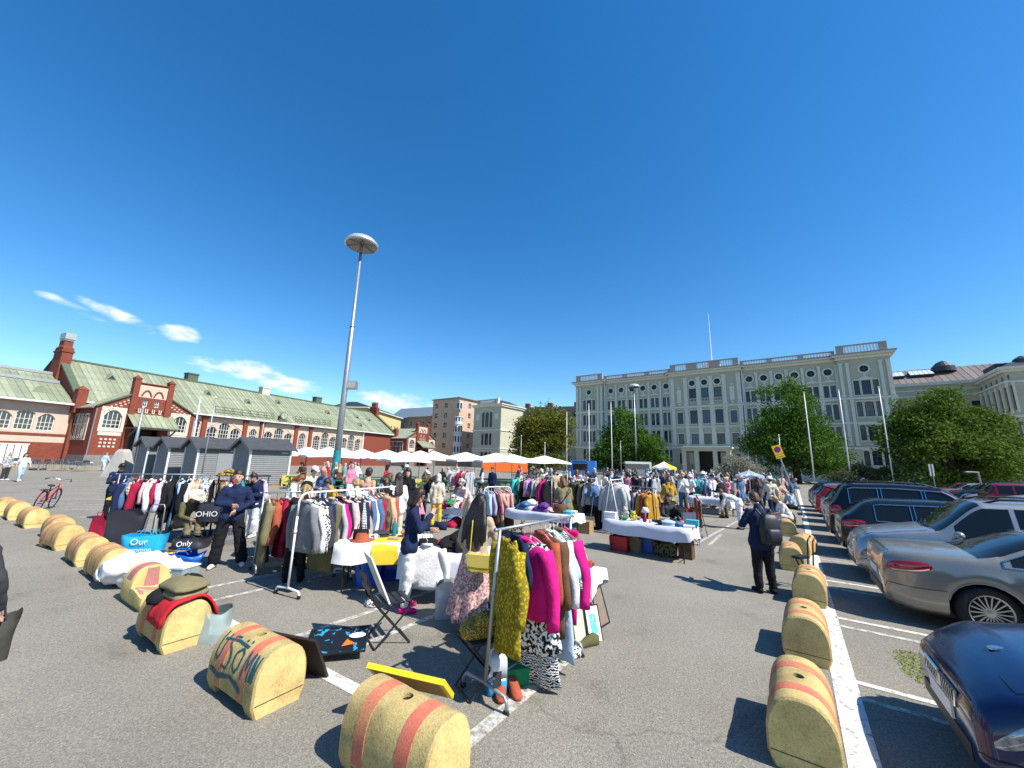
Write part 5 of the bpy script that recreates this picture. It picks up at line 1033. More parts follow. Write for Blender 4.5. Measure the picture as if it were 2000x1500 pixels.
def tree(label, loc, blobs, mat, n=9000, leaf=.3, trunk=(.28, 2.5), name='tree', cat='tree', seed=1, group=None, clump=7):
    """blobs: ellipsoids (x,y,z,rx,ry,rz) in local metres"""
    rr = random.Random(seed); t = thing(name, label, cat, loc, rr.uniform(0, .1), group); k = MB(); tot = sum(b[3] * b[4] + b[3] * b[5] for b in blobs)
    twigs = []
    subs = []
    for b in blobs:
        for _ in range(int(9 + b[3] * 2)):
            u = Vector((rr.gauss(0, 1), rr.gauss(0, 1), rr.gauss(0, 1) + .25)).normalized(); q = rr.uniform(.55, .84); s = rr.uniform(.26, .46)
            subs.append((b[0] + u.x * q * b[3], b[1] + u.y * q * b[4], b[2] + u.z * q * b[5], b[3] * s, b[4] * s, b[5] * s * .85))
    tot = sum(b[3] * b[4] + b[3] * b[5] for b in subs)
    for b in subs:
        for _ in range(int(n / clump * (b[3] * b[4] + b[3] * b[5]) / tot)):
            u = Vector((rr.gauss(0, 1), rr.gauss(0, 1), rr.gauss(0, 1) + .2)).normalized(); q = .5 + .55 * rr.random() ** .5
            q *= 1 + noise.noise(u * 2.6 + Vector((seed * 3.7 + b[0], b[1], b[2]))) * .35; c = Vector((b[0] + u.x * q * b[3], b[1] + u.y * q * b[4], b[2] + u.z * q * b[5]))
            if c.z < .3: continue
            if rr.random() < .03: twigs.append(c)
            for _ in range(clump):
                p = c + Vector((rr.gauss(0, 1), rr.gauss(0, 1), rr.gauss(0, .6))) * leaf * .95; a = Vector((rr.gauss(0, 1), rr.gauss(0, 1), rr.gauss(0, .8) + .5)).normalized(); d = a.orthogonal().normalized(); d = (d * cos(rr.random() * 6.3) + a.cross(d) * sin(rr.random() * 6.3)).normalized(); e = a.cross(d); s = leaf * rr.uniform(.5, 1.1)
                k.add((p - d * s * .5, p + e * s * .32, p + d * s * .5, p - e * s * .32), ((0, 1, 2, 3),))
    k.build('crown', mat, t)
    if trunk:
        k = MB(); r0, h = trunk; top = max(b[2] for b in blobs); k.tube([(0, 0, 0), (.05, 0, h * .5), (0, .05, h), (.1, 0, top)], [r0 * 1.25, r0, r0 * .85, r0 * .25], 9)
        for c in rr.sample(twigs, min(14, len(twigs))): k.tube([(0, 0, h * rr.uniform(.7, 1.1)), (c.x * .45, c.y * .45, (h + c.z) * .5 + .3), tuple(c)], [r0 * .4, r0 * .2, .02], 6)
        k.build('trunk', bark, t)
    return t
# ---------------------------------------------------------------- street furniture and stall props
umb_cloth = M('white_canopy', (.78, .78, .77), .8, 0, .03, 3, trans=0)
def umbrella(label, loc, w_=4.0, z=2.55, rise=.75, rz=.3, group='white cafe umbrellas', n=4, mat=None, name='parasol'):
    t = thing(name, label, 'parasol', loc, rz, group); k = MB(); rim = [(w_ / 2 * sqrt(2) * cos(pi / n + 2 * pi * i / n) if n == 4 else w_ / 2 * cos(2 * pi * i / n), w_ / 2 * sqrt(2) * sin(pi / n + 2 * pi * i / n) if n == 4 else w_ / 2 * sin(2 * pi * i / n)) for i in range(n)]
    R2 = []
    for i in range(n):
        a, b = rim[i], rim[(i + 1) % n]; m_ = ((a[0] + b[0]) / 2, (a[1] + b[1]) / 2); R2 += [(a[0], a[1], z - .05), (m_[0] * .97, m_[1] * .97, z + .03)]
    rings = [[(p[0], p[1], p[2] - .14) for p in R2], R2]
    for f, dz in ((.66, .32), (.33, .66), (.05, 1.0)): rings.append([(p[0] * f, p[1] * f, z + rise * dz - (0 if j % 2 == 0 else .05 * f)) for j, p in enumerate(R2)])
    k.loft(rings, cap=False); o = k.build('canopy', mat or umb_cloth, t)
    k = MB(); k.tube([(0, 0, .1), (0, 0, z + rise + .06)], .03, 8); k.build('pole', metal_grey if n == 4 else metal_white, t); k = MB(); k.box(-.35, .35, -.35, .35, 0, .1); k.build('base', M('concrete_base', (.25, .24, .22), .9), t)
    for i in range(n): k = MB(); k.bar((0, 0, z + rise - .06), (rim[i][0] * .97, rim[i][1] * .97, z - .06), .03, .03); k.build('rib', wood if n == 4 else metal_white, t)
    return t
def table(label, c, along, L=1.8, W=.75, h=.73, cloth_=None, drop=.25, cl_label=None, group='stall tables', uneven=0.0, seed=1):
    t = thing('folding_table', label, 'table', (c[0], c[1], 0), ang(along), group); k = MB(); k.box(-L / 2, L / 2, -W / 2, W / 2, h - .04, h); k.build('tabletop', M('table_top', (.55, .54, .5), .6), t)
    for x in (-L / 2 + .15, L / 2 - .15):
        for y in (-W / 2 + .08, W / 2 - .08): k = MB(); k.tube([(x, y, 0), (x, y, h - .04)], .014, 8); k.build('leg', metal_black, t)
        k = MB(); k.tube([(x, -W / 2 + .08, .15), (x, W / 2 - .08, .15)], .01, 6); k.tube([(x, 0, .15), (x * .4, 0, h - .05)], .01, 6); k.build('brace', metal_black, t)
    if cloth_:
        rr = random.Random(seed); k = MB(); n = 40; pts = []
        per = []
        for i in range(n):
            s = i / n * 4; q = int(s); f = s - q; x0, y0 = L / 2 + .015, W / 2 + .015
            per.append([(-x0 + 2 * x0 * f, -y0), (x0, -y0 + 2 * y0 * f), (x0 - 2 * x0 * f, y0), (-x0, y0 - 2 * y0 * f)][q])
        r1 = [(x, y, h + .006) for x, y in per]; r0 = [(x * .9, y * .9, h + .006) for x, y in per]
        def low(f, dz): return [(x * (1 + .02 * f) + .012 * f * sin(i * 1.7), y * (1 + .03 * f) + .02 * f * cos(i * 1.3), h - (drop + uneven * sin(i * .37 + seed) + .02 * sin(i * .9)) * dz) for i, (x, y) in enumerate(per)]
        k.loft([r0, r1, low(.5, .4), low(1.3, 1.0)], cap=False); k.poly(r0); o = k.build('tablecloth', cloth_, None, True, (c[0], c[1], 0), ang(along)); tag(o, cl_label or ('cloth over ' + label), 'tablecloth')
    return t
def on_table(c, along, h, u, v): d = Vector((along[0], along[1], 0)).normalized(); n = Vector((-d.y, d.x, 0)); p = Vector((c[0], c[1], h)) + d * u + n * v; return p
def lump(k, L, W, H, rr, n=16):
    rings = []; ph = rr.random() * 6
    for i in range(6):
        t = i / 5; e = sin(min(1, (1 - t) * 1.15 + .02) * pi / 2) ** .6
        rings.append([(L / 2 * e * (abs(cos(a)) ** .6 * (1 if cos(a) > 0 else -1)) * (1 + .09 * sin(3 * a + ph + t * 3)), W / 2 * e * (abs(sin(a)) ** .6 * (1 if sin(a) > 0 else -1)) * (1 + .09 * cos(4 * a + ph)), H * t * (1 + .13 * sin(5 * a + ph)) + (.0 if i else 0)) for a in [2 * pi * j / n for j in range(n)]])
    return k.loft(rings)
PROP = {}
def prop_mesh(kind, seed):
    if (kind, seed) in PROP: return PROP[(kind, seed)]
    k = MB(); rr = random.Random(seed + len(kind)); sm = True
    if kind == 'folded_shirt': lump(k, .3, .22, .06, rr); lump(k, .28, .2, .04, rr).v[-96:] = [(x, y, z + .045) for x, y, z in k.v[-96:]]
    elif kind == 'clothes_pile': lump(k, .5, .36, .17, rr); o = len(k.v); lump(k, .3, .26, .12, rr); k.v[o:] = [(x + .08, y - .04, z + .12) for x, y, z in k.v[o:]]
    elif kind == 'cup': k.lathe([(.028, 0), (.036, .02), (.04, .085), (.036, .085), (.03, .02), (.001, .015)], 12); k.tube([(.038, 0, .065), (.065, 0, .06), (.062, 0, .03), (.036, 0, .025)], .006, 6)
    elif kind == 'bowl': k.lathe([(.04, 0), (.05, .01), (.1, .06), (.096, .062), (.045, .015), (.001, .012)], 16)
    elif kind == 'vase': k.lathe([(.04, 0), (.06, .05), (.055, .11), (.025, .16), (.034, .2), (.028, .2), (.018, .16)], 14)
    elif kind == 'bottle': k.lathe([(.033, 0), (.035, .01), (.035, .15), (.013, .2), (.013, .25), (.001, .25)], 12)
    elif kind == 'book': k.box(-.1, .1, -.07, .07, 0, .03); sm = False
    elif kind == 'picture_frame': k.box(-.11, .11, -.012, .012, 0, .15); k.box(-.09, .09, -.02, -.0125, .02, .13); sm = False
    elif kind == 'box': k.box(-.12, .12, -.09, .09, 0, .1); k.box(-.125, .125, -.095, .095, .1, .118); sm = False
    elif kind == 'plush_toy': k.ell((0, 0, .07), (.06, .055, .075), 12); k.ell((0, -.01, .165), (.05, .047, .048), 12); [k.ell((s * .035, 0, .21), (.018, .012, .02), 8) for s in (1, -1)]; [k.ell((s * .05, -.04, .03), (.025, .045, .025), 8) for s in (1, -1)]; [k.ell((s * .06, -.02, .1), (.022, .03, .04), 8) for s in (1, -1)]
    elif kind == 'shoe':
        k.loft([[(x * s_ , y0, z) for x, z in ((-.03, 0), (.03, 0), (.042, .02), (.038, h_), (0, h_ + .006), (-.038, h_), (-.042, .02))] for y0, s_, h_ in ((-.13, .7, .085), (-.1, .95, .1), (-.05, .92, .095), (0, .95, .075), (.06, 1.08, .05), (.11, 1.0, .042), (.14, .6, .03))])
    elif kind == 'handbag': k.loft([[(x, y * f, z) for x, y in ((-.13, -.04), (.13, -.04), (.13, .04), (-.13, .04))] for z, f in ((0, 1.2), (.1, 1.3), (.19, .5))]); k.tube([(-.08, 0, .18), (-.06, 0, .28), (.06, 0, .28), (.08, 0, .18)], .008, 6)
    elif kind == 'hat': k.lathe([(.17, 0), (.165, .012), (.1, .02), (.092, .09), (.06, .11), (.001, .11)], 18)
    elif kind == 'tray': k.loft([[(x * f, y * f, z) for x, y in ((-.2, -.14), (.2, -.14), (.2, .14), (-.2, .14))] for z, f in ((0, .9), (.05, 1), (.05, .97), (.012, .87))]); sm = False
    elif kind == 'lamp': k.lathe([(.06, 0), (.05, .02), (.012, .03), (.012, .16), (.09, .17), (.055, .28), (.05, .28), (.085, .175)], 14)
    PROP[(kind, seed)] = k.mesh(kind, cloth('grey'), sm); return PROP[(kind, seed)]
def prop(kind, colr, p, rz, label, cat=None, group=None, seed=0, sc=1.0, mat=None):
    o = link(kind, prop_mesh(kind, seed % 3), None, p, rz); o.material_slots[0].link = 'OBJECT'; o.material_slots[0].material = mat or fab(colr); o.scale = (sc,) * 3
    return tag(o, label, cat or kind.replace('_', ' '), group)
def lay_goods(phrase, c, along, h, L, W, items, seed=1, rows=2, group=None):
    """rows of goods on a table; each labelled by its neighbour"""
    rr = random.Random(seed); n = len(items); cols = (n + rows - 1) // rows; prev = 'the corner'; nm = [i[1] + ' ' + i[0].replace('_', ' ') for i in items]
    for i, (kd, co_) in enumerate(items):
        r, q = divmod(i, cols); u = -L / 2 + L * (q + .5 + rr.uniform(-.22, .22)) / cols; v = (-W / 2 + W * (r + .5 + rr.uniform(-.2, .2)) / rows)
        nb = nm[i - 1] if q > 0 else (nm[i + 1] if i + 1 < n else nm[i - 1]); row = ('front', 'back', 'rear')[r] if rows > 1 else 'only'
        lab = '%s on %s, %s row beside %s' % (nm[i], phrase, row, nb)
        prop(kd, co_, on_table(c, along, h, u, v), ang(along) + rr.uniform(-.6, .6), ' '.join(lab.split()[:16]), None, group or 'goods on ' + phrase, rr.randint(0, 9), rr.uniform(.85, 1.25))
def box_thing(name, label, cat, c, along, sx, sy, sz, mat, lid=None, open_=True, group=None, z=0, parts=()):
    t = thing(name, label, cat, (c[0], c[1], z), ang(along), group); k = MB(); k.loft([[(x * f, y * f, zz) for x, y in ((-sx / 2, -sy / 2), (sx / 2, -sy / 2), (sx / 2, sy / 2), (-sx / 2, sy / 2))] for zz, f in ((0, .94), (sz, 1), (sz, .96), (.03, .9))], cap=True) if open_ else k.box(-sx / 2, sx / 2, -sy / 2, sy / 2, 0, sz); k.build('body', mat, t)
    if lid: k = MB(); k.box(-sx / 2 - .012, sx / 2 + .012, -sy / 2 - .012, sy / 2 + .012, sz + .001, sz + .025); k.build('lid', lid, t)
    return t
def bag(label, c, rz, sx, sy, sz, mat, handles=True, seed=1, name='shopping_bag', cat='bag', flop=.1, z=0.0):
    rr = random.Random(seed); t = thing(name, label, cat, (c[0], c[1], z), rz); k = MB(); n = 28; ph = rr.random() * 6; rings = []
    for i in range(9):
        q = i / 8; rings.append([((abs(cos(a)) ** .45 * (1 if cos(a) > 0 else -1)) * sx / 2 * (1 + .16 * q + flop * q * sin(3 * a + ph)) , (abs(sin(a)) ** .5 * (1 if sin(a) > 0 else -1)) * sy / 2 * (1 + .1 * sin(pi * q)) * (1 - .25 * q) + flop * .2 * sin(2 * a + 5 * q + ph) * q, sz * q * (1 + flop * .7 * sin(4 * a + ph) * q)) for a in [2 * pi * j / n for j in range(n)]])
    k.loft(rings, cap=False); k.poly(list(reversed(rings[0]))); k.build('sack', mat, t, True)
    if handles:
        for s in (1, -1): k = MB(); k.tube([(-sx * .22, s * sy * .3, sz * .95), (-sx * .16, s * sy * .38, sz * 1.25), (sx * .14, s * sy * .36, sz * 1.22), (sx * .22, s * sy * .3, sz * .95)], .009, 5); k.build('handle', mat, t)
    return t
def text_on(txt, size, mat, parent, M_, name='lettering', ext=.001):
    cu = bpy.data.curves.new(name, 'FONT'); cu.body = txt; cu.size = size; cu.extrude = ext; cu.align_x = 'CENTER'; cu.align_y = 'CENTER'; cu.resolution_u = 3
    o = bpy.data.objects.new(name, cu); COL.objects.link(o); bpy.context.view_layer.update(); me = bpy.data.meshes.new_from_object(o.evaluated_get(bpy.context.evaluated_depsgraph_get())); bpy.data.objects.remove(o)
    me.materials.clear(); me.materials.append(mat); o = link(name, me, parent); o.matrix_local = M_; return o
def pole(label, loc, h, r=.06, name='flagpole', group=None, top=None, mat=None, cat='flagpole'):
    t = thing(name, label, cat, loc, 0, group); k = MB(); k.tube([(0, 0, 0), (0, 0, h * .5), (0, 0, h)], [r, r * .85, r * .5], 8); k.build('pole', mat or metal_white, t, True)
    k = MB(); k.box(-.16, .16, -.16, .16, 0, .12); k.tube([(0, 0, .12), (0, 0, .5)], r * 1.5, 8); k.build('base', metal_grey, t)
    k = MB(); k.ell((0, 0, h + .06), (.09, .09, .07), 10); k.build('finial', metal_white, t)
    if name == 'flagpole': k = MB(); k.tube([(r * 1.4, 0, .9), (r * .9, 0, h - .1)], .008, 4); k.build('halyard', metal_white, t)
    return t
# ================================================================ LEFT ROW OF CONCRETE BLOCKS
LG, RG = 'yellow concrete blocks along the left row', 'yellow concrete blocks along the right row'
def from_front(fl, axis, side=1):
    """centre from the front-left bottom corner; axis points to the visible end"""
    a = Vector((axis[0], axis[1], 0)).normalized(); n = Vector((-a.y, a.x, 0)) * side; return Vector((fl[0], fl[1], 0)) - a * BL / 2 + n * BW / 2
AX = Vector((.835, -.55, 0))
b1 = at(690, 1470) + Vector((.82, -.57, 0)).normalized() * .76
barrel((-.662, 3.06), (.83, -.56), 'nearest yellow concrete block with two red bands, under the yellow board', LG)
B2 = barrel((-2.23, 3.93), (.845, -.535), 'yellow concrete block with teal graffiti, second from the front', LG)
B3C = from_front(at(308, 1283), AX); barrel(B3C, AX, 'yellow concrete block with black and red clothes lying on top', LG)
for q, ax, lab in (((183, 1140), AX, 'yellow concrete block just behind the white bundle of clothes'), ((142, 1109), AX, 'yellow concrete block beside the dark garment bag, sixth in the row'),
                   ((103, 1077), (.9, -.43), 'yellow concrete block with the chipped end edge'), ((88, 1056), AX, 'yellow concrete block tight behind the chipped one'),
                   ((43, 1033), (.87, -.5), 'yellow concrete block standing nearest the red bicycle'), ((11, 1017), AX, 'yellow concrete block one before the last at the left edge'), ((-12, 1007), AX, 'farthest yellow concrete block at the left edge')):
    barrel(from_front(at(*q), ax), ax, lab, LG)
# graffiti strokes lie on the curved side of the second block
gm = M('teal_spray_paint', (.012, .10, .13), .6, 0, .25, 18)
def side_pt(x, t, o=.0025):
    """t: 0 at the foot of the camera side, 1 at the crown"""
    P = sect(-o); i = t * (len(P) - 1) / 2; a = int(i); f = i - a; p = P[a]; q = P[min(a + 1, len(P) - 1)]; y, z = p[0] + (q[0] - p[0]) * f, p[1] + (q[1] - p[1]) * f; return (x, y, z)
strokes = [[(-.33, .72), (-.32, .4), (-.29, .33), (-.25, .4), (-.25, .7)], [(-.1, .72), (-.17, .7), (-.18, .58), (-.1, .5), (-.06, .4), (-.1, .28), (-.18, .3)], [(.05, .6), (-.01, .52), (.0, .36), (.05, .3), (.1, .38), (.1, .54), (.05, .6)], [(.0, .74), (.02, .7)], [(.07, .76), (.09, .71)],
           [(.17, .28), (.18, .62), (.22, .4), (.26, .62), (.27, .28)], [(.3, .62), (.31, .3)], [(.31, .6), (.35, .3), (.36, .62)], [(-.36, .2), (-.2, .17), (0, .22), (.2, .16)], [(-.3, .6), (-.1, .66), (.1, .64)]]
k = MB()
for st in strokes:
    pts = []
    for a, b in zip(st[:-1], st[1:]):
        for j in range(6): f = j / 6; pts.append((a[0] + (b[0] - a[0]) * f, a[1] + (b[1] - a[1]) * f))
    pts.append(st[-1]); w_ = .011
    for i in range(len(pts) - 1):
        (x0, t0), (x1, t1) = pts[i], pts[i + 1]; dx, dt = x1 - x0, (t1 - t0) * .55; L_ = sqrt(dx * dx + dt * dt) + 1e-6; nx, nt_ = -dt / L_ * w_, dx / L_ * w_ / .55
        o = .0035 + .0002 * (i % 3); k.quad(side_pt(x0 - nx, t0 - nt_, o), side_pt(x1 - nx, t1 - nt_, o), side_pt(x1 + nx, t1 + nt_, o), side_pt(x0 + nx, t0 + nt_, o))
k.build('graffiti', gm, B2)['kind'] = 'stuff'
# broken block used as a seat
AX4 = Vector((.84, -.54, 0)); c4 = from_front(at(268, 1199), AX4) + AX4 * .0
t = thing('broken_block_seat', 'broken yellow concrete block cut into a seat, smeared with pink paint', 'traffic block', c4, ang(AX4))
k = MB(); k.loft([[(x, p[0], p[1]) for p in sect(e)] for x, e in ((-.415, .016), (-.4, 0), (-.05, 0), (-.03, .01))]); k.build('backrest', yel, t, auto=.7)
k = MB(); k.loft([[(x, p[0], min(p[1], .2 - .03 * sin(p[0] * 9 + x * 7))) for p in sect(e)] for x, e in ((-.029, .0), (.1, 0), (.39, 0), (.415, .016))]); k.build('seat', yel, t, auto=.7)
pk = painted_concrete('pink_paint', (.42, .13, .18), (.35, .2, .12), .3); k = MB(); k.loft([[(x, p[0], p[1]) for p in sect(-.0025)[4:-4]] for x in (-.3, -.24, -.1)], close=False); k.loft([[(x, y, z_ + .004 + .2 - .03 * sin(y * 9 + x * 7)) for y in (-.19, -.1, 0, .1, .19)] for x, z_ in ((.02, 0), (.15, 0), (.28, 0))], close=False); k.quad((-.027, -.09, .21), (-.027, .08, .21), (-.027, .06, .45), (-.027, -.07, .45)); k.build('paint_smear', pk, t)
# ================================================================ RIGHT ROW
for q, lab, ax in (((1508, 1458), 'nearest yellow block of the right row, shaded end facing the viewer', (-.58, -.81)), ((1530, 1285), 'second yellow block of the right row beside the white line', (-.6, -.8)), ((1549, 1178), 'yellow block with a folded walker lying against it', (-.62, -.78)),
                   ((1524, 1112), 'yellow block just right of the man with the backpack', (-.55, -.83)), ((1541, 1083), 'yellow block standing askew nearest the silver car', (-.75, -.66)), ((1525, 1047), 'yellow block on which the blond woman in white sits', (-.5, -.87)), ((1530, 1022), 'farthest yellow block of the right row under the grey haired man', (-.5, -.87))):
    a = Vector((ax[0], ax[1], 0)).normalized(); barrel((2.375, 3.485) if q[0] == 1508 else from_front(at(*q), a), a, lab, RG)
# ================================================================ FOREGROUND STALL
gF = 'foreground rack'
P0, P1 = Vector((-.17, 3.89)), Vector((.66, 4.92)); dP = (P1 - P0).normalized()
rack('grey clothes rack on castors in the foreground with pink and patterned clothes', P0, P1, 1.47, metal_grey, foot=.26)
gp = lambda t: Vector((P0.x + (P1.x - P0.x) * t, P0.y + (P1.y - P0.y) * t, 1.445)) + Vector((.77, -.63, 0)) * .11; alo = (dP.x, dP.y)
scene.objects['clothes_rack'].rotation_euler = (.085, 0, ang(dP))
for kd, co_, t_, lab, ti, sc, hg, sd in (('coat', 'ochre knit', .11, 'long knitted ochre cardigan hanging in the foreground rack', -.42, .98, 'black', 1), ('shirt', 'navy', .2, 'navy strap top on the foreground rack beside the ochre cardigan', -.3, .7, 'black', 1),
        ('jacket', 'magenta', .31, 'bright pink jacket with long sleeves nearest the viewer on the foreground rack', -.02, 1.15, 'pink', 2), ('dress', 'zigzag', .4, 'long black and white zigzag dress on the foreground rack', -.05, 1.22, 'pink', 0), ('skirt', 'speckled', .28, 'dark speckled skirt reaching low on the foreground rack', .3, 1.45, 'black', 0),
        ('shirt', 'rust', .54, 'rust red blouse on pink hanger, foreground rack', -.3, 1, 'pink', 3), ('coat', 'brown', .6, 'camel brown coat between the rust blouse and the white shirt', -.25, 1.0, 'white', 2), ('shirt', 'white', .67, 'plain white shirt on the foreground rack beside the camel coat', -.2, 1.1, 'white', 1),
        ('dress', 'pale blue', .73, 'pale blue denim dress hanging low at the foreground rack', -.3, 1.15, 'white', 1), ('blouse', 'zigzag', .79, 'black and white crocheted top on the foreground rack', .1, 1.05, 'white', 0), ('jacket', 'magenta', .86, 'bright pink jacket at the far end of the foreground rack', -.3, 1.12, 'pink', 1), ('trousers', 'magenta', .91, 'bright pink trousers at the far end of the foreground rack', -.2, 1.05, 'pink', 1), ('shirt', 'olive', .80, 'olive shirt near the far end of the foreground rack', 0, 1, 'wood', 2)):
    hang(kd, co_, gp(t_), alo, lab, 'clothes on the ' + gF, sd, ti, sc, hg)
# black folding stool under the rack with the mustard knit thrown over it
t = thing('folding_stool', 'black folding stool with crossed legs under the foreground rack', 'stool', at(940, 1345), .6); k = MB(); k.box(-.2, .2, -.16, .16, .44, .465); k.build('seat', black_plastic, t)
for s in (1, -1):
    for q in (1, -1): k = MB(); k.tube([(q * .2, s * .15, .44), (-q * .2, s * .15, .01)], .011, 6); k.build('leg', metal_black, t)
    k = MB(); k.tube([(s * .2, -.15, .02), (s * .2, .15, .02)], .01, 6); k.build('brace', metal_black, t)
prop('clothes_pile', 'sequinned', at(940, 1345) + Vector((-.04, .02, .466)), .3, 'gold sequinned cloth heaped on the black folding stool', 'cloth', None, 1, .8)
# jerrycan
t = thing('jerrycan', 'clear plastic jerrycan half full of blue liquid with blue cap', 'jerrycan', at(968, 1352), .35)
milky = M('milky_plastic', (.72, .76, .8), .35, 0, 0, trans=.35); k = MB()
def rrect(x, y, r, z, n=5): return [(sx * (x - r) + r * cos(a0 + pi / 2 * i / n), sy * (y - r) + r * sin(a0 + pi / 2 * i / n), z) for sx, sy, a0 in ((1, 1, 0), (-1, 1, pi / 2), (-1, -1, pi), (1, -1, 1.5 * pi)) for i in range(n + 1)]
k.loft([rrect(.095, .065, .03, z) for z in (.131, .25)] + [rrect(.09, .06, .03, .29), rrect(.06, .045, .02, .325)]); k.build('upper_body', milky, t, True)
k = MB(); k.loft([rrect(.088, .058, .03, 0), rrect(.095, .065, .03, .012), rrect(.095, .065, .03, .13)]); k.build('liquid', M('blue_liquid', (.05, .35, .62), .15, 0, 0, trans=.3), t, True)
k = MB(); k.tube([(-.06, 0, .315), (-.06, 0, .355), (-.04, 0, .365), (.0, 0, .365), (.015, 0, .325)], .012, 8); k.build('handle', milky, t, True); k = MB(); k.lathe([(.026, .31), (.026, .36), (.001, .362)], 14, c=(.05, 0, 0)); k.build('cap', cloth('blue'), t, True); k = MB(); k.box(-.055, .03, -.0675, -.0655, .07, .2); k.build('sticker', cloth('charcoal'), t)
# shoes
def shoes(lab, p, rz, c, sc=1.05, gap=.13):
    prop('shoe', c, p, rz, lab + ', left one of the pair', 'shoe', lab, 0, sc); d = Vector((cos(rz), sin(rz), 0)) * gap; prop('shoe', c, p + d, rz - .2, lab + ', right one of the pair', 'shoe', lab, 1, sc)
shoes('coral suede shoes standing under the foreground rack', at(1003, 1352), pi + .3, 'rust', 1.1); shoes('black and white sneakers beside the zigzag dress', at(1115, 1288), 2.2, 'speckled', 1.05); shoes('dark green boots by the framed pictures', at(1147, 1262), 2.0, 'olive', 1.15)
prop('box', 'green', at(1000, 1330), .3, 'dark green box on the ground behind the jerrycan', 'box', None, 0, 1.3)
prop('clothes_pile', 'turquoise', at(985, 1315), .8, 'turquoise printed cloth lying under the foreground rack', 'cloth', None, 2, .6)
# pictures leaning and lying
def artm(name, cols, scale=6):
    m = M(name, cols[0], .5, 0, 0, 1); t_ = m.node_tree; b = t_.nodes['Principled BSDF']; tcx = t_.nodes.new('ShaderNodeTexCoord'); n = t_.nodes.new('ShaderNodeTexNoise'); n.inputs['Scale'].default_value = scale; n.inputs['Detail'].default_value = 2; n.inputs['Distortion'].default_value = 1.6; t_.links.new(tcx.outputs['Object'], n.inputs['Vector'])
    r = t_.nodes.new('ShaderNodeValToRGB'); r.color_ramp.interpolation = 'CONSTANT'; e = r.color_ramp.elements; e[0].position = 0; e[0].color = tuple(cols[0]) + (1,)
    for i, c in enumerate(cols[1:]): q = e[1] if i == 0 else e.new(0); q.position = .36 + .28 * (i + .5) / len(cols[1:]); q.color = tuple(c) + (1,)
    t_.links.new(n.outputs[0], r.inputs[0]); t_.links.new(r.outputs[0], b.inputs['Base Color']); return m
def picture(lab, M_, w_, h_, fm, art, fr=.02, mount=None, name='framed_picture'):
    t = thing(name, lab, 'picture'); t.matrix_world = M_; k = MB(); k.box(-w_ / 2, w_ / 2, 0, .018, 0, fr); k.box(-w_ / 2, w_ / 2, 0, .018, h_ - fr, h_); k.box(-w_ / 2, -w_ / 2 + fr, 0, .018, fr, h_ - fr); k.box(w_ / 2 - fr, w_ / 2, 0, .018, fr, h_ - fr); k.build('frame', fm, t)
    k = MB(); k.box(-w_ / 2 + fr, w_ / 2 - fr, .006, .016, fr, h_ - fr); k.build('mount' if mount else 'artwork', mount or art, t)
    if mount: k = MB(); a, b = w_ * .24, h_ * .24; k.box(-a, a, .003, .0055, b, h_ - b); k.build('artwork', art, t)
    return t
def lean_M(p, face, tilt, roll=0.0): return Matrix.Translation(p) @ Matrix.Rotation(face + pi / 2, 4, 'Z') @ Matrix.Rotation(-tilt, 4, 'X') @ Matrix.Rotation(roll, 4, 'Y')
fz = ang((.82, -.57))
picture('framed orange and turquoise print with white mount leaning in front', lean_M(at(1166, 1256), fz - .25, .32, .12), .26, .40, metal_black, artm('orange_print', ((.1, .5, .45), (.6, .15, .04), (.7, .35, .05), (.05, .3, .4)), 14), .014, metal_white)
picture('pale green picture with dark plant shapes leaning behind the sneakers', lean_M(at(1143, 1262), fz - .3, .3, .1), .3, .5, wood, artm('plant_print', ((.45, .5, .36), (.45, .5, .36), (.02, .03, .02), (.6, .4, .03)), 7), .01)
picture('brown framed canvas at the back of the leaning pictures', lean_M(at(1180, 1224), fz - .1, .3, 0), .36, .46, metal_black, M('bare_canvas', (.22, .17, .13), .8, 0, .15, 8), .02)
picture('red and white poster on the table side above the leaning pictures', lean_M(at(1145, 1215) + Vector((0, 0, .2)), fz, .15, 0), .28, .36, cloth('red'), artm('red_poster', ((.55, .03, .03), (.7, .45, .1), (.6, .55, .5), (.1, .1, .1)), 9), .015)
gd = at(648, 1287)
picture('black painting with blue strokes and orange wedge lying on the asphalt', Matrix.Translation(gd + Vector((.05, -.1, .1))) @ Matrix.Rotation(ang((.93, .25)), 4, 'Z') @ Matrix.Rotation(-pi / 2 + .16, 4, 'X'), .62, .46, metal_black, artm('dark_painting', ((.006, .008, .012), (.01, .02, .04), (.02, .25, .4), (.4, .03, .05)), 8), .012)
pa = [o for o in scene.objects if o.name.startswith('framed_picture')][-1]
k = MB(); k.add([(.06, -.0015, .1), (.2, -.0015, .13), (.1, -.0015, .22)], ((0, 1, 2),)); k.build('orange_wedge', cloth('orange'), pa); k = MB(); k.ell((.2, -.001, .28), (.09, .001, .05), 10); k.build('white_shape', metal_white, pa)
# dark panel leaning on the second block
pn = at(585, 1300); k = MB(); k.box(-.3, .3, -.012, .012, 0, .46); o = k.build('brown_board', M('dark_board', (.03, .02, .015), .55), None); o.matrix_world = lean_M(at(592, 1312), ang((.3, 1)), .5, .0); tag(o, 'thin dark brown panel leaning on the graffiti covered block', 'panel')
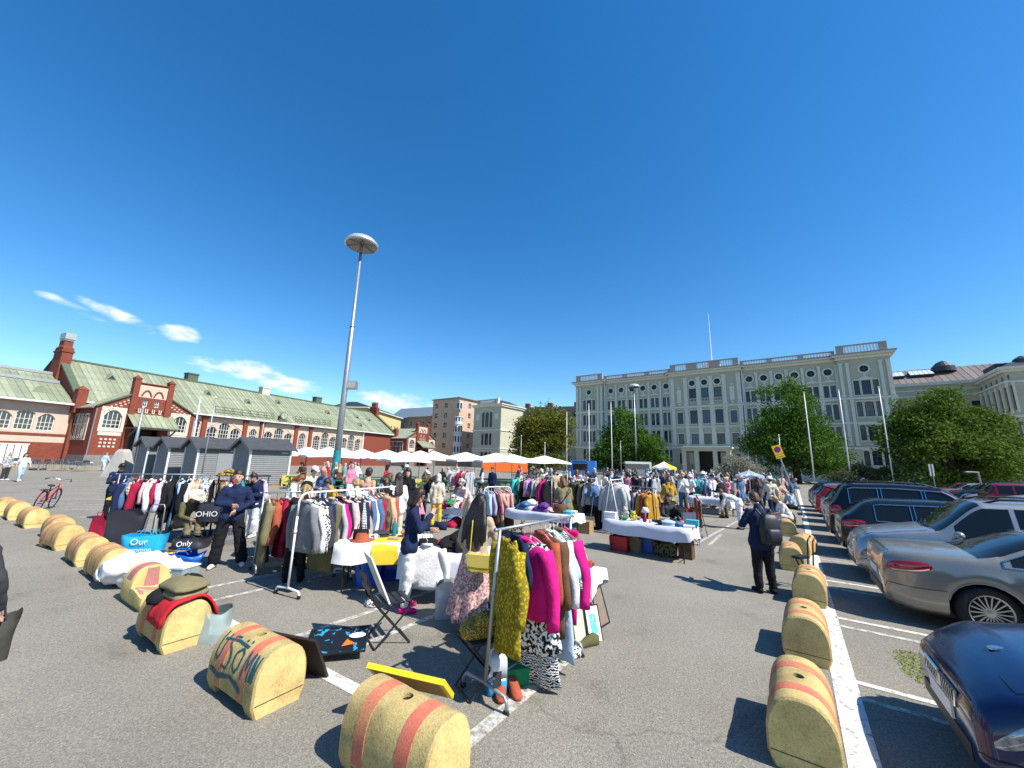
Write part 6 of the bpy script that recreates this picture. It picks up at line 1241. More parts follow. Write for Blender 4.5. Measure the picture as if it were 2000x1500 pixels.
# yellow board leaning on the front block
k = MB(); k.box(-.33, .33, -.02, .02, 0, .46); o = k.build('yellow_board', M('yellow_edge', (.72, .55, .02), .5, 0, .05), None)
yA, yB, yC = at(736, 1304, .42), at(850, 1330, .38), at(893, 1366, .04)
ex = (yB - yA); ez_ = (yC - yB); cx_ = ex.normalized(); cz_ = (-ez_ - cx_ * (-ez_).dot(cx_)).normalized(); cy_ = cz_.cross(cx_)
org = yA + ex * .5 - cz_ * .44
o.matrix_world = Matrix(((cx_.x, cy_.x, cz_.x, org.x), (cx_.y, cy_.y, cz_.y, org.y), (cx_.z, cy_.z, cz_.z, org.z), (0, 0, 0, 1))); tag(o, 'bright yellow board leaning against the nearest concrete block', 'board')
k = MB(); k.quad((-.29, -.0212, .03), (.29, -.0212, .03), (.29, -.0212, .43), (-.29, -.0212, .43)); k.build('back_face', M('board_back_shade', (.33, .21, .06), .7, 0, .1), o)  # brown underside, its colour darkened for the shade it lies in
# black folding chair with a drawing on its seat
cA = at(752, 1262); cd = Vector((.84, .54, 0)); t = thing('folding_chair', 'black folding garden chair with slatted seat holding a white framed drawing', 'chair', cA + Vector((-.02, .15, 0)), ang(cd))
for s in (1, -1):
    k = MB(); k.tube([(-.2, s * .19, .0), (.24, s * .19, .45)], .011, 6); k.build('leg', metal_black, t); k = MB(); k.tube([(.2, s * .19, .0), (-.24, s * .19, .48), (-.36, s * .19, .82)], .011, 6); k.build('leg', metal_black, t)
for i in range(5): k = MB(); k.box(-.2 + i * .085, -.145 + i * .085, -.2, .2, .44, .455); k.build('seat_slat', metal_black, t)
for i in range(2): k = MB(); k.bar((-.30 - i * .04, -.19, .62 + i * .12), (-.30 - i * .04, .19, .62 + i * .12), .012, .06); k.build('back_slat', metal_black, t)
for x in (.2, -.2): k = MB(); k.tube([(x, -.19, .015), (x, .19, .015)], .009, 6); k.build('foot_bar', metal_black, t)
picture('white framed drawing propped upright on the black folding chair', t.matrix_basis @ Matrix.Translation((-.06, 0, .457)) @ Matrix.Rotation(ang((1, 0)) + pi / 2, 4, 'Z') @ Matrix.Rotation(-.45, 4, 'X'), .4, .58, metal_white, artm('green_drawing', ((.6, .6, .58), (.6, .6, .58), (.2, .42, .35), (.25, .28, .24)), 9), .02, metal_white)
# ================================================================ TABLES OF THE FRONT STALL
bluish = M('shade_tinted_cloth', (.60, .60, .67), .85, 0, .05, 3, .2, 12); white_cl = M('white_cloth', (.72, .72, .73), .85, 0, .04, 3, .2, 12); ylw_cl = M('yellow_cloth', (.66, .48, .03), .85, 0, .08, 3, .2, 12)  # first cloth is white, with blue of its shade put into the colour
tA = (-2.05, 6.95); dA = (.86, .2)
table('folding table under white and yellow cloth behind the woman in white jeans', tA, dA, 1.5, .7, .74, white_cl, .22, 'white tablecloth on the front table, under the brown hat', uneven=.08)
k = MB(); k.loft([[(x, y, z) for x in (-.2, -.05, .1, .3, .5)] for y, z in ((.3, .751), (0, .751), (-.36, .752), (-.385, .6), (-.40, .42 if 1 else 0))], close=False); o = k.build('yellow_runner', ylw_cl, None, True, (tA[0], tA[1], 0), ang(dA)); tag(o, 'bright yellow cloth hanging over the front table edge', 'cloth')
prop('hat', 'rust', on_table(tA, dA, .752, -.38, -.18), 0, 'brown leather hat lying on the white table corner', 'hat', None, 0, 1.1)
lay_goods('the yellow draped table', tA, dA, .755, 1.0, .5, [('handbag', 'black'), ('cup', 'white'), ('book', 'beige'), ('shoe', 'black'), ('box', 'cream'), ('folded_shirt', 'charcoal'), ('bottle', 'teal'), ('bowl', 'orange')], 4)
tB = (-.95, 6.55); dB = (.9, -.05)
table('low lavender table of black shoes and bags beside the long haired woman', tB, dB, 1.3, .7, .68, bluish, .36, 'lavender tablecloth beside the long haired woman', uneven=.06, seed=3)
lay_goods('the lavender front table', tB, dB, .70, 1.15, .55, [('shoe', 'black'), ('handbag', 'black'), ('shoe', 'charcoal'), ('folded_shirt', 'black'), ('handbag', 'charcoal'), ('box', 'white'), ('shoe', 'navy'), ('hat', 'black'), ('folded_shirt', 'crimson'), ('clothes_pile', 'black'), ('cup', 'cream'), ('handbag', 'magenta')], 7)
hang('jacket', 'white', Vector((tB[0] - .25, tB[1] - .42, .93)), (0, 1), 'white hooded sweatshirt hanging from the lavender table edge', None, 1, .1, 1.0, 'white')
tC = (.93, 5.5); dC = (.6, -.4)
table('small white table with a tray of trinkets right of the foreground rack', tC, dC, .62, .5, .72, white_cl, .2, 'white cloth on the small trinket table', uneven=.1, seed=5)
prop('tray', 'crimson', on_table(tC, dC, .73, -.05, 0), ang(dC), 'red rimmed tray on the small white trinket table', 'tray', None, 0, 1.2)
lay_goods('the trinket tray', tC, dC, .745, .5, .32, [('cup', 'beige'), ('bowl', 'brown'), ('box', 'speckled'), ('book', 'cream'), ('cup', 'olive'), ('bowl', 'leopard'), ('vase', 'beige'), ('cup', 'rust')], 9)
bag('silver grey plastic sack standing under the lavender table', at(868, 1205), .3, .26, .2, .42, M('silver_plastic', (.5, .5, .52), .3, .2, .1), False, 4, flop=.16)
bag('bright blue plastic bag crumpled beside the folding chair', at(715, 1140), .6, .36, .3, .42, M('blue_plastic', (.02, .14, .6), .25, 0, .12, 6), True, 5, flop=.18)
bag('deep blue plastic sack in the shade under the front table', at(765, 1130), .1, .5, .3, .38, M('deep_blue_plastic', (.01, .03, .3), .3, 0, .1), False, 6, flop=.15)
prop('clothes_pile', 'speckled', at(735, 1180), .4, 'small heap of dark printed cloth behind the folding chair', 'cloth', None, 2, .7)
# ================================================================ MIDDLE RACKS
w1a, w1b = at(560, 1165), Vector((-2.62, 7.75, 0)); 
rack('white arched clothes rack crowded with shirts in the middle of the market', w1a, w1b, 1.5, metal_white, 'arch', .26)
fill_rack('white arched rack', w1a, w1b, 1.5, [('shirt', 'grey'), ('shirt', 'white'), ('jacket', 'speckled'), ('shirt', 'charcoal'), ('jacket', 'navy'), ('coat', 'olive'), ('shirt', 'silver'), ('blouse', 'magenta'), ('shirt', 'black'), ('jacket', 'tartan'), ('coat', 'black'), ('shirt', 'striped'), ('shirt', 'beige'), ('dress', 'black'), ('blouse', 'crimson'), ('shirt', 'white'), ('jacket', 'denim')], 3, jit=.4)
w2a, w2b = at(668, 1130), Vector((-2.4, 8.3, 0))
rack('white second rack with camouflage and peach coats behind the brown hat', w2a, w2b, 1.5, metal_white, 'T', .2)
fill_rack('second white rack', w2a, w2b, 1.5, [('jacket', 'navy'), ('shirt', 'white'), ('jacket', 'denim'), ('blouse', 'magenta'), ('coat', 'crimson'), ('jacket', 'camouflage'), ('jacket', 'olive'), ('coat', 'peach'), ('blouse', 'rust'), ('dress', 'black')], 5)
w3a, w3b = Vector((-4.55, 7.45, 0)), Vector((-3.75, 8.2, 0))
rack('low grey rack with rust red jackets left of the white arched rack', w3a, w3b, 1.38, metal_grey, 'T', .22)
fill_rack('low grey rack', w3a, w3b, 1.38, [('coat', 'khaki'), ('jacket', 'rust'), ('coat', 'crimson'), ('coat', 'beige'), ('jacket', 'rust'), ('dress', 'black'), ('trousers', 'pale blue'), ('jacket', 'black')], 8)
tD = (-4.6, 8.9); dD = (.8, .35)
table('table of white linen behind the woman in the navy sweater', tD, dD, 1.6, .7, .74, white_cl, .2, 'white tablecloth behind the navy sweater woman', seed=8)
lay_goods('the linen table', tD, dD, .755, 1.4, .5, [('clothes_pile', 'white'), ('folded_shirt', 'cream'), ('folded_shirt', 'pink'), ('clothes_pile', 'silver'), ('box', 'white'), ('folded_shirt', 'white')], 11)
# ================================================================ LEFT RACKS
l1a, l1b = at(205, 1058), Vector((-7.55, 10.35, 0))
rack('long grey rack at the left full of skirts and blouses', l1a, l1b, 1.52, metal_grey, 'T', .26)
fill_rack('long left rack', l1a, l1b, 1.52, [('jacket', 'navy'), ('shirt', 'denim'), ('dress', 'paisley'), ('coat', 'crimson'), ('dress', 'black'), ('blouse', 'tartan'), ('shirt', 'white'), ('blouse', 'crimson'), ('shirt', 'dotted'), ('dress', 'silver'), ('coat', 'black'), ('shirt', 'black'), ('dress', 'denim'), ('shirt', 'pale blue'), ('coat', 'black'), ('shirt', 'white'), ('shirt', 'peach'), ('shirt', 'beige'), ('shirt', 'pale blue'), ('coat', 'speckled'), ('dress', 'black')], 13)
l2a, l2b = Vector((-7.45, 10.2, 0)), Vector((-6.6, 10.9, 0))
rack('dark second rack behind the straw hat with red and navy tops', l2a, l2b, 1.5, metal_black, 'T', .26)
fill_rack('dark second rack', l2a, l2b, 1.5, [('coat', 'leopard'), ('dress', 'silver'), ('dress', 'striped'), ('coat', 'red'), ('shirt', 'navy'), ('jacket', 'teal'), ('shirt', 'charcoal'), ('jacket', 'black'), ('shirt', 'white'), ('blouse', 'white'), ('shirt', 'black'), ('shirt', 'dotted')], 17)
prop('clothes_pile', 'leopard', Vector((-7.3, 10.25, 1.5)), .4, 'leopard print scarves heaped on top of the left racks', 'scarf', None, 1, .75, pattern('golden leopard', (.4, .24, .06), (.05, .03, .02), 'noise', 22))
bag('dark garment bag slumped at the near end of the left rack', at(235, 1072), .5, .55, .3, .75, M('dark_nylon', (.025, .025, .035), .5, 0, .15, 5), False, 7, 'garment_bag', flop=.14)
bag('dark red bag with yellow strap leaning on the left rack post', at(188, 1062), .2, .3, .2, .55, cloth('crimson'), True, 8, 'shoulder_bag', flop=.1)
prop('scarf' if 0 else 'clothes_pile', 'yellow', at(205, 1040) + Vector((0, 0, .8)), .2, 'yellow scarf tied to the end of the left rack', 'scarf', None, 0, .45)
# turquoise bag, trolley, yellow and blue bags, white bundle, box
tq = M('turquoise_plastic', (.02, .36, .68), .3, 0, .1, 5)
t = bag('large turquoise shopping bag with white lettering on a folding trolley', at(278, 1080), .35, .66, .3, .36, tq, True, 2, flop=.09)
text_on('Our', .17, metal_white, t, Matrix.Translation((-.02, -.185, .25)) @ Matrix.Rotation(pi / 2, 4, 'X')); text_on('common', .12, metal_white, t, Matrix.Translation((0, -.2, .1)) @ Matrix.Rotation(pi / 2, 4, 'X'))
t = thing('folding_trolley', 'grey tubular luggage trolley standing behind the turquoise bag', 'trolley', at(290, 1073), .25); k = MB(); k.tube([(-.17, 0, .05), (-.13, .05, .85), (-.1, .05, .92), (.1, .05, .92), (.13, .05, .85), (.17, 0, .05)], .012, 8); k.build('handle_frame', metal_grey, t, True); k = MB(); k.tube([(-.17, 0, .05), (-.17, -.28, .03), (.17, -.28, .03), (.17, 0, .05)], .011, 8); k.build('base_frame', metal_grey, t, True)
for s in (1, -1): k = MB(); k.lathe([(.01, -.02), (.07, -.015), (.07, .015), (.01, .02)], 14); k.xf(Matrix.Translation((s * .2, .02, .07)) @ Matrix.Rotation(pi / 2, 4, 'Y')); k.build('wheel', rubber, t)
bag('crumpled yellow plastic bag beside the blue bag', at(318, 1088), .2, .42, .22, .1, M('yellow_plastic', (.75, .6, .02), .3, 0, .15, 8), False, 3, flop=.25)
bag('bright blue plastic bag lying open by the clear box', at(350, 1108), .5, .55, .4, .24, M('blue_plastic', (.02, .14, .6)), True, 9, flop=.3)
t = box_thing('storage_box', 'clear plastic storage box with a pale lid beside the white bundle', 'box', at(345, 1140), (.85, -.1), .42, .3, .26, M('clear_plastic', (.55, .68, .66), .2, 0, .1, 8, trans=.55), M('pale_lid', (.55, .66, .66), .35, 0, 0), False); k = MB(); k.box(-.07, .03, -.152, -.1505, .11, .19); k.build('label', metal_white, t)
rr = random.Random(2); k = MB(); rings = []; bx = at(262, 1140)
for i in range(31):
    t_ = i / 30; x = -.56 + 1.12 * t_; e = sin(pi * min(1, max(0, t_ * .96 + .03))) ** .5
    rings.append([(x + .03 * sin(5 * a), cos(a) * (.36 * e + .02) * (1 + .25 * noise.noise(Vector((x * 3, a * 1.3, 2)))), max(.0, .21 + .24 * e * sin(a) + .10 * noise.noise(Vector((x * 4.5, sin(a) * 3, cos(a) * 3))) + .05 * noise.noise(Vector((x * 11, sin(a) * 8, cos(a) * 8))))) for a in [2 * pi * j / 60 for j in range(60)]])
k.loft(rings); o = k.build('clothes_bundle', M('white_bundle', (.68, .68, .69), .85, 0, .08, 4, .6, 9), None, True, (bx.x + .05, bx.y + .0, 0.0), ang((.85, -.25)) + .3); tag(o, 'big white bundle of clothes lying over the blocks', 'bundle')
# clothes on block three
prop('clothes_pile', 'black', B3C + Vector((-.02, .0, BH - .05)), .5, 'black coat heaped on the third concrete block', 'coat', None, 1, 1.05); prop('folded_shirt', 'khaki', B3C + Vector((.1, -.06, BH + .02)), -.5, 'dark olive jacket lying between the black coat and red sweater', 'jacket', None, 0, 1.7)
k = MB(); rings = []
for i in range(9):
    x = -.2 + .38 * i / 8; rings.append([(x + (.05 * noise.noise(Vector((t_ * 5, i * .15, 1)))), p[0] * (1.06 + .03 * sin(x * 22)), p[1] + .012 + .008 * sin(x * 30 + j)) for j, (p, t_) in enumerate([(q, n / 20) for n, q in enumerate(sect(-.012)[3:-3])])])
k.loft(rings, close=False); o = k.build('red_sweater', cloth('red'), None, True, (B3C.x + AX.x * .24, B3C.y + AX.y * .24, 0), ang(AX)); tag(o, 'red sweater draped over the front of the third concrete block', 'sweater'); md = o.modifiers.new('so', 'SOLIDIFY'); md.thickness = .025
bag('clear crumpled plastic sack behind the third concrete block', at(412, 1245), .2, .3, .35, .3, M('clear_plastic', (.55, .68, .66)), False, 12, flop=.1)
# black delivery bags with white marks on a pushchair
t = bag('black bag with white lettering lying on the asphalt by the pushchair', at(372, 1070), .2, .62, .42, .22, M('dark_nylon', (.025, .025, .035)), True, 14, 'holdall', flop=.16); text_on('Only', .15, metal_white, t, Matrix.Translation((-.02, -.24, .13)) @ Matrix.Rotation(pi / 2 - .35, 4, 'X') @ Matrix.Rotation(.12, 4, 'Z'))
pc = at(378, 1062) + Vector((.1, .35, 0)); t = thing('pushchair', 'black pushchair loaded with a black bag in front of the straw hat', 'pushchair', pc, .3)
for s in (1, -1):
    k = MB(); k.tube([(s * .2, -.25, .1), (s * .2, .1, .5), (s * .2, .35, .95)], .013, 8); k.tube([(s * .2, .25, .1), (s * .2, .05, .5)], .013, 8); k.build('frame_side', metal_grey, t, True)
    for y in (-.25, .25): k = MB(); k.lathe([(.01, -.02), (.09, -.018), (.1, 0), (.09, .018), (.01, .02)], 16); k.xf(Matrix.Translation((s * .22, y, .1)) @ Matrix.Rotation(pi / 2, 4, 'Y')); k.build('wheel', rubber, t)
k = MB(); k.tube([(-.2, .35, .95), (.2, .35, .95)], .015, 8); k.build('push_bar', black_plastic, t); k = MB(); k.box(-.18, .18, -.1, .2, .42, .46); k.build('seat', black_plastic, t)
t = bag('black cube bag with white graffiti lettering on the pushchair', (pc.x - .02, pc.y - .1), .3, .46, .38, .42, M('dark_nylon', (.025, .025, .035)), False, 15, 'delivery_bag', flop=.03, z=.47); text_on('OHIO', .17, metal_white, t, Matrix.Translation((0, -.205, .18)) @ Matrix.Rotation(pi / 2, 4, 'X'))
t = thing('pet_crate', 'small dark wire crate on wheels beside the navy sweater woman', 'crate', at(448, 1062), .2); k = MB(); [k.tube([(x, -.2, z), (x, .2, z)], .006, 4) for x in (-.16, .16) for z in (.05, .15, .25, .35)]; [k.tube([(-.16, y, z), (.16, y, z)], .006, 4) for y in (-.2, 0, .2) for z in (.05, .15, .25, .35)]; [k.tube([(x, y, .05), (x, y, .42)], .006, 4) for x in (-.16, -.05, .06, .16) for y in (-.2, .2)]; k.build('wire_cage', metal_grey, t); k = MB(); k.lathe([(.02, -.015), (.11, -.012), (.11, .012), (.02, .015)], 16); k.xf(Matrix.Translation((.24, 0, .11)) @ Matrix.Rotation(pi / 2, 4, 'Y')); k.build('wheel', rubber, t)
# red bicycle
bk0 = at(84, 996); t = thing('bicycle', 'red bicycle with silver handlebar standing alone on the asphalt', 'bicycle', bk0, 0); t.rotation_euler = (.16, 0, ang((-.74, .67)) - .3); redm = M('red_enamel', (.42, .02, .03), .3, .2, 0)
for x in (-.5, .5):
    k = MB(); k.tube([(x + .32 * cos(2 * pi * i / 24), 0, .33 + .32 * sin(2 * pi * i / 24)) for i in range(25)], .018, 6); o = k.build('wheel', rubber, t); k = MB(); [k.tube([(x, 0, .33), (x + .31 * cos(2 * pi * i / 14), 0, .33 + .31 * sin(2 * pi * i / 14))], .003, 3) for i in range(14)]; k.build('spokes', chrome, o)
    k = MB(); k.tube([(x + .36 * cos(a), 0, .33 + .36 * sin(a)) for a in [pi * (.05 + .1 * i) + (0 if x > 0 else .2) for i in range(9)]], .016, 6); k.build('mudguard', redm, t)
k = MB(); [k.tube(p, .016, 8) for p in ([(-.5, 0, .33), (-.08, 0, .3), (.38, 0, .72)], [(-.08, 0, .3), (-.2, 0, .75)], [(-.5, 0, .33), (-.2, 0, .62), (.36, 0, .8)], [(.5, 0, .33), (.36, 0, .75), (.33, 0, .92)])]; k.build('frame', redm, t, True)
k = MB(); k.tube([(.15, .3, 1.0), (.3, .24, 1.05), (.34, .08, 1.0), (.33, 0, .95), (.34, -.08, 1.0), (.3, -.24, 1.05), (.15, -.3, 1.0)], .012, 8); o = k.build('handlebar', chrome, t, True); [MB().tube([(.2, s * .275, 1.02), (.08, s * .32, .98)], .017, 8).build('grip', black_plastic, o) for s in (1, -1)]
k = MB(); k.ell((-.24, 0, .83), (.14, .09, .035), 10); k.tube([(-.2, 0, .6), (-.24, 0, .82)], .013, 6); k.build('saddle', black_plastic, t, True); k = MB(); k.box(-.75, -.35, -.06, .06, .70, .715); k.build('carrier', black_plastic, t); k = MB(); k.tube([(-.08, -.12, .3), (-.08, .12, .3)], .012, 6); k.box(-.05, .05, .1, .2, .18, .2); k.box(-.12, -.02, -.2, -.1, .4, .42); k.build('pedal_crank', black_plastic, t)
# ================================================================ PEOPLE NEAR THE CAMERA
def pat(px, Y): p = dep(px, Y); return (p.x, p.y, 0)
UPF = pi / 2
VN = .0135
def P(label, loc, face, **k): return person(label, (loc[0], loc[1], 0), face, **k)
RAISE = dict(lean=3, nod=14, aR=((.06, .12, -.26), (-.14, .14, .2)), aL=((-.08, .05, -.28), (.1, .22, -.02)), lL=((-.03, .03, -.43), (0, -.04, -.39)))
wj, wjP = P('person in navy quilted jacket and white jeans with pink shoes, hand on face', at(790, 1192), .25, h=1.66, top=('navy', 'long', .02), bot=('white', 'jeans'), hair=('dark brown', 'bob'), skin=1, shoes='magenta', pose=RAISE, vx=VN, glasses=True, fat=1.06)
lg, lgP = P('person with very long black hair, beige cardigan, floral skirt and yellow bag', at(922, 1230), UPF - .25, h=1.64, top=('beige', 'long', .12), bot=('floral', 'long skirt'), hair=('black', 'verylong'), skin=0, shoes='beige', pose=dict(lean=4, nod=15, aR=((.1, .06, -.27), (.02, .2, -.1)), aL=((-.07, .02, -.28), (.04, .14, -.2))), vx=VN)
t = thing('handbag', 'pale yellow shoulder bag at the back of the long haired person', 'handbag', lgP(V3(.15, -.22, .90)), UPF - .25 - pi / 2)
k = MB(); t.scale = (1.45, 1.2, 1.35); k.loft([[(x * f, y, z) for x, y in ((-.115, -.035), (-.1, -.045), (.1, -.045), (.115, -.035), (.115, .035), (-.115, .035))] for z, f in ((-.07, .75), (-.05, .95), (.06, 1.0), (.075, .95))]); k.build('body', cloth('yellow'), t); k = MB(); k.loft([[(x * f, y, z) for x, y in ((-.116, -.05), (.116, -.05), (.116, -.046), (-.116, -.046))] for z, f in ((-.03, .7), (-.015, .95), (.078, 1.0))]); k.build('flap', M('pale_yellow', (.72, .56, .12), .6, 0, .05), t)
k = MB(); k.tube([(-.1, 0, .07), (-.1, .02, .22), (-.11, .08, .36)], .005, 6); k.build('strap', cloth('yellow'), t)
nv, nvP = P('person in navy turtleneck and black trousers standing with folded arms by the racks', at(437, 1108), -1.1, h=1.76, top=('navy', 'long', .03), bot=('black', 'wide'), hair=('dark brown', 'bun'), shoes='white', pose=CROSS, vx=VN)
bm, bmP = P('person in dark navy jacket and black trousers with a black backpack, seen from behind', at(1497, 1158), UPF - .1, h=1.68, top=('navy', 'long', .1), bot=('black', 'trousers'), hair=('brown', 'short'), shoes='black', pose=dict(lean=4, nod=25, aR=((.09, .06, -.27), (-.08, .2, .02)), aL=((-.12, .02, -.26), (.06, .2, -.03))), fat=1.15, vx=VN)
t = thing('backpack', 'black backpack worn by the man in the dark navy jacket', 'backpack', bmP(V3(.04, -.23, 1.13)), UPF - .1 - pi / 2 + .05)
k = MB(); k.loft([[(sx * (.15 * f - .04) + .04 * cos(a), -g_ + .09 * f * sin(a), z) for sx, a in [(1, pi * j / 8 - pi / 2) for j in range(9)] + [(-1, pi * j / 8 + pi / 2) for j in range(9)]] for z, f, g_ in ((-.26, .85, .0), (-.22, 1, .0), (0, 1.08, .01), (.16, .95, 0), (.23, .7, -.01), (.25, .45, -.015))]); k.build('body', black_plastic, t, True)
k = MB(); k.loft([[(x * f, -.1 - .05 * f2, z) for x in (-.11, -.05, .05, .11)] + [(x * f, -.06, z) for x in (.11, -.11)] for z, f, f2 in ((-.2, .9, .5), (-.16, 1, 1), (-.02, 1, 1), (.01, .9, .5))]); k.build('front_pocket', M('dark_nylon', (.025, .025, .035)), t, True)
for s in (1, -1): k = MB(); k.tube([(s * .1, .06, .22), (s * .12, .14, .3), (s * .13, .3, .25), (s * .15, .33, .05), (s * .14, .2, -.18)], .018, 6); k.build('strap', black_plastic, t)
gy, gyP = P('stout person in grey shirt and blue jeans at the lavender stall, seen from behind', at(1103, 1055), UPF + .1, h=1.7, top=('khaki', 'long', .06), bot=('denim', 'jeans'), hair=('auburn', 'bob'), shoes='beige', pose=LOOK, fat=1.38, vx=.018)
t = thing('crossbody_strap', 'dark strap of a crossbody bag over the stout grey shirt', 'strap', gyP(V3(0, 0, 0)), UPF + .1 - pi / 2); k = MB(); k.tube([(.15, .02, 1.42), (.1, -.19, 1.3), (-.1, -.19, 1.05), (-.22, -.05, .92)], .014, 6); k.build('strap', black_plastic, t); k = MB(); k.ell((-.25, 0, .84), (.05, .12, .1), 10); k.build('bag', black_plastic, t, True)
yp, ypP = P('white haired person in cream jacket and yellow trousers, seen from behind', at(850, 1030), UPF, h=1.62, top=('cream', 'long', .1), bot=('yellow', 'trousers'), hair=('white', 'bob'), shoes='navy', pose=STAND, vx=.018)
prop('handbag', 'magenta', Vector(ypP('wrR')) + Vector((0, 0, -.27)), .2, 'pink handbag carried by the person in yellow trousers', 'handbag', None, 0, .75)
bw, bwP = P('person in white shirt and white trousers bending over a stall', at(1442, 1033), 2.5, h=1.68, top=('white', 'long', .02), bot=('white', 'trousers'), hair=('dark brown', 'short'), shoes='black', pose=BEND, vx=.018)
bag('small white bag at the side of the person bending in white', (bwP(V3(-.25, .1, .9)).x, bwP(V3(-.25, .1, .9)).y), .5, .26, .1, .22, cloth('white'), True, 3, 'shoulder_bag', flop=.05, z=.7)
P('person in dark clothes with olive trousers beside the bending person in white', at(1416, 1012), 1.9, h=1.66, top=('black', 'long', .05), bot=('olive', 'trousers'), hair=('brown', 'short'), shoes='black', pose=LOOK, vx=.02)
sb = at(1540, 1040); P('blond person in a white dress sitting on the concrete block', (sb.x + .1, sb.y + .05), 2.9, h=1.62, top=('white', 'short', .03), bot=('white', 'trousers'), hair=('blond', 'bun'), skin=1, shoes='white', pose=dict(SIT, lean=22, lean2=30, nod=18, hip=.56), vx=.018)
sg_ = at(1562, 1018); P('grey haired person in a pale green shirt sitting behind the blond person', (sg_.x + .05, sg_.y + .3), 3.0, h=1.7, top=('pale blue', 'short', .0), bot=('black', 'trousers'), hair=('grey', 'short'), shoes='black', pose=dict(SIT, lean=18, lean2=26, nod=15, hip=.56), vx=.02)
P('person in cream blouse and navy trousers walking beyond the bending person', pat(1502, 17), 1.4, h=1.76, top=('cream', 'long', .06), bot=('navy', 'trousers'), hair=('brown', 'short'), shoes='black', pose=WALK, vx=.02, hat=('bucket', 'white')); P('person in beige dress walking next to the cream blouse', pat(1520, 17.6), 1.4, h=1.66, top=('peach', 'short', .0), bot=('beige', 'dress'), hair=('blond', 'bob'), shoes='white', pose=WALK, vx=.02)
ls = at(200, 1058); P('dark haired person in a dark blue jacket behind the left rack end', pat(243, 12.3), -.6, h=1.72, top=('navy', 'long', .05), bot=('black', 'trousers'), hair=('black', 'short'), pose=LOOK, vx=.02, glasses=True)
P('seated person in olive jacket and wide straw hat by the pushchair', pat(378, 9.6), -.25, h=1.66, top=('olive', 'long', .05), bot=('khaki', 'trousers'), hair=('grey', 'short'), skin=1, shoes='black', pose=dict(SIT, lean=20, lean2=30, nod=12), vx=.018, hat=('brim', 'cream'))
P('person in a dark cardigan and white top with hair tied up, before the kiosk', pat(512, 10.4), -1.9, h=1.6, top=('navy', 'long', .1), bot=('white', 'trousers'), hair=('dark brown', 'topknot'), pose=PHONE, vx=.018)
P('auburn haired person in white top with ponytail behind the linen table', pat(572, 9.2), .5, h=1.68, top=('white', 'short', .03), bot=('denim', 'jeans'), hair=('auburn', 'pony'), pose=LOOK, vx=.018)
P('person in black jacket and black cap with a blond ponytail behind the arched rack', pat(603, 7.0), 1.9, h=1.64, top=('black', 'long', .08), bot=('black', 'trousers'), hair=('blond', 'pony'), shoes='black', pose=LOOK, vx=.018, hat=('cap', 'black'))
P('bald person in a denim jacket over a white shirt', pat(642, 11), -1.7, h=1.8, top=('denim', 'long', .06), bot=('beige', 'trousers'), hair=('none', ''), skin=1, pose=PHONE, vx=.018)
P('person in light jacket and white cap behind the denim jacket', pat(614, 12.2), -.4, h=1.74, top=('cream', 'long', .05), bot=('denim', 'jeans'), hair=('brown', 'short'), pose=RAISE, vx=.02, hat=('cap', 'white'))
P('person with sunglasses and a mustard jacket behind the arched rack', pat(664, 9.6), -2.3, h=1.6, top=('mustard', 'long', .05), bot=('navy', 'trousers'), hair=('dark brown', 'bun'), pose=LOOK, vx=.018, glasses=True)
P('blond person in white shirt looking down at the second white rack', pat(708, 8.3), 2.2, h=1.68, top=('white', 'short', .03), bot=('khaki', 'trousers'), hair=('blond', 'short'), pose=LOOK, vx=.018)
P('person with beige shirt and short dark hair, back turned, beyond the second rack', pat(722, 10.4), 1.3, h=1.8, top=('peach', 'short', .05), bot=('black', 'trousers'), hair=('dark brown', 'short'), pose=STAND, vx=.02)
P('brown haired person in a pale blue top between beige shirt and curly hair', pat(745, 10.6), .4, h=1.72, top=('pale blue', 'short', .03), bot=('white', 'trousers'), hair=('brown', 'bob'), pose=LOOK, vx=.02)
P('person with curly brown hair and a black top by the peach coat', pat(760, 8.7), 1.9, h=1.7, top=('black', 'long', .03), bot=('black', 'trousers'), hair=('brown', 'curly'), skin=2, pose=LOOK, vx=.018)
P('person in long white shirt and pale trousers behind the navy quilted jacket', pat(783, 10), 2.0, h=1.7, top=('white', 'long', .1), bot=('cream', 'trousers'), hair=('dark brown', 'long'), pose=STAND, vx=.02)
P('dark haired person in a black cardigan facing the market', pat(800, 12.4), -1.5, h=1.76, top=('black', 'long', .1), bot=('charcoal', 'trousers'), hair=('black', 'long'), pose=STAND, vx=.02)
P('person in black bending beside the white haired person', pat(832, 13), -.1, h=1.72, top=('black', 'long', .03), bot=('charcoal', 'trousers'), hair=('brown', 'bob'), pose=dict(LOOK, lean=20, lean2=34), vx=.02)
P('child in white top and pink skirt holding a pink bag', pat(826, 12.2), .4, h=1.25, top=('white', 'short', .0), bot=('pink', 'dress'), hair=('brown', 'pony'), pose=STAND, vx=.02)
P('elderly person with white hair and pink flowered top bending over the clothes heap', pat(915, 12.6), -2.2, h=1.62, top=('brocade', 'short', .03), bot=('cream', 'trousers'), hair=('white', 'curly'), skin=1, pose=dict(BEND, lean=25, lean2=42), vx=.02)
P('person in blue denim shirt and dark trousers beside the silver suitcase', pat(1168, 13.2), 2.4, h=1.66, top=('denim', 'long', .08), bot=('black', 'trousers'), hair=('black', 'short'), shoes='black', pose=dict(LOOK, lean=14, lean2=22), vx=.02, fat=1.15)
P('brown haired person in a dark jacket seated behind the long lavender table', pat(1300, 11.6), -1.5, h=1.7, top=('charcoal', 'long', .03), bot=('black', 'trousers'), hair=('brown', 'long'), pose=dict(SIT, nod=15, hip=.55), vx=.018)
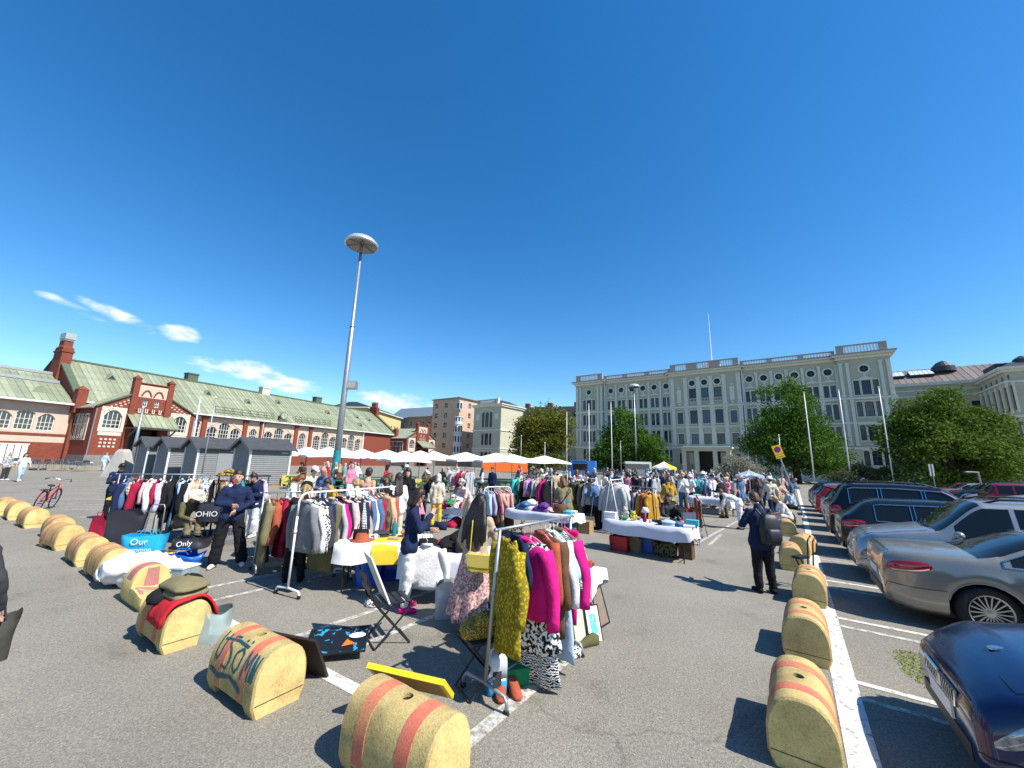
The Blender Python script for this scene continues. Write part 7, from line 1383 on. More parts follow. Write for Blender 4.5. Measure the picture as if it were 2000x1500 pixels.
lp = pat(1334, 11.3); P('person in black with a lime green cap sitting with back turned', lp, 1.9, h=1.72, top=('black', 'long', .1), bot=('black', 'trousers'), hair=('black', 'short'), pose=dict(SIT, lean=20, lean2=38, nod=35, hip=.5), vx=.018, hat=('cap', 'lime'))
P('person in a mustard jacket standing behind the seated brown haired person', pat(1304, 14.2), 1.2, h=1.74, top=('mustard', 'long', .1), bot=('denim', 'jeans'), hair=('dark brown', 'long'), pose=LOOK, vx=.022)
P('person in jeans, white top and black jacket walking at the far left', at(36, 941), -.3, h=1.7, top=('white', 'short', .0), bot=('pale blue', 'jeans'), hair=('dark brown', 'long'), pose=WALK, vx=.02)
P('person in grey with a white shoulder bag walking at the left edge', at(6, 938), .1, h=1.72, top=('speckled', 'long', .08), bot=('charcoal', 'trousers'), hair=('grey', 'bob'), pose=STAND, vx=.02)
P('person in pale blue hoodie and white trousers crossing the terrace', at(200, 919), .1, h=1.72, top=('pale blue', 'long', .05), bot=('white', 'trousers'), hair=('blond', 'short'), pose=WALK, vx=.025)
ed = at(-215, 1470); P('person in a dark olive parka cut off by the left picture edge', (ed.x - .03, ed.y + .05), 2.4, h=1.62, top=('charcoal', 'long', .35), bot=('black', 'trousers'), hair=('brown', 'short'), pose=dict(lean=3, aR=((.1, .0, -.28), (.04, .1, -.26))), vx=.018)
bag('dark olive bag carried at the left picture edge', (at(0, 1400).x - .26, at(0, 1400).y), 1.2, .26, .14, .34, M('olive_nylon', (.05, .048, .038), .6, 0, .2, 8), True, 31, 'shoulder_bag', flop=.14, z=.36)
flush()
# ================================================================ PARKED CARS
HV = Vector((.82, -.572, 0)); HU = Vector((.572, .82, 0))
c0 = at(1785, 1178); c0 = Vector((6.05, 6.75, 0))
car('grey beige convertible coupe with chrome window frame, rear lamp towards the row', c0, HV, 'coupe', paint('car_grey_beige', (.27, .255, .22), .55, .3))
sv = c0 + HU * 2.35 + HV * -.05; car('silver estate with black roof rails, front facing the concrete blocks', sv, -HV, 'suv', paint('car_silver', (.33, .345, .345), .6, .3), 'front', rails=True)
d2 = c0 + HU * 4.75 + HV * -.05; car('very dark green hatchback estate between the silver and the black car', d2, HV, 'wagon', paint('car_dark_green', (.008, .013, .014), .3, .2), pill=True)
d3 = c0 + HU * 7.1 + HV * -.1; car('black tall estate with chrome roof line and red rear lamp', d3, HV, 'suv', paint('car_black', (.007, .008, .011), .3, .2), sc=1.04, rails=True, pill=True)
bl = at(1852, 1400); bl = Vector((3.42, 3.38, 0)); car('dark blue saloon at the lower right corner, nose towards the blocks', bl, -HV, 'sedan', paint('car_dark_blue', (.006, .016, .065), .35, .16), 'front')
dh = c0 + HU * 9.8; ca, _s, _S = car('dark hatchback with its tailgate raised near the leaning sign', dh, HV, 'hatch', paint('car_charcoal', (.02, .022, .024), .4, .25), detail=1)
k = MB(); k.bar((.5, 0, 1.46), (-.5, 0, 1.72), 1.2, .05); k.build('tailgate', MC['car_charcoal'], ca)
for i, (u_, v_, lab, kd, nm_, pc_, hd) in enumerate(((12.4, .1, 'white small car beside the raised tailgate', 'hatch', 'car_white', (.62, .62, .62), 1), (15.0, 0, 'red hatchback just beyond the white small car', 'hatch', 'car_red', (.38, .012, .018), 1), (17.6, 0, 'silver blue estate far along the right row', 'wagon', 'car_blue_grey', (.2, .27, .33), 1), (20.2, 0, 'black hatchback at the far end of the right row', 'hatch', 'car_black', (.007, .008, .011), 1),
    (20.4, 8.8, 'white long estate across the lane at the right edge', 'wagon', 'car_white', (.62, .62, .62), -1),
    (22.8, 8.8, 'second white estate across the lane near the right edge', 'wagon', 'car_white', (.62, .62, .62), -1),
    (25.2, 8.8, 'white tall car across the lane with dark windows', 'suv', 'car_white', (.62, .62, .62), -1),
    (27.6, 8.8, 'dark red tall car across the lane seen from behind', 'suv', 'car_dark_red', (.26, .012, .02), 1),
    (30.0, 8.8, 'white hatchback across the lane beside the dark red tall car', 'hatch', 'car_white', (.62, .62, .62), -1),
    (32.4, 8.8, 'dark navy tall car across the lane with bright lamps', 'suv', 'car_navy', (.008, .014, .04), -1),
    (35.0, 8.8, 'red estate across the lane behind the black tall estate', 'wagon', 'car_red', (.38, .012, .018), -1),
    (37.6, 8.8, 'silver hatchback across the lane left of the red estate', 'hatch', 'car_silver', (.33, .345, .345), -1),
    (40.2, 8.8, 'red saloon farthest left in the row across the lane', 'sedan', 'car_red', (.38, .012, .018), -1),
    (33.5, 15.5, 'white saloon in the farthest row under the right tree', 'sedan', 'car_white', (.62, .62, .62), -1), (36.2, 15.5, 'silver estate in the farthest row under the right tree', 'wagon', 'car_silver', (.33, .345, .345), -1), (39, 15.5, 'black hatchback in the farthest row under the right tree', 'hatch', 'car_black', (.007, .008, .011), -1), (30.8, 15.5, 'white hatchback in the farthest row at the right edge', 'hatch', 'car_white', (.62, .62, .62), -1))):
    car(lab, c0 + HU * u_ + HV * v_, HV * hd, kd, paint(nm_, pc_), 'rear' if hd > 0 else 'front', detail=1 if v_ < 20 else 0, trim=False)
gr = MB(); r_ = random.Random(4)
for i in range(500):
    a = at(r_.uniform(0, 1600), r_.uniform(1060, 1500)); s = r_.uniform(.004, .011); gr.add([(a.x + s * cos(q + i), a.y + s * sin(q + i) * r_.uniform(.5, 1), .002 + .6 * s * (q == 0)) for q in (0, 2.1, 4.2)], ((0, 1, 2),))
tag(gr.build('grit', M('pale_grit', (.4, .38, .34), .9, 0, .3, 40)), 'scattered pale grit and crumbs on the asphalt', kind='stuff')
# folded walker by the block
wk = at(1590, 1150); t = thing('walking_frame', 'black folded walking frame leaning on the third right block', 'walker', wk, .4)
for s in (0, .09): k = MB(); k.tube([(0, s, .03), (.05, s, .35), (.12, s, .8), (.22, s, .88)], .013, 8); k.build('side_tube', metal_black, t, True); k = MB(); k.tube([(.0, s, .05), (-.3, s, .55)], .012, 6); k.build('strut', metal_black, t); k = MB(); k.lathe([(.01, -.015), (.07, -.012), (.07, .012), (.01, .015)], 14); k.xf(Matrix.Translation((0, s, .07)) @ Matrix.Rotation(pi / 2, 4, 'X')); k.build('wheel', rubber, t)
k = MB(); k.box(-.35, -.05, -.02, .12, .52, .56); k.build('seat', black_plastic, t)
# ================================================================ RIGHT HAND STALLS
tE = (3.42, 9.78); dE = (.78, -.626)
table('long folding table with lavender cloth in the middle of the right stalls', tE, dE, 2.0, .75, .74, bluish, .27, 'lavender cloth on the long right stall table', uneven=.05, seed=6)
lay_goods('the long lavender table', tE, dE, .755, 2.0, .62, [('box', 'white'), ('cup', 'olive'), ('bowl', 'green'), ('plush_toy', 'yellow'), ('vase', 'crimson'), ('cup', 'cream'), ('shoe', 'black'), ('folded_shirt', 'pale blue'), ('folded_shirt', 'denim'), ('book', 'white'), ('vase', 'brown'), ('plush_toy', 'cream'), ('bottle', 'teal'), ('bowl', 'silver'), ('lamp', 'white'), ('book', 'navy'), ('box', 'beige'), ('folded_shirt', 'black'), ('cup', 'pink'), ('box', 'turquoise')], 21)
for q, nm_, lab, c_, sx, sz in (((1213, 1078), 'bin', 'red plastic bin under the long lavender table', 'red', .46, .34), ((1268, 1082), 'bin', 'blue plastic bin under the long lavender table', 'blue', .34, .36)): box_thing(nm_, lab, 'bin', at(*q) + Vector((.05, .2, 0)), dE, sx, .34, sz, M(c_ + '_plastic_bin', COLORS[c_], .4, 0, .06))
bag('khaki canvas bag between the red and blue bins', at(1243, 1082) + Vector((.05, .2, 0)), -.5, .26, .2, .34, cloth('khaki'), True, 21); bag('black flowered bag under the right end of the lavender table', at(1302, 1090) + Vector((.05, .2, 0)), -.5, .5, .3, .3, pattern('black floral bag', 'black', 'olive', 'dots', 16), True, 22)
box_thing('wooden_box', 'brown wooden box standing at the right end of the lavender table', 'box', at(1343, 1092) + Vector((.02, .08, 0)), dE, .3, .26, .38, M('brown_box', (.13, .06, .03), .6, 0, .2, 6), None, False); bag('brown paper sack of goods on the wooden box', at(1343, 1092) + Vector((.02, .08, 0)), .3, .26, .2, .22, cloth('peach'), False, 23, flop=.2, z=.382)
prop('lamp', 'grey', at(1366, 1065), 0, 'grey pot standing behind the brown wooden box', 'pot', None, 1, 1.3)
k_ = thing('easel', 'thin black tripod easel with hanging scarves behind the brown box', 'easel', at(1366, 1050), .3)
for a in (0, 2.1, 4.2): k = MB(); k.tube([(.32 * cos(a), .32 * sin(a), 0), (0, 0, 1.25)], .01, 6); k.build('leg', metal_black, k_)
hang('scarf', 'rust', at(1366, 1050) + Vector((-.05, 0, 1.25)), (1, 0), 'rust scarf hanging on the tripod easel', None, 1); hang('scarf', 'leopard', at(1366, 1050) + Vector((.06, 0, 1.2)), (1, 0), 'leopard scarf hanging on the tripod easel', None, 2)
t = thing('folding_chair', 'folding chair with blue grey back behind the long lavender table', 'chair', (lp[0] - .03, lp[1] - .25, 0), .3); k = MB(); k.box(-.22, .22, -.03, 0, .55, .85); k.build('backrest', M('blue_grey_canvas', (.08, .1, .14), .8, 0, .1), t); k = MB(); k.box(-.22, .22, 0, .4, .43, .46); k.build('seat', MC['blue_grey_canvas'], t)
for s in (1, -1): [MB().tube(q, .012, 6).build('leg', metal_grey, t) for q in ([(s * .22, 0, .85), (s * .22, .02, .4), (s * .22, .4, 0)], [(s * .22, .38, .44), (s * .22, -.08, 0)])]
tF = (1.0, 11.3); dF = (.82, -.57)
table('lavender covered table beside the stout person in grey', tF, dF, 2.1, .7, .74, bluish, .2, 'lavender cloth on the table beside the stout person', uneven=.04, seed=7)
lay_goods('the table by the stout person', tF, dF, .755, 1.9, .55, [('folded_shirt', 'navy'), ('clothes_pile', 'denim'), ('folded_shirt', 'white'), ('clothes_pile', 'purple'), ('hat', 'beige'), ('handbag', 'brown'), ('folded_shirt', 'turquoise'), ('folded_shirt', 'charcoal'), ('clothes_pile', 'white'), ('plush_toy', 'cream'), ('box', 'lilac'), ('handbag', 'pink'), ('folded_shirt', 'teal'), ('bowl', 'white')], 23)
box_thing('cardboard_box', 'brown cardboard box on the asphalt right of the stout person', 'box', at(1142, 1043) + Vector((.05, .2, 0)), dF, .42, .32, .36, M('cardboard', (.36, .22, .1), .85, 0, .1, 4), None, False)
sc_ = at(1157, 1020); t = thing('suitcase', 'silver hard suitcase standing open beside the cardboard box', 'suitcase', sc_, -.4); k = MB(); k.box(-.22, .22, -.07, .07, .04, .66); k.build('shell', M('silver_shell', (.5, .51, .52), .3, .5, .05), t); k = MB(); k.box(.221, .26, -.06, .06, .05, .65); k.box(-.2, .2, -.075, .075, .3, .33); k.build('rim_band', metal_white, t); k = MB(); k.tube([(-.08, 0, .66), (-.08, 0, .72), (.08, 0, .72), (.08, 0, .66)], .01, 6); k.build('handle', black_plastic, t)
tG = tuple(at(1388, 1000))[:2]; tG = (9.3, 18.2); table('white clothed table with dishes left of the bending person', tG, (.83, -.55), 1.9, .75, .74, bluish, .3, 'pale cloth on the dish table', seed=9)
lay_goods('the dish table', tG, (.83, -.55), .755, 1.7, .5, [('bowl', 'white'), ('cup', 'black'), ('bowl', 'grey'), ('vase', 'black'), ('bowl', 'cream'), ('cup', 'charcoal'), ('hat', 'black'), ('box', 'silver')], 25)
box_thing('crate', 'grey crate of dishes under the dish table', 'crate', (tG[0] - .2, tG[1] - .1), (.83, -.55), .7, .4, .26, cloth('grey')); prop('box', 'red', Vector((tG[0] - 1.0, tG[1] + .3, .0)), 0, 'small red box on the ground left of the dish table', 'box', None, 0, 1.4)
tH = (-1.75, 13.2); table('low table heaped with colourful clothes before the elderly person', tH, (.95, -.3), 1.1, .7, .55, white_cl, .2, 'white cloth under the heap of colourful clothes', seed=10)
for i, (c_, dx, dy, dz) in enumerate((('red', -.3, 0, 0), ('white', .05, -.1, 0), ('green', -.15, -.15, .1), ('orange', -.1, .1, .13), ('pale blue', .2, .15, .12), ('crimson', .3, -.1, 0), ('white', 0, .05, .22), ('yellow', .4, .1, .05))): prop('clothes_pile', c_, Vector((tH[0] + dx, tH[1] + dy, .56 + dz)), i * .7, '%s garment in the heap of clothes, %s' % (c_, ('at its left', 'in front', 'low at front', 'left of the top', 'right of the top', 'at its right', 'topmost', 'at the far right')[i]), 'garment', 'heap of colourful clothes', i, .7)
for i, (q, c_) in enumerate((((862, 1035), 'navy'), ((885, 1028), 'crimson'), ((905, 1030), 'black'), ((840, 1040), 'beige'), ((880, 1012), 'denim'))): prop(('handbag', 'clothes_pile', 'handbag', 'shoe', 'clothes_pile')[i], c_, at(*q), i, '%s %s on the ground near the yellow trousers' % (c_, ('bag', 'heap', 'bag', 'shoe', 'heap')[i]), ('bag', 'cloth', 'bag', 'shoe', 'cloth')[i], None, i, 1.2)
RK = [('small white rack of pastel blouses before the elderly person', dep(948, 12.0), dep(1000, 12.6), 1.3, 'arch', metal_white, ['shirt pale blue', 'shirt lilac', 'dress black', 'dress brown', 'shirt pink', 'dress beige', 'shirt peach', 'blouse pink', 'shirt floral', 'dress brown']),
  ('rack with a bright green suit at its left end', dep(1003, 16.2), dep(1078, 15.0), 1.55, 'T', metal_grey, ['dress green', 'jacket turquoise', 'dress green', 'dress white', 'coat black', 'shirt pink', 'blouse lilac', 'dress purple', 'shirt silver', 'dress beige', 'dress crimson', 'coat magenta', 'coat black']),
  ('rack of dark olive coats on white trestle legs', dep(1122, 14.6), dep(1164, 13.4), 1.58, 'A', metal_white, ['coat black', 'coat olive', 'coat olive', 'jacket black', 'coat khaki', 'coat black', 'jacket silver']),
  ('rack of pale coats on white trestle legs', dep(1192, 12.3), dep(1214, 13.6), 1.6, 'A', metal_white, ['coat silver', 'coat silver', 'coat white', 'coat cream', 'shirt pale blue']),
  ('rack with a mustard striped coat at its right end', dep(1222, 13.4), dep(1278, 12.2), 1.4, 'T', metal_grey, ['shirt lilac', 'dress black', 'shirt black', 'coat charcoal', 'shirt lilac', 'coat navy', 'coat mustard', 'coat rust', 'dress mustard']),
  ('rack of striped shirts beside the orange tent', dep(884, 20), dep(925, 19), 1.66, 'T', metal_grey, ['shirt striped', 'shirt tartan', 'dress striped', 'shirt crimson', 'dress dotted', 'shirt rust', 'dress striped']),
  ('far rack of jackets left of the yellow parasol', dep(1238, 21), dep(1285, 20), 1.6, 'T', metal_grey, ['jacket black', 'shirt white', 'jacket charcoal', 'coat grey', 'shirt white', 'jacket black', 'jacket silver']),
  ('far rack of pale dresses beyond the seated person', dep(1345, 21), dep(1398, 19.5), 1.6, 'T', metal_grey, ['dress lilac', 'dress dotted', 'dress turquoise', 'dress speckled', 'blouse turquoise', 'shirt lilac', 'dress white']),
  ('far rack of mixed shirts behind the green suit', dep(1062, 22), dep(1108, 21), 1.6, 'T', metal_grey, ['shirt white', 'coat black', 'shirt charcoal', 'jacket navy', 'shirt white', 'coat brown']),
  ('far rack of coats by the cream blouse', dep(1438, 25), dep(1478, 24), 1.6, 'T', metal_grey, ['coat black', 'coat charcoal', 'shirt white', 'coat crimson', 'coat black'])]
for i, (lab, a, b, z, st, mt, its) in enumerate(RK):
    rack(lab, a, b, z, mt, st, .24); fill_rack(lab.split(' with ')[0] + ' ' + ' '.join(lab.split()[-3:]) if 'with' in lab else ' '.join(lab.split()[:5]), a, b, z, [tuple(s.split(' ', 1)) for s in its], 40 + i)
# ================================================================ CAFE TERRACE
for i, (px, Y, lab, w_) in enumerate(((600, 33, 'white square parasol leftmost, beside the grey kiosk', 4), (641, 31, 'white square parasol just left of the lamp mast', 4), (668, 33, 'white square parasol partly behind the lamp mast', 3.4), (706, 34, 'white square parasol first to the right of the lamp mast', 3.6), (755, 35, 'white square parasol before the side of the far portal', 3.6), (789, 29, 'white square parasol hanging lowest with scalloped rim', 3.0), (820, 34, 'white square parasol before the far brick gable', 3.6), (848, 36, 'white square parasol below the far portal canopy', 3.6), (909, 35, 'white square parasol in front of the small palazzo', 3.9), (968, 34, 'white square parasol in front of the orange tent', 3.9), (1000, 38, 'white square parasol right above the orange tent', 4.2), (1063, 41, 'white square parasol standing alone before the yellow green tree', 4))):
    p = dep(px, Y); umbrella(lab, p, w_, 2.1 if i != 5 else 1.95, .62, .45 + .1 * (i % 3))
yw = pattern('yellow and white panels', (.72, .5, .03), 'white', 'noise', .9)
umbrella('round parasol with yellow and white panels among the crowd', dep(1297, 30), 1.9, 1.95, .42, 0, None, 8, M('yellow_canopy', (.72, .5, .03), .7, 0, .03)); o = [o for o in scene.objects if o.name.startswith('parasol')][-1]
cn = [c for c in o.children if c.name.startswith('canopy')][0]; cn.data.materials.append(umb_cloth); [setattr(p, 'material_index', 1) for p in cn.data.polygons if (p.index % 16) // 4 in (0, 2)]
umbrella('round grey blue parasol among the crowd at the right', dep(1462, 23), 1.55, 1.68, .28, 0, None, 8, M('grey_blue_canopy', (.32, .36, .46), .6, 0, .05))
green_p = M('green_paint', (.012, .11, .05), .45, 0, .08); grey_seat = M('grey_weave', (.05, .055, .06), .6, 0, .1)
def cafe_set(lab, p, rz, mat, group):
    t = thing('picnic_table', lab, 'table', p, rz, group); k = MB(); k.box(-.7, .7, -.38, .38, .70, .75); k.build('tabletop', mat, t)
    for s in (1, -1):
        k = MB(); k.box(-.7, .7, s * .62 - .14, s * .62 + .14, .42, .46); k.build('bench', mat, t); k = MB(); k.bar((s * .5, -.7, 0), (s * .5, .7, .0), .06, .06); k.bar((s * .5, -.6, .0), (s * .5, -.2, .72), .05, .05); k.bar((s * .5, .6, .0), (s * .5, .2, .72), .05, .05); k.build('leg_frame', mat, t)
ORD = 'first second third fourth fifth sixth seventh eighth ninth tenth eleventh twelfth thirteenth fourteenth fifteenth sixteenth'.split()
for i, (px, Y) in enumerate(sorted(((590, 25), (622, 23), (668, 22.5), (690, 25), (715, 24), (738, 27), (760, 23), (835, 22), (850, 26), (890, 26), (915, 27), (945, 25), (985, 28), (700, 30), (800, 29), (870, 31)))): cafe_set('green wooden picnic table, %s from the left along the cafe terrace' % ORD[i], dep(px, Y), .4 + .1 * (i % 4), green_p, 'green picnic tables')
for i, (px, Y) in enumerate(((585, 26.5), (640, 26), (805, 26))): k = MB(); k.box(-.9, .9, -.03, .03, .15, .75); k.box(-.9, -.82, -.04, .04, 0, .15); k.box(.82, .9, -.04, .04, 0, .15); tag(k.build('yellow_banner', M('pale_yellow', (.72, .56, .12)), None, loc=dep(px, Y), rz=.1), 'pale yellow barrier banner, %s from the left before the cafe terrace' % ORD[i], 'barrier', 'yellow barrier banners')
t = thing('market_tent', 'orange market tent standing behind the white parasols', 'tent', dep(978, 44), .35); om = M('orange_canvas', (.66, .13, .015), .7, 0, .05); k = MB(); k.loft([[(x * f, y * f, z) for x, y in ((-2.6, -1.6), (2.6, -1.6), (2.6, 1.6), (-2.6, 1.6))] for z, f in ((2.1, 1), (2.2, 1), (2.75, .1))]); k.build('roof', om, t); k = MB(); k.box(-2.6, 2.6, -1.62, -1.6, .9, 2.09); k.box(2.58, 2.6, -1.6, 1.6, .7, 2.09); k.build('side_wall', om, t)
for x in (-2.55, 2.55):
    for y in (-1.55, 1.55): MB().tube([(x, y, 0), (x, y, 2.1)], .03, 6).build('post', metal_white, t)
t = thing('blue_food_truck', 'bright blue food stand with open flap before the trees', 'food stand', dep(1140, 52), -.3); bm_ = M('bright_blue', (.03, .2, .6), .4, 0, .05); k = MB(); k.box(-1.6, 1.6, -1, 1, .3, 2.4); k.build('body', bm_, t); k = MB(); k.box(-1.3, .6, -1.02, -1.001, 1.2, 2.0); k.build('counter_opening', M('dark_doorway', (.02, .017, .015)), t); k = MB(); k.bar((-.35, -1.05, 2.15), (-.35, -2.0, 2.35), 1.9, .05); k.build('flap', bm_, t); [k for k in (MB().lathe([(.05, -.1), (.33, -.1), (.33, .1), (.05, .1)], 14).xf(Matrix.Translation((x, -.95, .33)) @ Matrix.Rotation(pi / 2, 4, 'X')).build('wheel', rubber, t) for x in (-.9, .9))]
t = thing('white_stall', 'white sales stall with flat roof left of the yellow parasol', 'stall', dep(1245, 55), -.2); k = MB(); k.box(-1.7, 1.7, -1.1, 1.1, 2.2, 2.5); k.build('roof', metal_white, t); k = MB(); k.box(-1.6, 1.6, -.9, 1, .0, 2.2); k.build('body', M('pale_stall', (.3, .28, .25), .8), t); k = MB(); k.box(1.45, 1.7, -1.1, -.85, 0, 2.2); k.build('post', metal_white, t)
# left terrace chairs, tables, white screen
chm = MB(); chm.box(-.24, .24, -.22, .22, .43, .46); cbk = MB(); cbk.box(-.24, .24, .2, .23, .55, .85); cleg = MB(); [cleg.tube(q, .014, 5) for q in ([(-.25, -.22, 0), (-.25, -.22, .64), (-.25, .22, .66)], [(.25, -.22, 0), (.25, -.22, .64), (.25, .22, .66)], [(-.25, .24, 0), (-.25, .22, .86), (.25, .22, .86), (.25, .24, 0)])]
cm = (chm.mesh('seat', grey_seat), cbk.mesh('backrest', grey_seat), cleg.mesh('frame', metal_grey))
for i, (px, Y, r) in enumerate(sorted(((58, 36, .4), (75, 37.5, 2.2), (82, 35.5, 1.2), (96, 36, .2), (108, 37, 2.9), (120, 35.8, .6), (140, 36.4, 2.0), (150, 38, 3.6), (172, 36, .3), (182, 37, 2.5), (225, 36.5, 1.0), (43, 37, .9)))):
    p = dep(px, Y, .14); t = thing('terrace_chair', 'grey metal armchair with dark seat, %s from the left on the terrace' % ORD[i], 'chair', p, r, 'grey chairs on the left terrace')
    for m_, n_ in zip(cm, ('seat', 'backrest', 'frame')): link(n_, m_, t)
for i, (px, Y) in enumerate(((66, 37), (100, 37), (130, 36.5), (160, 36.2), (228, 37.2))): p = dep(px, Y, .14); t = thing('terrace_table', 'small grey round table, %s from the left on the terrace' % ORD[i], 'table', p, 0, 'grey tables on the left terrace'); MB().lathe([(.01, .72), (.38, .72), (.38, .74), (.01, .745)], 14).build('tabletop', metal_grey, t); MB().lathe([(.25, 0), (.25, .02), (.03, .04), (.03, .72)], 10).build('stem', metal_grey, t)
t = thing('windbreak_screen', 'long white slatted windbreak in front of the left wing', 'screen', HC, ang(HD)); 
for i in range(46): x = -26 + i * .48; MB().box(x, x + .4, 1.2, 1.24, .35, 2.3).build('slat', M('white_screen', (.66, .68, .68), .6, 0, .05), t)
k = MB(); k.box(-26, -3.9, 1.25, 1.3, .3, .38); k.box(-26, -3.9, 1.25, 1.3, 2.28, 2.36); k.build('rail', metal_white, t)
pole('grey concrete post leaning before the brick portal', dep(262, 33), 5.6, .14, 'post', None, None, metal_grey, 'post')
k = MB(); k.loft([[(x * f, y * f, z) for x, y in ((-.7, -.7), (.7, -.7), (.7, .7), (-.7, .7))] for z, f in ((0, 1), (1.9, .45), (2.1, .3))]); tag(k.build('concrete_cone', M('pale_concrete', (.42, .4, .35), .9, 0, .12, 3), None, loc=dep(243, 31)), 'pale tapered concrete block left of the grey kiosks', 'block')
pole('thin white flagpole left of the windows of the copper roofed hall', dep(372, 37), 7.2, .07, 'flagpole'); pole('thin grey mast between the second and third kiosk', dep(402, 25.5), 5.6, .045, 'mast', None, None, metal_grey, 'mast')
# grey kiosks
KA, KD, KN = Vector((-16.34, 24.68, 0)), Vector((.5, .866, 0)), Vector((-.9165, .40, 0)); kg = M('kiosk_grey', (.19, .195, .195), .7, 0, .06, 2); kw = M('kiosk_white_trim', (.62, .62, .6), .6, 0, .04); kr = M('roof_felt', (.055, .06, .068), .85, 0, .15, 3)
def kiosk(lab, p, door=False):
    t = thing('grey_kiosk', lab, 'kiosk', p, ang(KD), 'grey market kiosks'); L, D, E, H_ = 2.65, 2.0, 2.4, 3.04   # x along the lit face, y back
    k = MB(); k.box(.03, L - .03, .03, D - .03, .1, E); k.poly([(.03, .03, E), (.03, D - .03, E), (.03, D / 2, H_ - .08)]); k.poly([(L - .03, .03, E), (L - .03, D - .03, E), (L - .03, D / 2, H_ - .08)]); k.build('core', kg, t)
    for i in range(18):
        z = .12 + i * .126
        b = MB(); b.add(((.1, .0, z), (L - .1, .0, z), (L - .1, -.012, z + .02), (.1, -.012, z + .02), (L - .1, .02, z + .125), (.1, .02, z + .125)), ((0, 1, 2, 3), (3, 2, 4, 5))); b.build('board', kg, t)
        b = MB(); b.add(((.02, .1, z), (.02, D - .1, z), (.005, D - .1, z + .02), (.005, .1, z + .02), (.025, D - .1, z + .125), (.025, .1, z + .125)), ((0, 1, 2, 3), (3, 2, 4, 5))); b.build('board', kg, t)
    if door: b = MB(); b.box(1.25, 2.2, -.03, -.014, .15, 2.05); b.build('door', M('kiosk_door', (.24, .25, .25), .6, 0, .04), t)
    for x, y in ((0, 0), (L - .09, 0), (0, D - .09)): b = MB(); b.box(x - .012, x + .1, y - .02, y + .09, .05, E); b.build('corner_trim', kw, t)
    b = MB(); b.box(-.05, L + .05, -.08, D + .05, 0, .1); b.build('deck', wood, t); b = MB(); b.box(1.95, 2.4, -.035, -.015, 2.12, 2.2); b.build('name_strip', kw, t)
    for s in (0, 1):
        y0, y1 = (-.28, D / 2) if s == 0 else (D + .28, D / 2); z0 = E - .1; b = MB(); b.add([(-.25, y0, z0), (L + .25, y0, z0), (L + .25, y1, H_), (-.25, y1, H_), (-.25, y0, z0 + .07), (L + .25, y0, z0 + .07), (L + .25, y1, H_ + .07), (-.25, y1, H_ + .07)], ((0, 1, 2, 3), (4, 5, 6, 7), (0, 1, 5, 4), (1, 2, 6, 5), (3, 0, 4, 7))); b.build('roof_side', kr, t)
        b = MB(); [b.bar((x, y0, z0 - .03), (x, y1, H_ - .03), .03, .14) for x in (-.24, L + .24)]; b.build('barge_board', kg, t)
for i, (s, lab) in enumerate(((0, 'grey weatherboarded kiosk nearest the terrace, rightmost of the row'), (5.5, 'grey kiosk with a pale door, second from the right'), (9.0, 'grey kiosk third from the right behind the leopard scarves'), (11.8, 'grey kiosk at the left end of the kiosk row'))): kiosk(lab, KA + KN * s, i == 1)
# ================================================================ LAMPS, POLES, SIGNS
def mast(lab, p, wrap):
    t = thing('street_lamp', lab, 'street lamp', p, 0, 'tall saucer lamps'); k = MB(); k.tube([(0, 0, 0), (0, 0, 6), (0, 0, 11), (0, 0, 11.06), (0, 0, 16.9)], [.24, .19, .16, .12, .1], 14); k.build('mast', metal_grey, t, True); k = MB(); k.lathe([(.165, 0), (.165, .05), (.12, .05)], 14, c=(0, 0, 11.03)); k.build('joint_ring', black_plastic, t)
    k = MB(); k.lathe([(.02, 18.05), (.5, 18.02), (.9, 17.86), (1.14, 17.6), (1.18, 17.5), (1.18, 17.42), (1.1, 17.36)], 32); k.build('hood', M('lamp_hood', (.52, .53, .54), .35, .4, .03), t, True); k = MB(); k.lathe([(1.1, 17.37), (.9, 17.4), (.3, 17.5), (.12, 17.5), (.12, 16.8)], 32); k.build('reflector', M('lamp_reflector', (.24, .22, .2), .4, .3, .1, 1), t)
    for i in range(6): a = i * pi / 3; k = MB(); k.bar((.15 * cos(a), .15 * sin(a), 17.42), (1.1 * cos(a), 1.1 * sin(a), 17.34), .04, .05); k.build('spoke', metal_grey, t)
    if wrap:
        k = MB(); k.lathe([(.245, .35), (.24, 2.45)], 16); o = k.build('teal_wrap', M('teal_poster', (.01, .26, .27), .6, 0, .2, 3), t); k = MB(); k.lathe([(.248, 1.0), (.246, 1.25)], 16); k.build('pale_print', M('pale_print', (.2, .5, .45), .6), o)
        k = MB(); k.box(.15, .75, -.12, .3, 6.6, 7.15); k.box(.1, .2, -.05, .05, 6.75, 6.85); f = k.build('floodlight', metal_grey, t); k = MB(); k.box(.18, .72, -.135, -.121, 6.66, 7.1); k.build('lens', M('flood_lens', (.45, .42, .36), .3), f)
mast('tall grey lamp mast with saucer head, floodlight and teal wrapped foot', (-11.45, 26, 0), True); mast('distant grey saucer lamp before the grey palace', dep(1243, 76), False)
FG = 'white flagpoles before the palace'
for px, py, Y, lab in ((1107, 805, 70, 'white flagpole before the yellow green tree'), (1150, 790, 62, 'white flagpole before the left tower of the palace'), (1193, 788, 62, 'white flagpole just left of the round lindens'), (1570, 767, 50, 'white flagpole left of the big green linden crown edge'), (1638, 763, 48, 'white flagpole between the green linden and the right tower'), (1716, 757, 46, 'white flagpole before the right tower of the palace')):
    d = RT * ((px - 1000) / F_PX) + UP * ((750 - py) / F_PX) + FW; q = Vector((0, 0, CAM_H)) + d * (Y / d.y); pole(lab, (q.x, q.y, 0), q.z, .075, 'flagpole', FG)
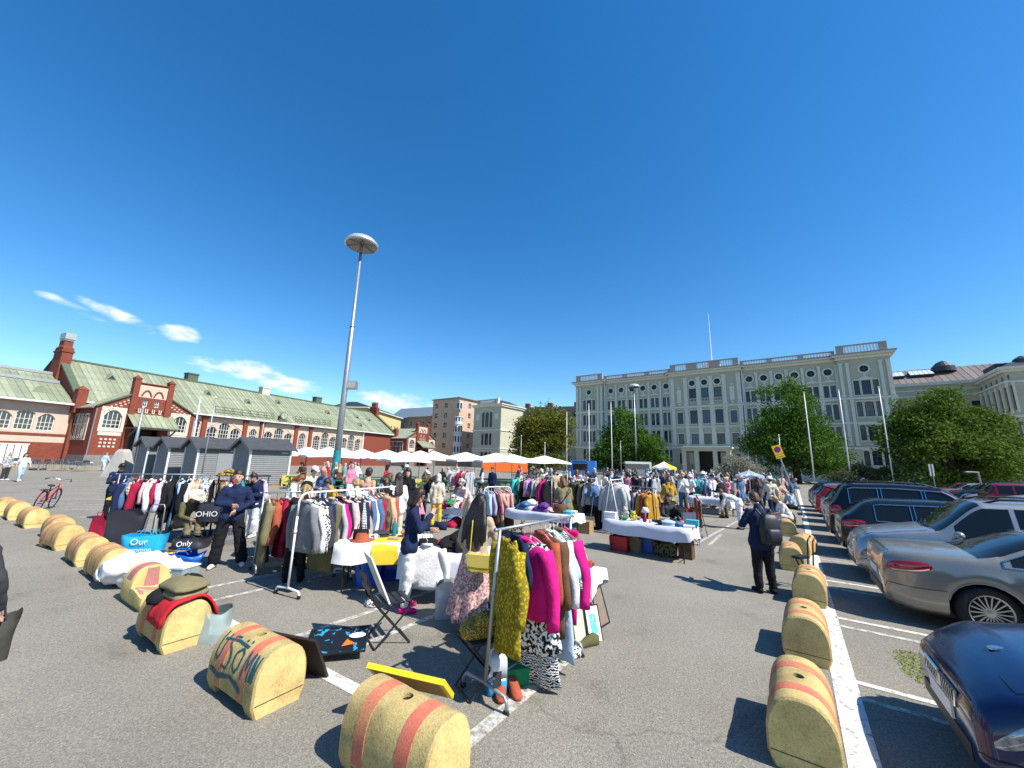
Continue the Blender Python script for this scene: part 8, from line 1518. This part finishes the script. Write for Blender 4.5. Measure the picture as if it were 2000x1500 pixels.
for px, Y, h, lab in ((1017, 58, 5.8, 'short pale lamp post at the left edge of the yellow green tree'), (1064, 45, 4.2, 'plain grey post beside the lone parasol'), (1213, 60, 5.5, 'thin lamp post before the round lindens'), (1528, 46, 6.0, 'thin lamp post in front of the big linden'), (1745, 50, 4.5, 'small pale post in front of the hedge')): pole(lab, dep(px, Y), h, .07, 'lamp_post', None, None, metal_grey, 'lamp post')
sp = dep(1548, 18); t = thing('traffic_sign', 'yellow no parking sign tilted on leaning poles', 'sign', sp, -.25); k = MB(); k.tube([(.25, 0, 0), (-.55, 0, 2.95)], .03, 8); k.build('pole', metal_grey, t); k = MB(); k.tube([(-.5, .25, 0), (-.42, .05, 2.2)], .025, 8); k.build('rear_pole', metal_grey, t)
Ms = Matrix.Translation((-.55, -.04, 2.98)) @ Matrix.Rotation(-.3, 4, 'Y') @ Matrix.Scale(.72, 4); ym = M('sign_yellow', (.72, .42, .01), .5, 0, .03)
for nm_, m_, q in (('plate', ym, MB().box(-.26, .26, -.012, .012, -.3, .28)), ('lower_plate', ym, MB().box(-.26, .26, -.012, .012, -.55, -.33)), ('red_ring', cloth('crimson'), MB().xf(Matrix.Identity(4)).lathe([(.19, -.003), (.19, .003), (.145, .003), (.145, -.003)], 24)), ('blue_disc', cloth('purple'), MB().lathe([(.001, .0), (.145, .0)], 24)), ('arrow_print', black_plastic, MB().box(-.2, .2, -.016, -.0125, -.35 - .12, -.35 - .09))):
    if nm_ in ('red_ring', 'blue_disc'): q.xf(Matrix.Translation((0, -.016, 0)) @ Matrix.Rotation(pi / 2, 4, 'X'))
    q.xf(Ms); q.build(nm_, m_, t)
t = thing('road_sign', 'grey back of a road sign among the cars at the right', 'sign', dep(1822, 34), .3); k = MB(); k.tube([(0, 0, 0), (0, 0, 2.9)], .035, 8); k.build('pole', metal_grey, t); k = MB(); k.box(-.33, .33, .04, .06, 1.9, 2.9); k.build('plate', metal_grey, t)
t = thing('height_barrier', 'grey low barrier frame behind the white cars at the right', 'barrier', dep(1900, 30), .2); MB().tube([(-.7, 0, 2.3), (.6, 0, 2.3), (.75, 0, 0)], .06, 8).build('frame', metal_grey, t)
# ================================================================ TREES
lg1 = leaf_mat('fresh_leaves', (.045, .105, .012), (.095, .185, .025)); lg2 = leaf_mat('yellow_green_leaves', (.085, .098, .012), (.165, .17, .025)); lg3 = leaf_mat('dark_leaves', (.02, .045, .01), (.045, .08, .016)); lg4 = leaf_mat('lilac_flowers', (.12, .13, .07), (.45, .42, .36)); lg5 = leaf_mat('olive_leaves', (.06, .11, .013), (.125, .19, .03))
def tp(px, Y): p = dep(px, Y); return (p.x, p.y, 0)
tree('broad yellow green tree left of the palace', tp(1060, 74), [(0, 0, 7.6, 5.6, 5, 5.0), (-2.9, -.5, 5.2, 3.2, 3, 4.0), (3, -.5, 5.4, 3.2, 3, 4.2), (0, -1, 3.6, 5.6, 4, 3)], lg2, 20000, .5, (.4, 3), seed=3)
tree('tall fresh green tree before the left half of the palace', tp(1224, 80), [(0, 0, 9.5, 3.6, 3.4, 4.6), (-2.2, 0, 6.6, 3.4, 3, 3.6), (2.4, 0, 7, 2.8, 3, 3.4), (-4.6, 0, 4.2, 2.8, 3, 3), (0, 0, 3.4, 4.6, 3, 3.2)], lg1, 18000, .5, (.38, 3), seed=4)
tree('rounded fresh green tree beside the palace entrance', tp(1266, 76), [(0, 0, 4.6, 3.2, 3, 3.7), (1.0, 0, 3, 2.8, 2.6, 2.6), (-1.5, 0, 2.6, 2.6, 2.4, 2.4)], lg1, 10000, .42, (.25, 2), seed=5)
tree('huge green linden covering the right half of the palace', tp(1555, 60), [(-.6, 0, 11.0, 4.0, 4, 5.0), (-3.2, 0, 6.6, 4.2, 4, 4.6), (3.2, 0, 6.6, 4.2, 4, 4.4), (0, -1.2, 4.4, 6, 4.2, 3.8), (5.6, 0, 3.6, 3.4, 3, 2.8), (.3, -.5, 8, 4.6, 4, 4)], lg1, 36000, .42, (.5, 3), seed=6)
tree('large yellow green tree in front of the right wing', tp(1862, 46), [(-1.2, 0, 9.0, 3.6, 3.4, 3.9), (-4.0, 0, 5.4, 3.6, 3.2, 4.2), (2.6, 0, 7.4, 3.6, 3.2, 3.6), (5.6, 0, 5.4, 3.6, 3.2, 4.2), (0, -1, 3.6, 7, 3.5, 3.4)], lg5, 44000, .38, (.45, 2.2), seed=7)
tree('flowering pale lilac bush before the palace entrance', tp(1440, 56), [(0, 0, 1.9, 2.6, 2, 1.9), (-1.7, 0, 1.3, 1.6, 1.6, 1.4), (2.2, 0, 1.2, 1.6, 1.6, 1.3)], lg4, 9000, .24, None, 'lilac_bush', 'bush', 8)
tree('dusty green hedge bush below the right tower', tp(1690, 48), [(0, 0, 1.3, 3.0, 1.6, 1.5), (2.6, 0, 1.4, 2.0, 1.5, 1.5), (-2.6, 0, 1.1, 1.8, 1.4, 1.2)], leaf_mat('dusty_leaves', (.05, .07, .03), (.12, .13, .06)), 10000, .24, None, 'hedge_bush', 'bush', 9)
tree('low light green shrub under the round green tree', tp(1255, 70), [(0, 0, 1.2, 2.4, 1.5, 1.4)], lg1, 3000, .28, None, 'shrub', 'bush', 10); tree('dark evergreen shrubs below the left half of the palace', tp(1195, 78), [(0, 0, 2.2, 4.6, 1.8, 2.4), (3.5, 0, 1.8, 3, 1.6, 2)], lg3, 9000, .4, None, 'shrub', 'bush', 11)
tree('dark tree wedged behind the large yellow green tree', tp(1925, 60), [(0, 0, 8.2, 3, 3, 3.6), (3, 0, 6, 3, 3, 4)], lg3, 9000, .45, (.3, 3), seed=12)
# ================================================================ THE CROWD
protos = []
for i, (top, bot, hair, ps, hat) in enumerate(((('grey', 'long', .06), ('grey', 'trousers'), ('brown', 'short'), STAND, None), (('grey', 'short', .03), ('grey', 'jeans'), ('brown', 'long'), WALK, None), (('grey', 'long', .1), ('grey', 'trousers'), ('brown', 'bob'), LOOK, None), (('grey', 'short', .03), ('grey', 'dress'), ('brown', 'bob'), STAND, ('brim', 'cream')), (('grey', 'long', .05), ('grey', 'trousers'), ('brown', 'short'), dict(BEND, lean=24, lean2=40), None), (('grey', 'long', .05), ('grey', 'jeans'), ('brown', 'short'), PHONE, ('cap', 'black')), (('grey', 'short', .03), ('grey', 'trousers'), ('brown', 'short'), CROSS, ('bucket', 'white')), (('grey', 'long', .2), ('grey', 'trousers'), ('brown', 'pony'), WALK, None))):
    o, _ = person('', (0, -60 - i * 3, 0), 0, h=1.7, top=top, bot=bot, hair=hair, pose=ps, hat=hat, vx=.032); protos.append((o, hat, bot[1]))
flush()
rc_ = random.Random(11); seen = set(); tops = ['white', 'black', 'navy', 'red', 'cream', 'pale blue', 'grey', 'beige', 'denim', 'pink', 'olive', 'white', 'charcoal', 'lilac', 'striped', 'turquoise', 'white', 'brown', 'black']; bots = ['black', 'denim', 'navy', 'beige', 'white', 'charcoal', 'khaki', 'brown']; hairs = ['brown', 'dark brown', 'black', 'blond', 'grey', 'white', 'auburn']
spots = []
for i in range(125):
    px = rc_.uniform(1010, 1555) if i > 22 else rc_.uniform(1190, 1420); Y = rc_.choice((rc_.uniform(18, 26), rc_.uniform(24, 36), rc_.uniform(30, 46)))
    if px > 1330: Y = max(Y, 20)
    spots.append((px, Y))
spots += [(rc_.uniform(585, 1000), rc_.uniform(19, 33)) for _ in range(22)] + [(660, 24, ), (672, 25), (1190, 30), (1130, 24), (1052, 22), (1036, 21), (1085, 20), (1148, 21)]
for px, Y in spots:
    pl = ('on the cafe terrace' if px < 870 else 'by the orange tent' if px < 1010 else 'behind the green suit' if px < 1085 else 'near the blue food stand' if px < 1180 else 'near the white stall' if px < 1262 else 'by the yellow parasol' if px < 1340 else 'before the palace door' if px < 1410 else 'by the lilac bush' if px < 1480 else 'near the leaning sign')
    for _ in range(40):
        o, hat, bk = rc_.choice(protos); tc_, bc_, hc_ = rc_.choice(tops), rc_.choice(bots), rc_.choice(hairs); ht = rc_.choice(['cream', 'white', 'black', 'beige', 'navy']) if hat else None
        lab = '%s haired person in %s top and %s %s%s, %s, %s' % (hc_, tc_, bc_, 'skirt' if bk == 'dress' else bk, ' with %s hat' % ht if hat else '', 'front' if Y < 24 else 'farther back' if Y < 34 else 'far back', pl)
        lab = lab.replace(', front,', ',')
        if lab not in seen and len(lab.split()) <= 16: break
    seen.add(lab); q = dep(px, Y); q.x += rc_.uniform(-.1, .1)
    mats = {'top': fab(tc_), 'trousers': cloth(bc_), 'skirt': cloth(bc_), 'hair': HAIR[hc_], 'body': SKIN[0] if rc_.random() < .75 else SKIN[rc_.choice((1, 1, 2))], 'shoes': cloth(rc_.choice(['white', 'black', 'brown', 'grey']))}
    if hat: mats['hat'] = cloth(ht)
    c = dup(o, (q.x, q.y, 0), rc_.uniform(0, 6.28), lab, 'people in the market crowd', mats); c['category'] = 'person'; s = rc_.uniform(.93, 1.07); c.scale = (s, s, s)
for o, _, _ in protos:
    for ch in list(o.children): bpy.data.objects.remove(ch)
    bpy.data.objects.remove(o)

# ---------------------------------------------------------------- loose pieces of a part become parts of their own
def islands(o):
    me = o.data; par = list(range(len(me.vertices)))
    def find(a):
        while par[a] != a: par[a] = par[par[a]]; a = par[a]
        return a
    for e in me.edges: par[find(e.vertices[0])] = find(e.vertices[1])
    g = {}
    for f in me.polygons: g.setdefault(find(f.vertices[0]), []).append(f)
    if len(g) < 2: return
    for n, fs in enumerate(list(g.values())):
        us = sorted({v for f in fs for v in f.vertices}); mp = {v: i for i, v in enumerate(us)}; m2 = bpy.data.meshes.new(me.name); m2.from_pydata([me.vertices[v].co for v in us], [], [[mp[v] for v in f.vertices] for f in fs]); [m2.materials.append(m) for m in me.materials]; m2.polygons.foreach_set('use_smooth', [f.use_smooth for f in fs])
        c = link(o.name.split('.')[0], m2, o.parent); c.matrix_local = o.matrix_local
    bpy.data.objects.remove(o)
LOOSE = {'plinth', 'gable_coping', 'gutter', 'parapet_pier', 'arch_trim', 'bumper_insert', 'inlay', 'skylight_pane', 'balcony', 'rear_roof', 'entrance_panel', 'bonnet_seam', 'roof_rail'}
for o in [o for o in scene.objects if o.type == 'MESH' and o.name.split('.')[0] in LOOSE and o.data.users == 1]: islands(o)
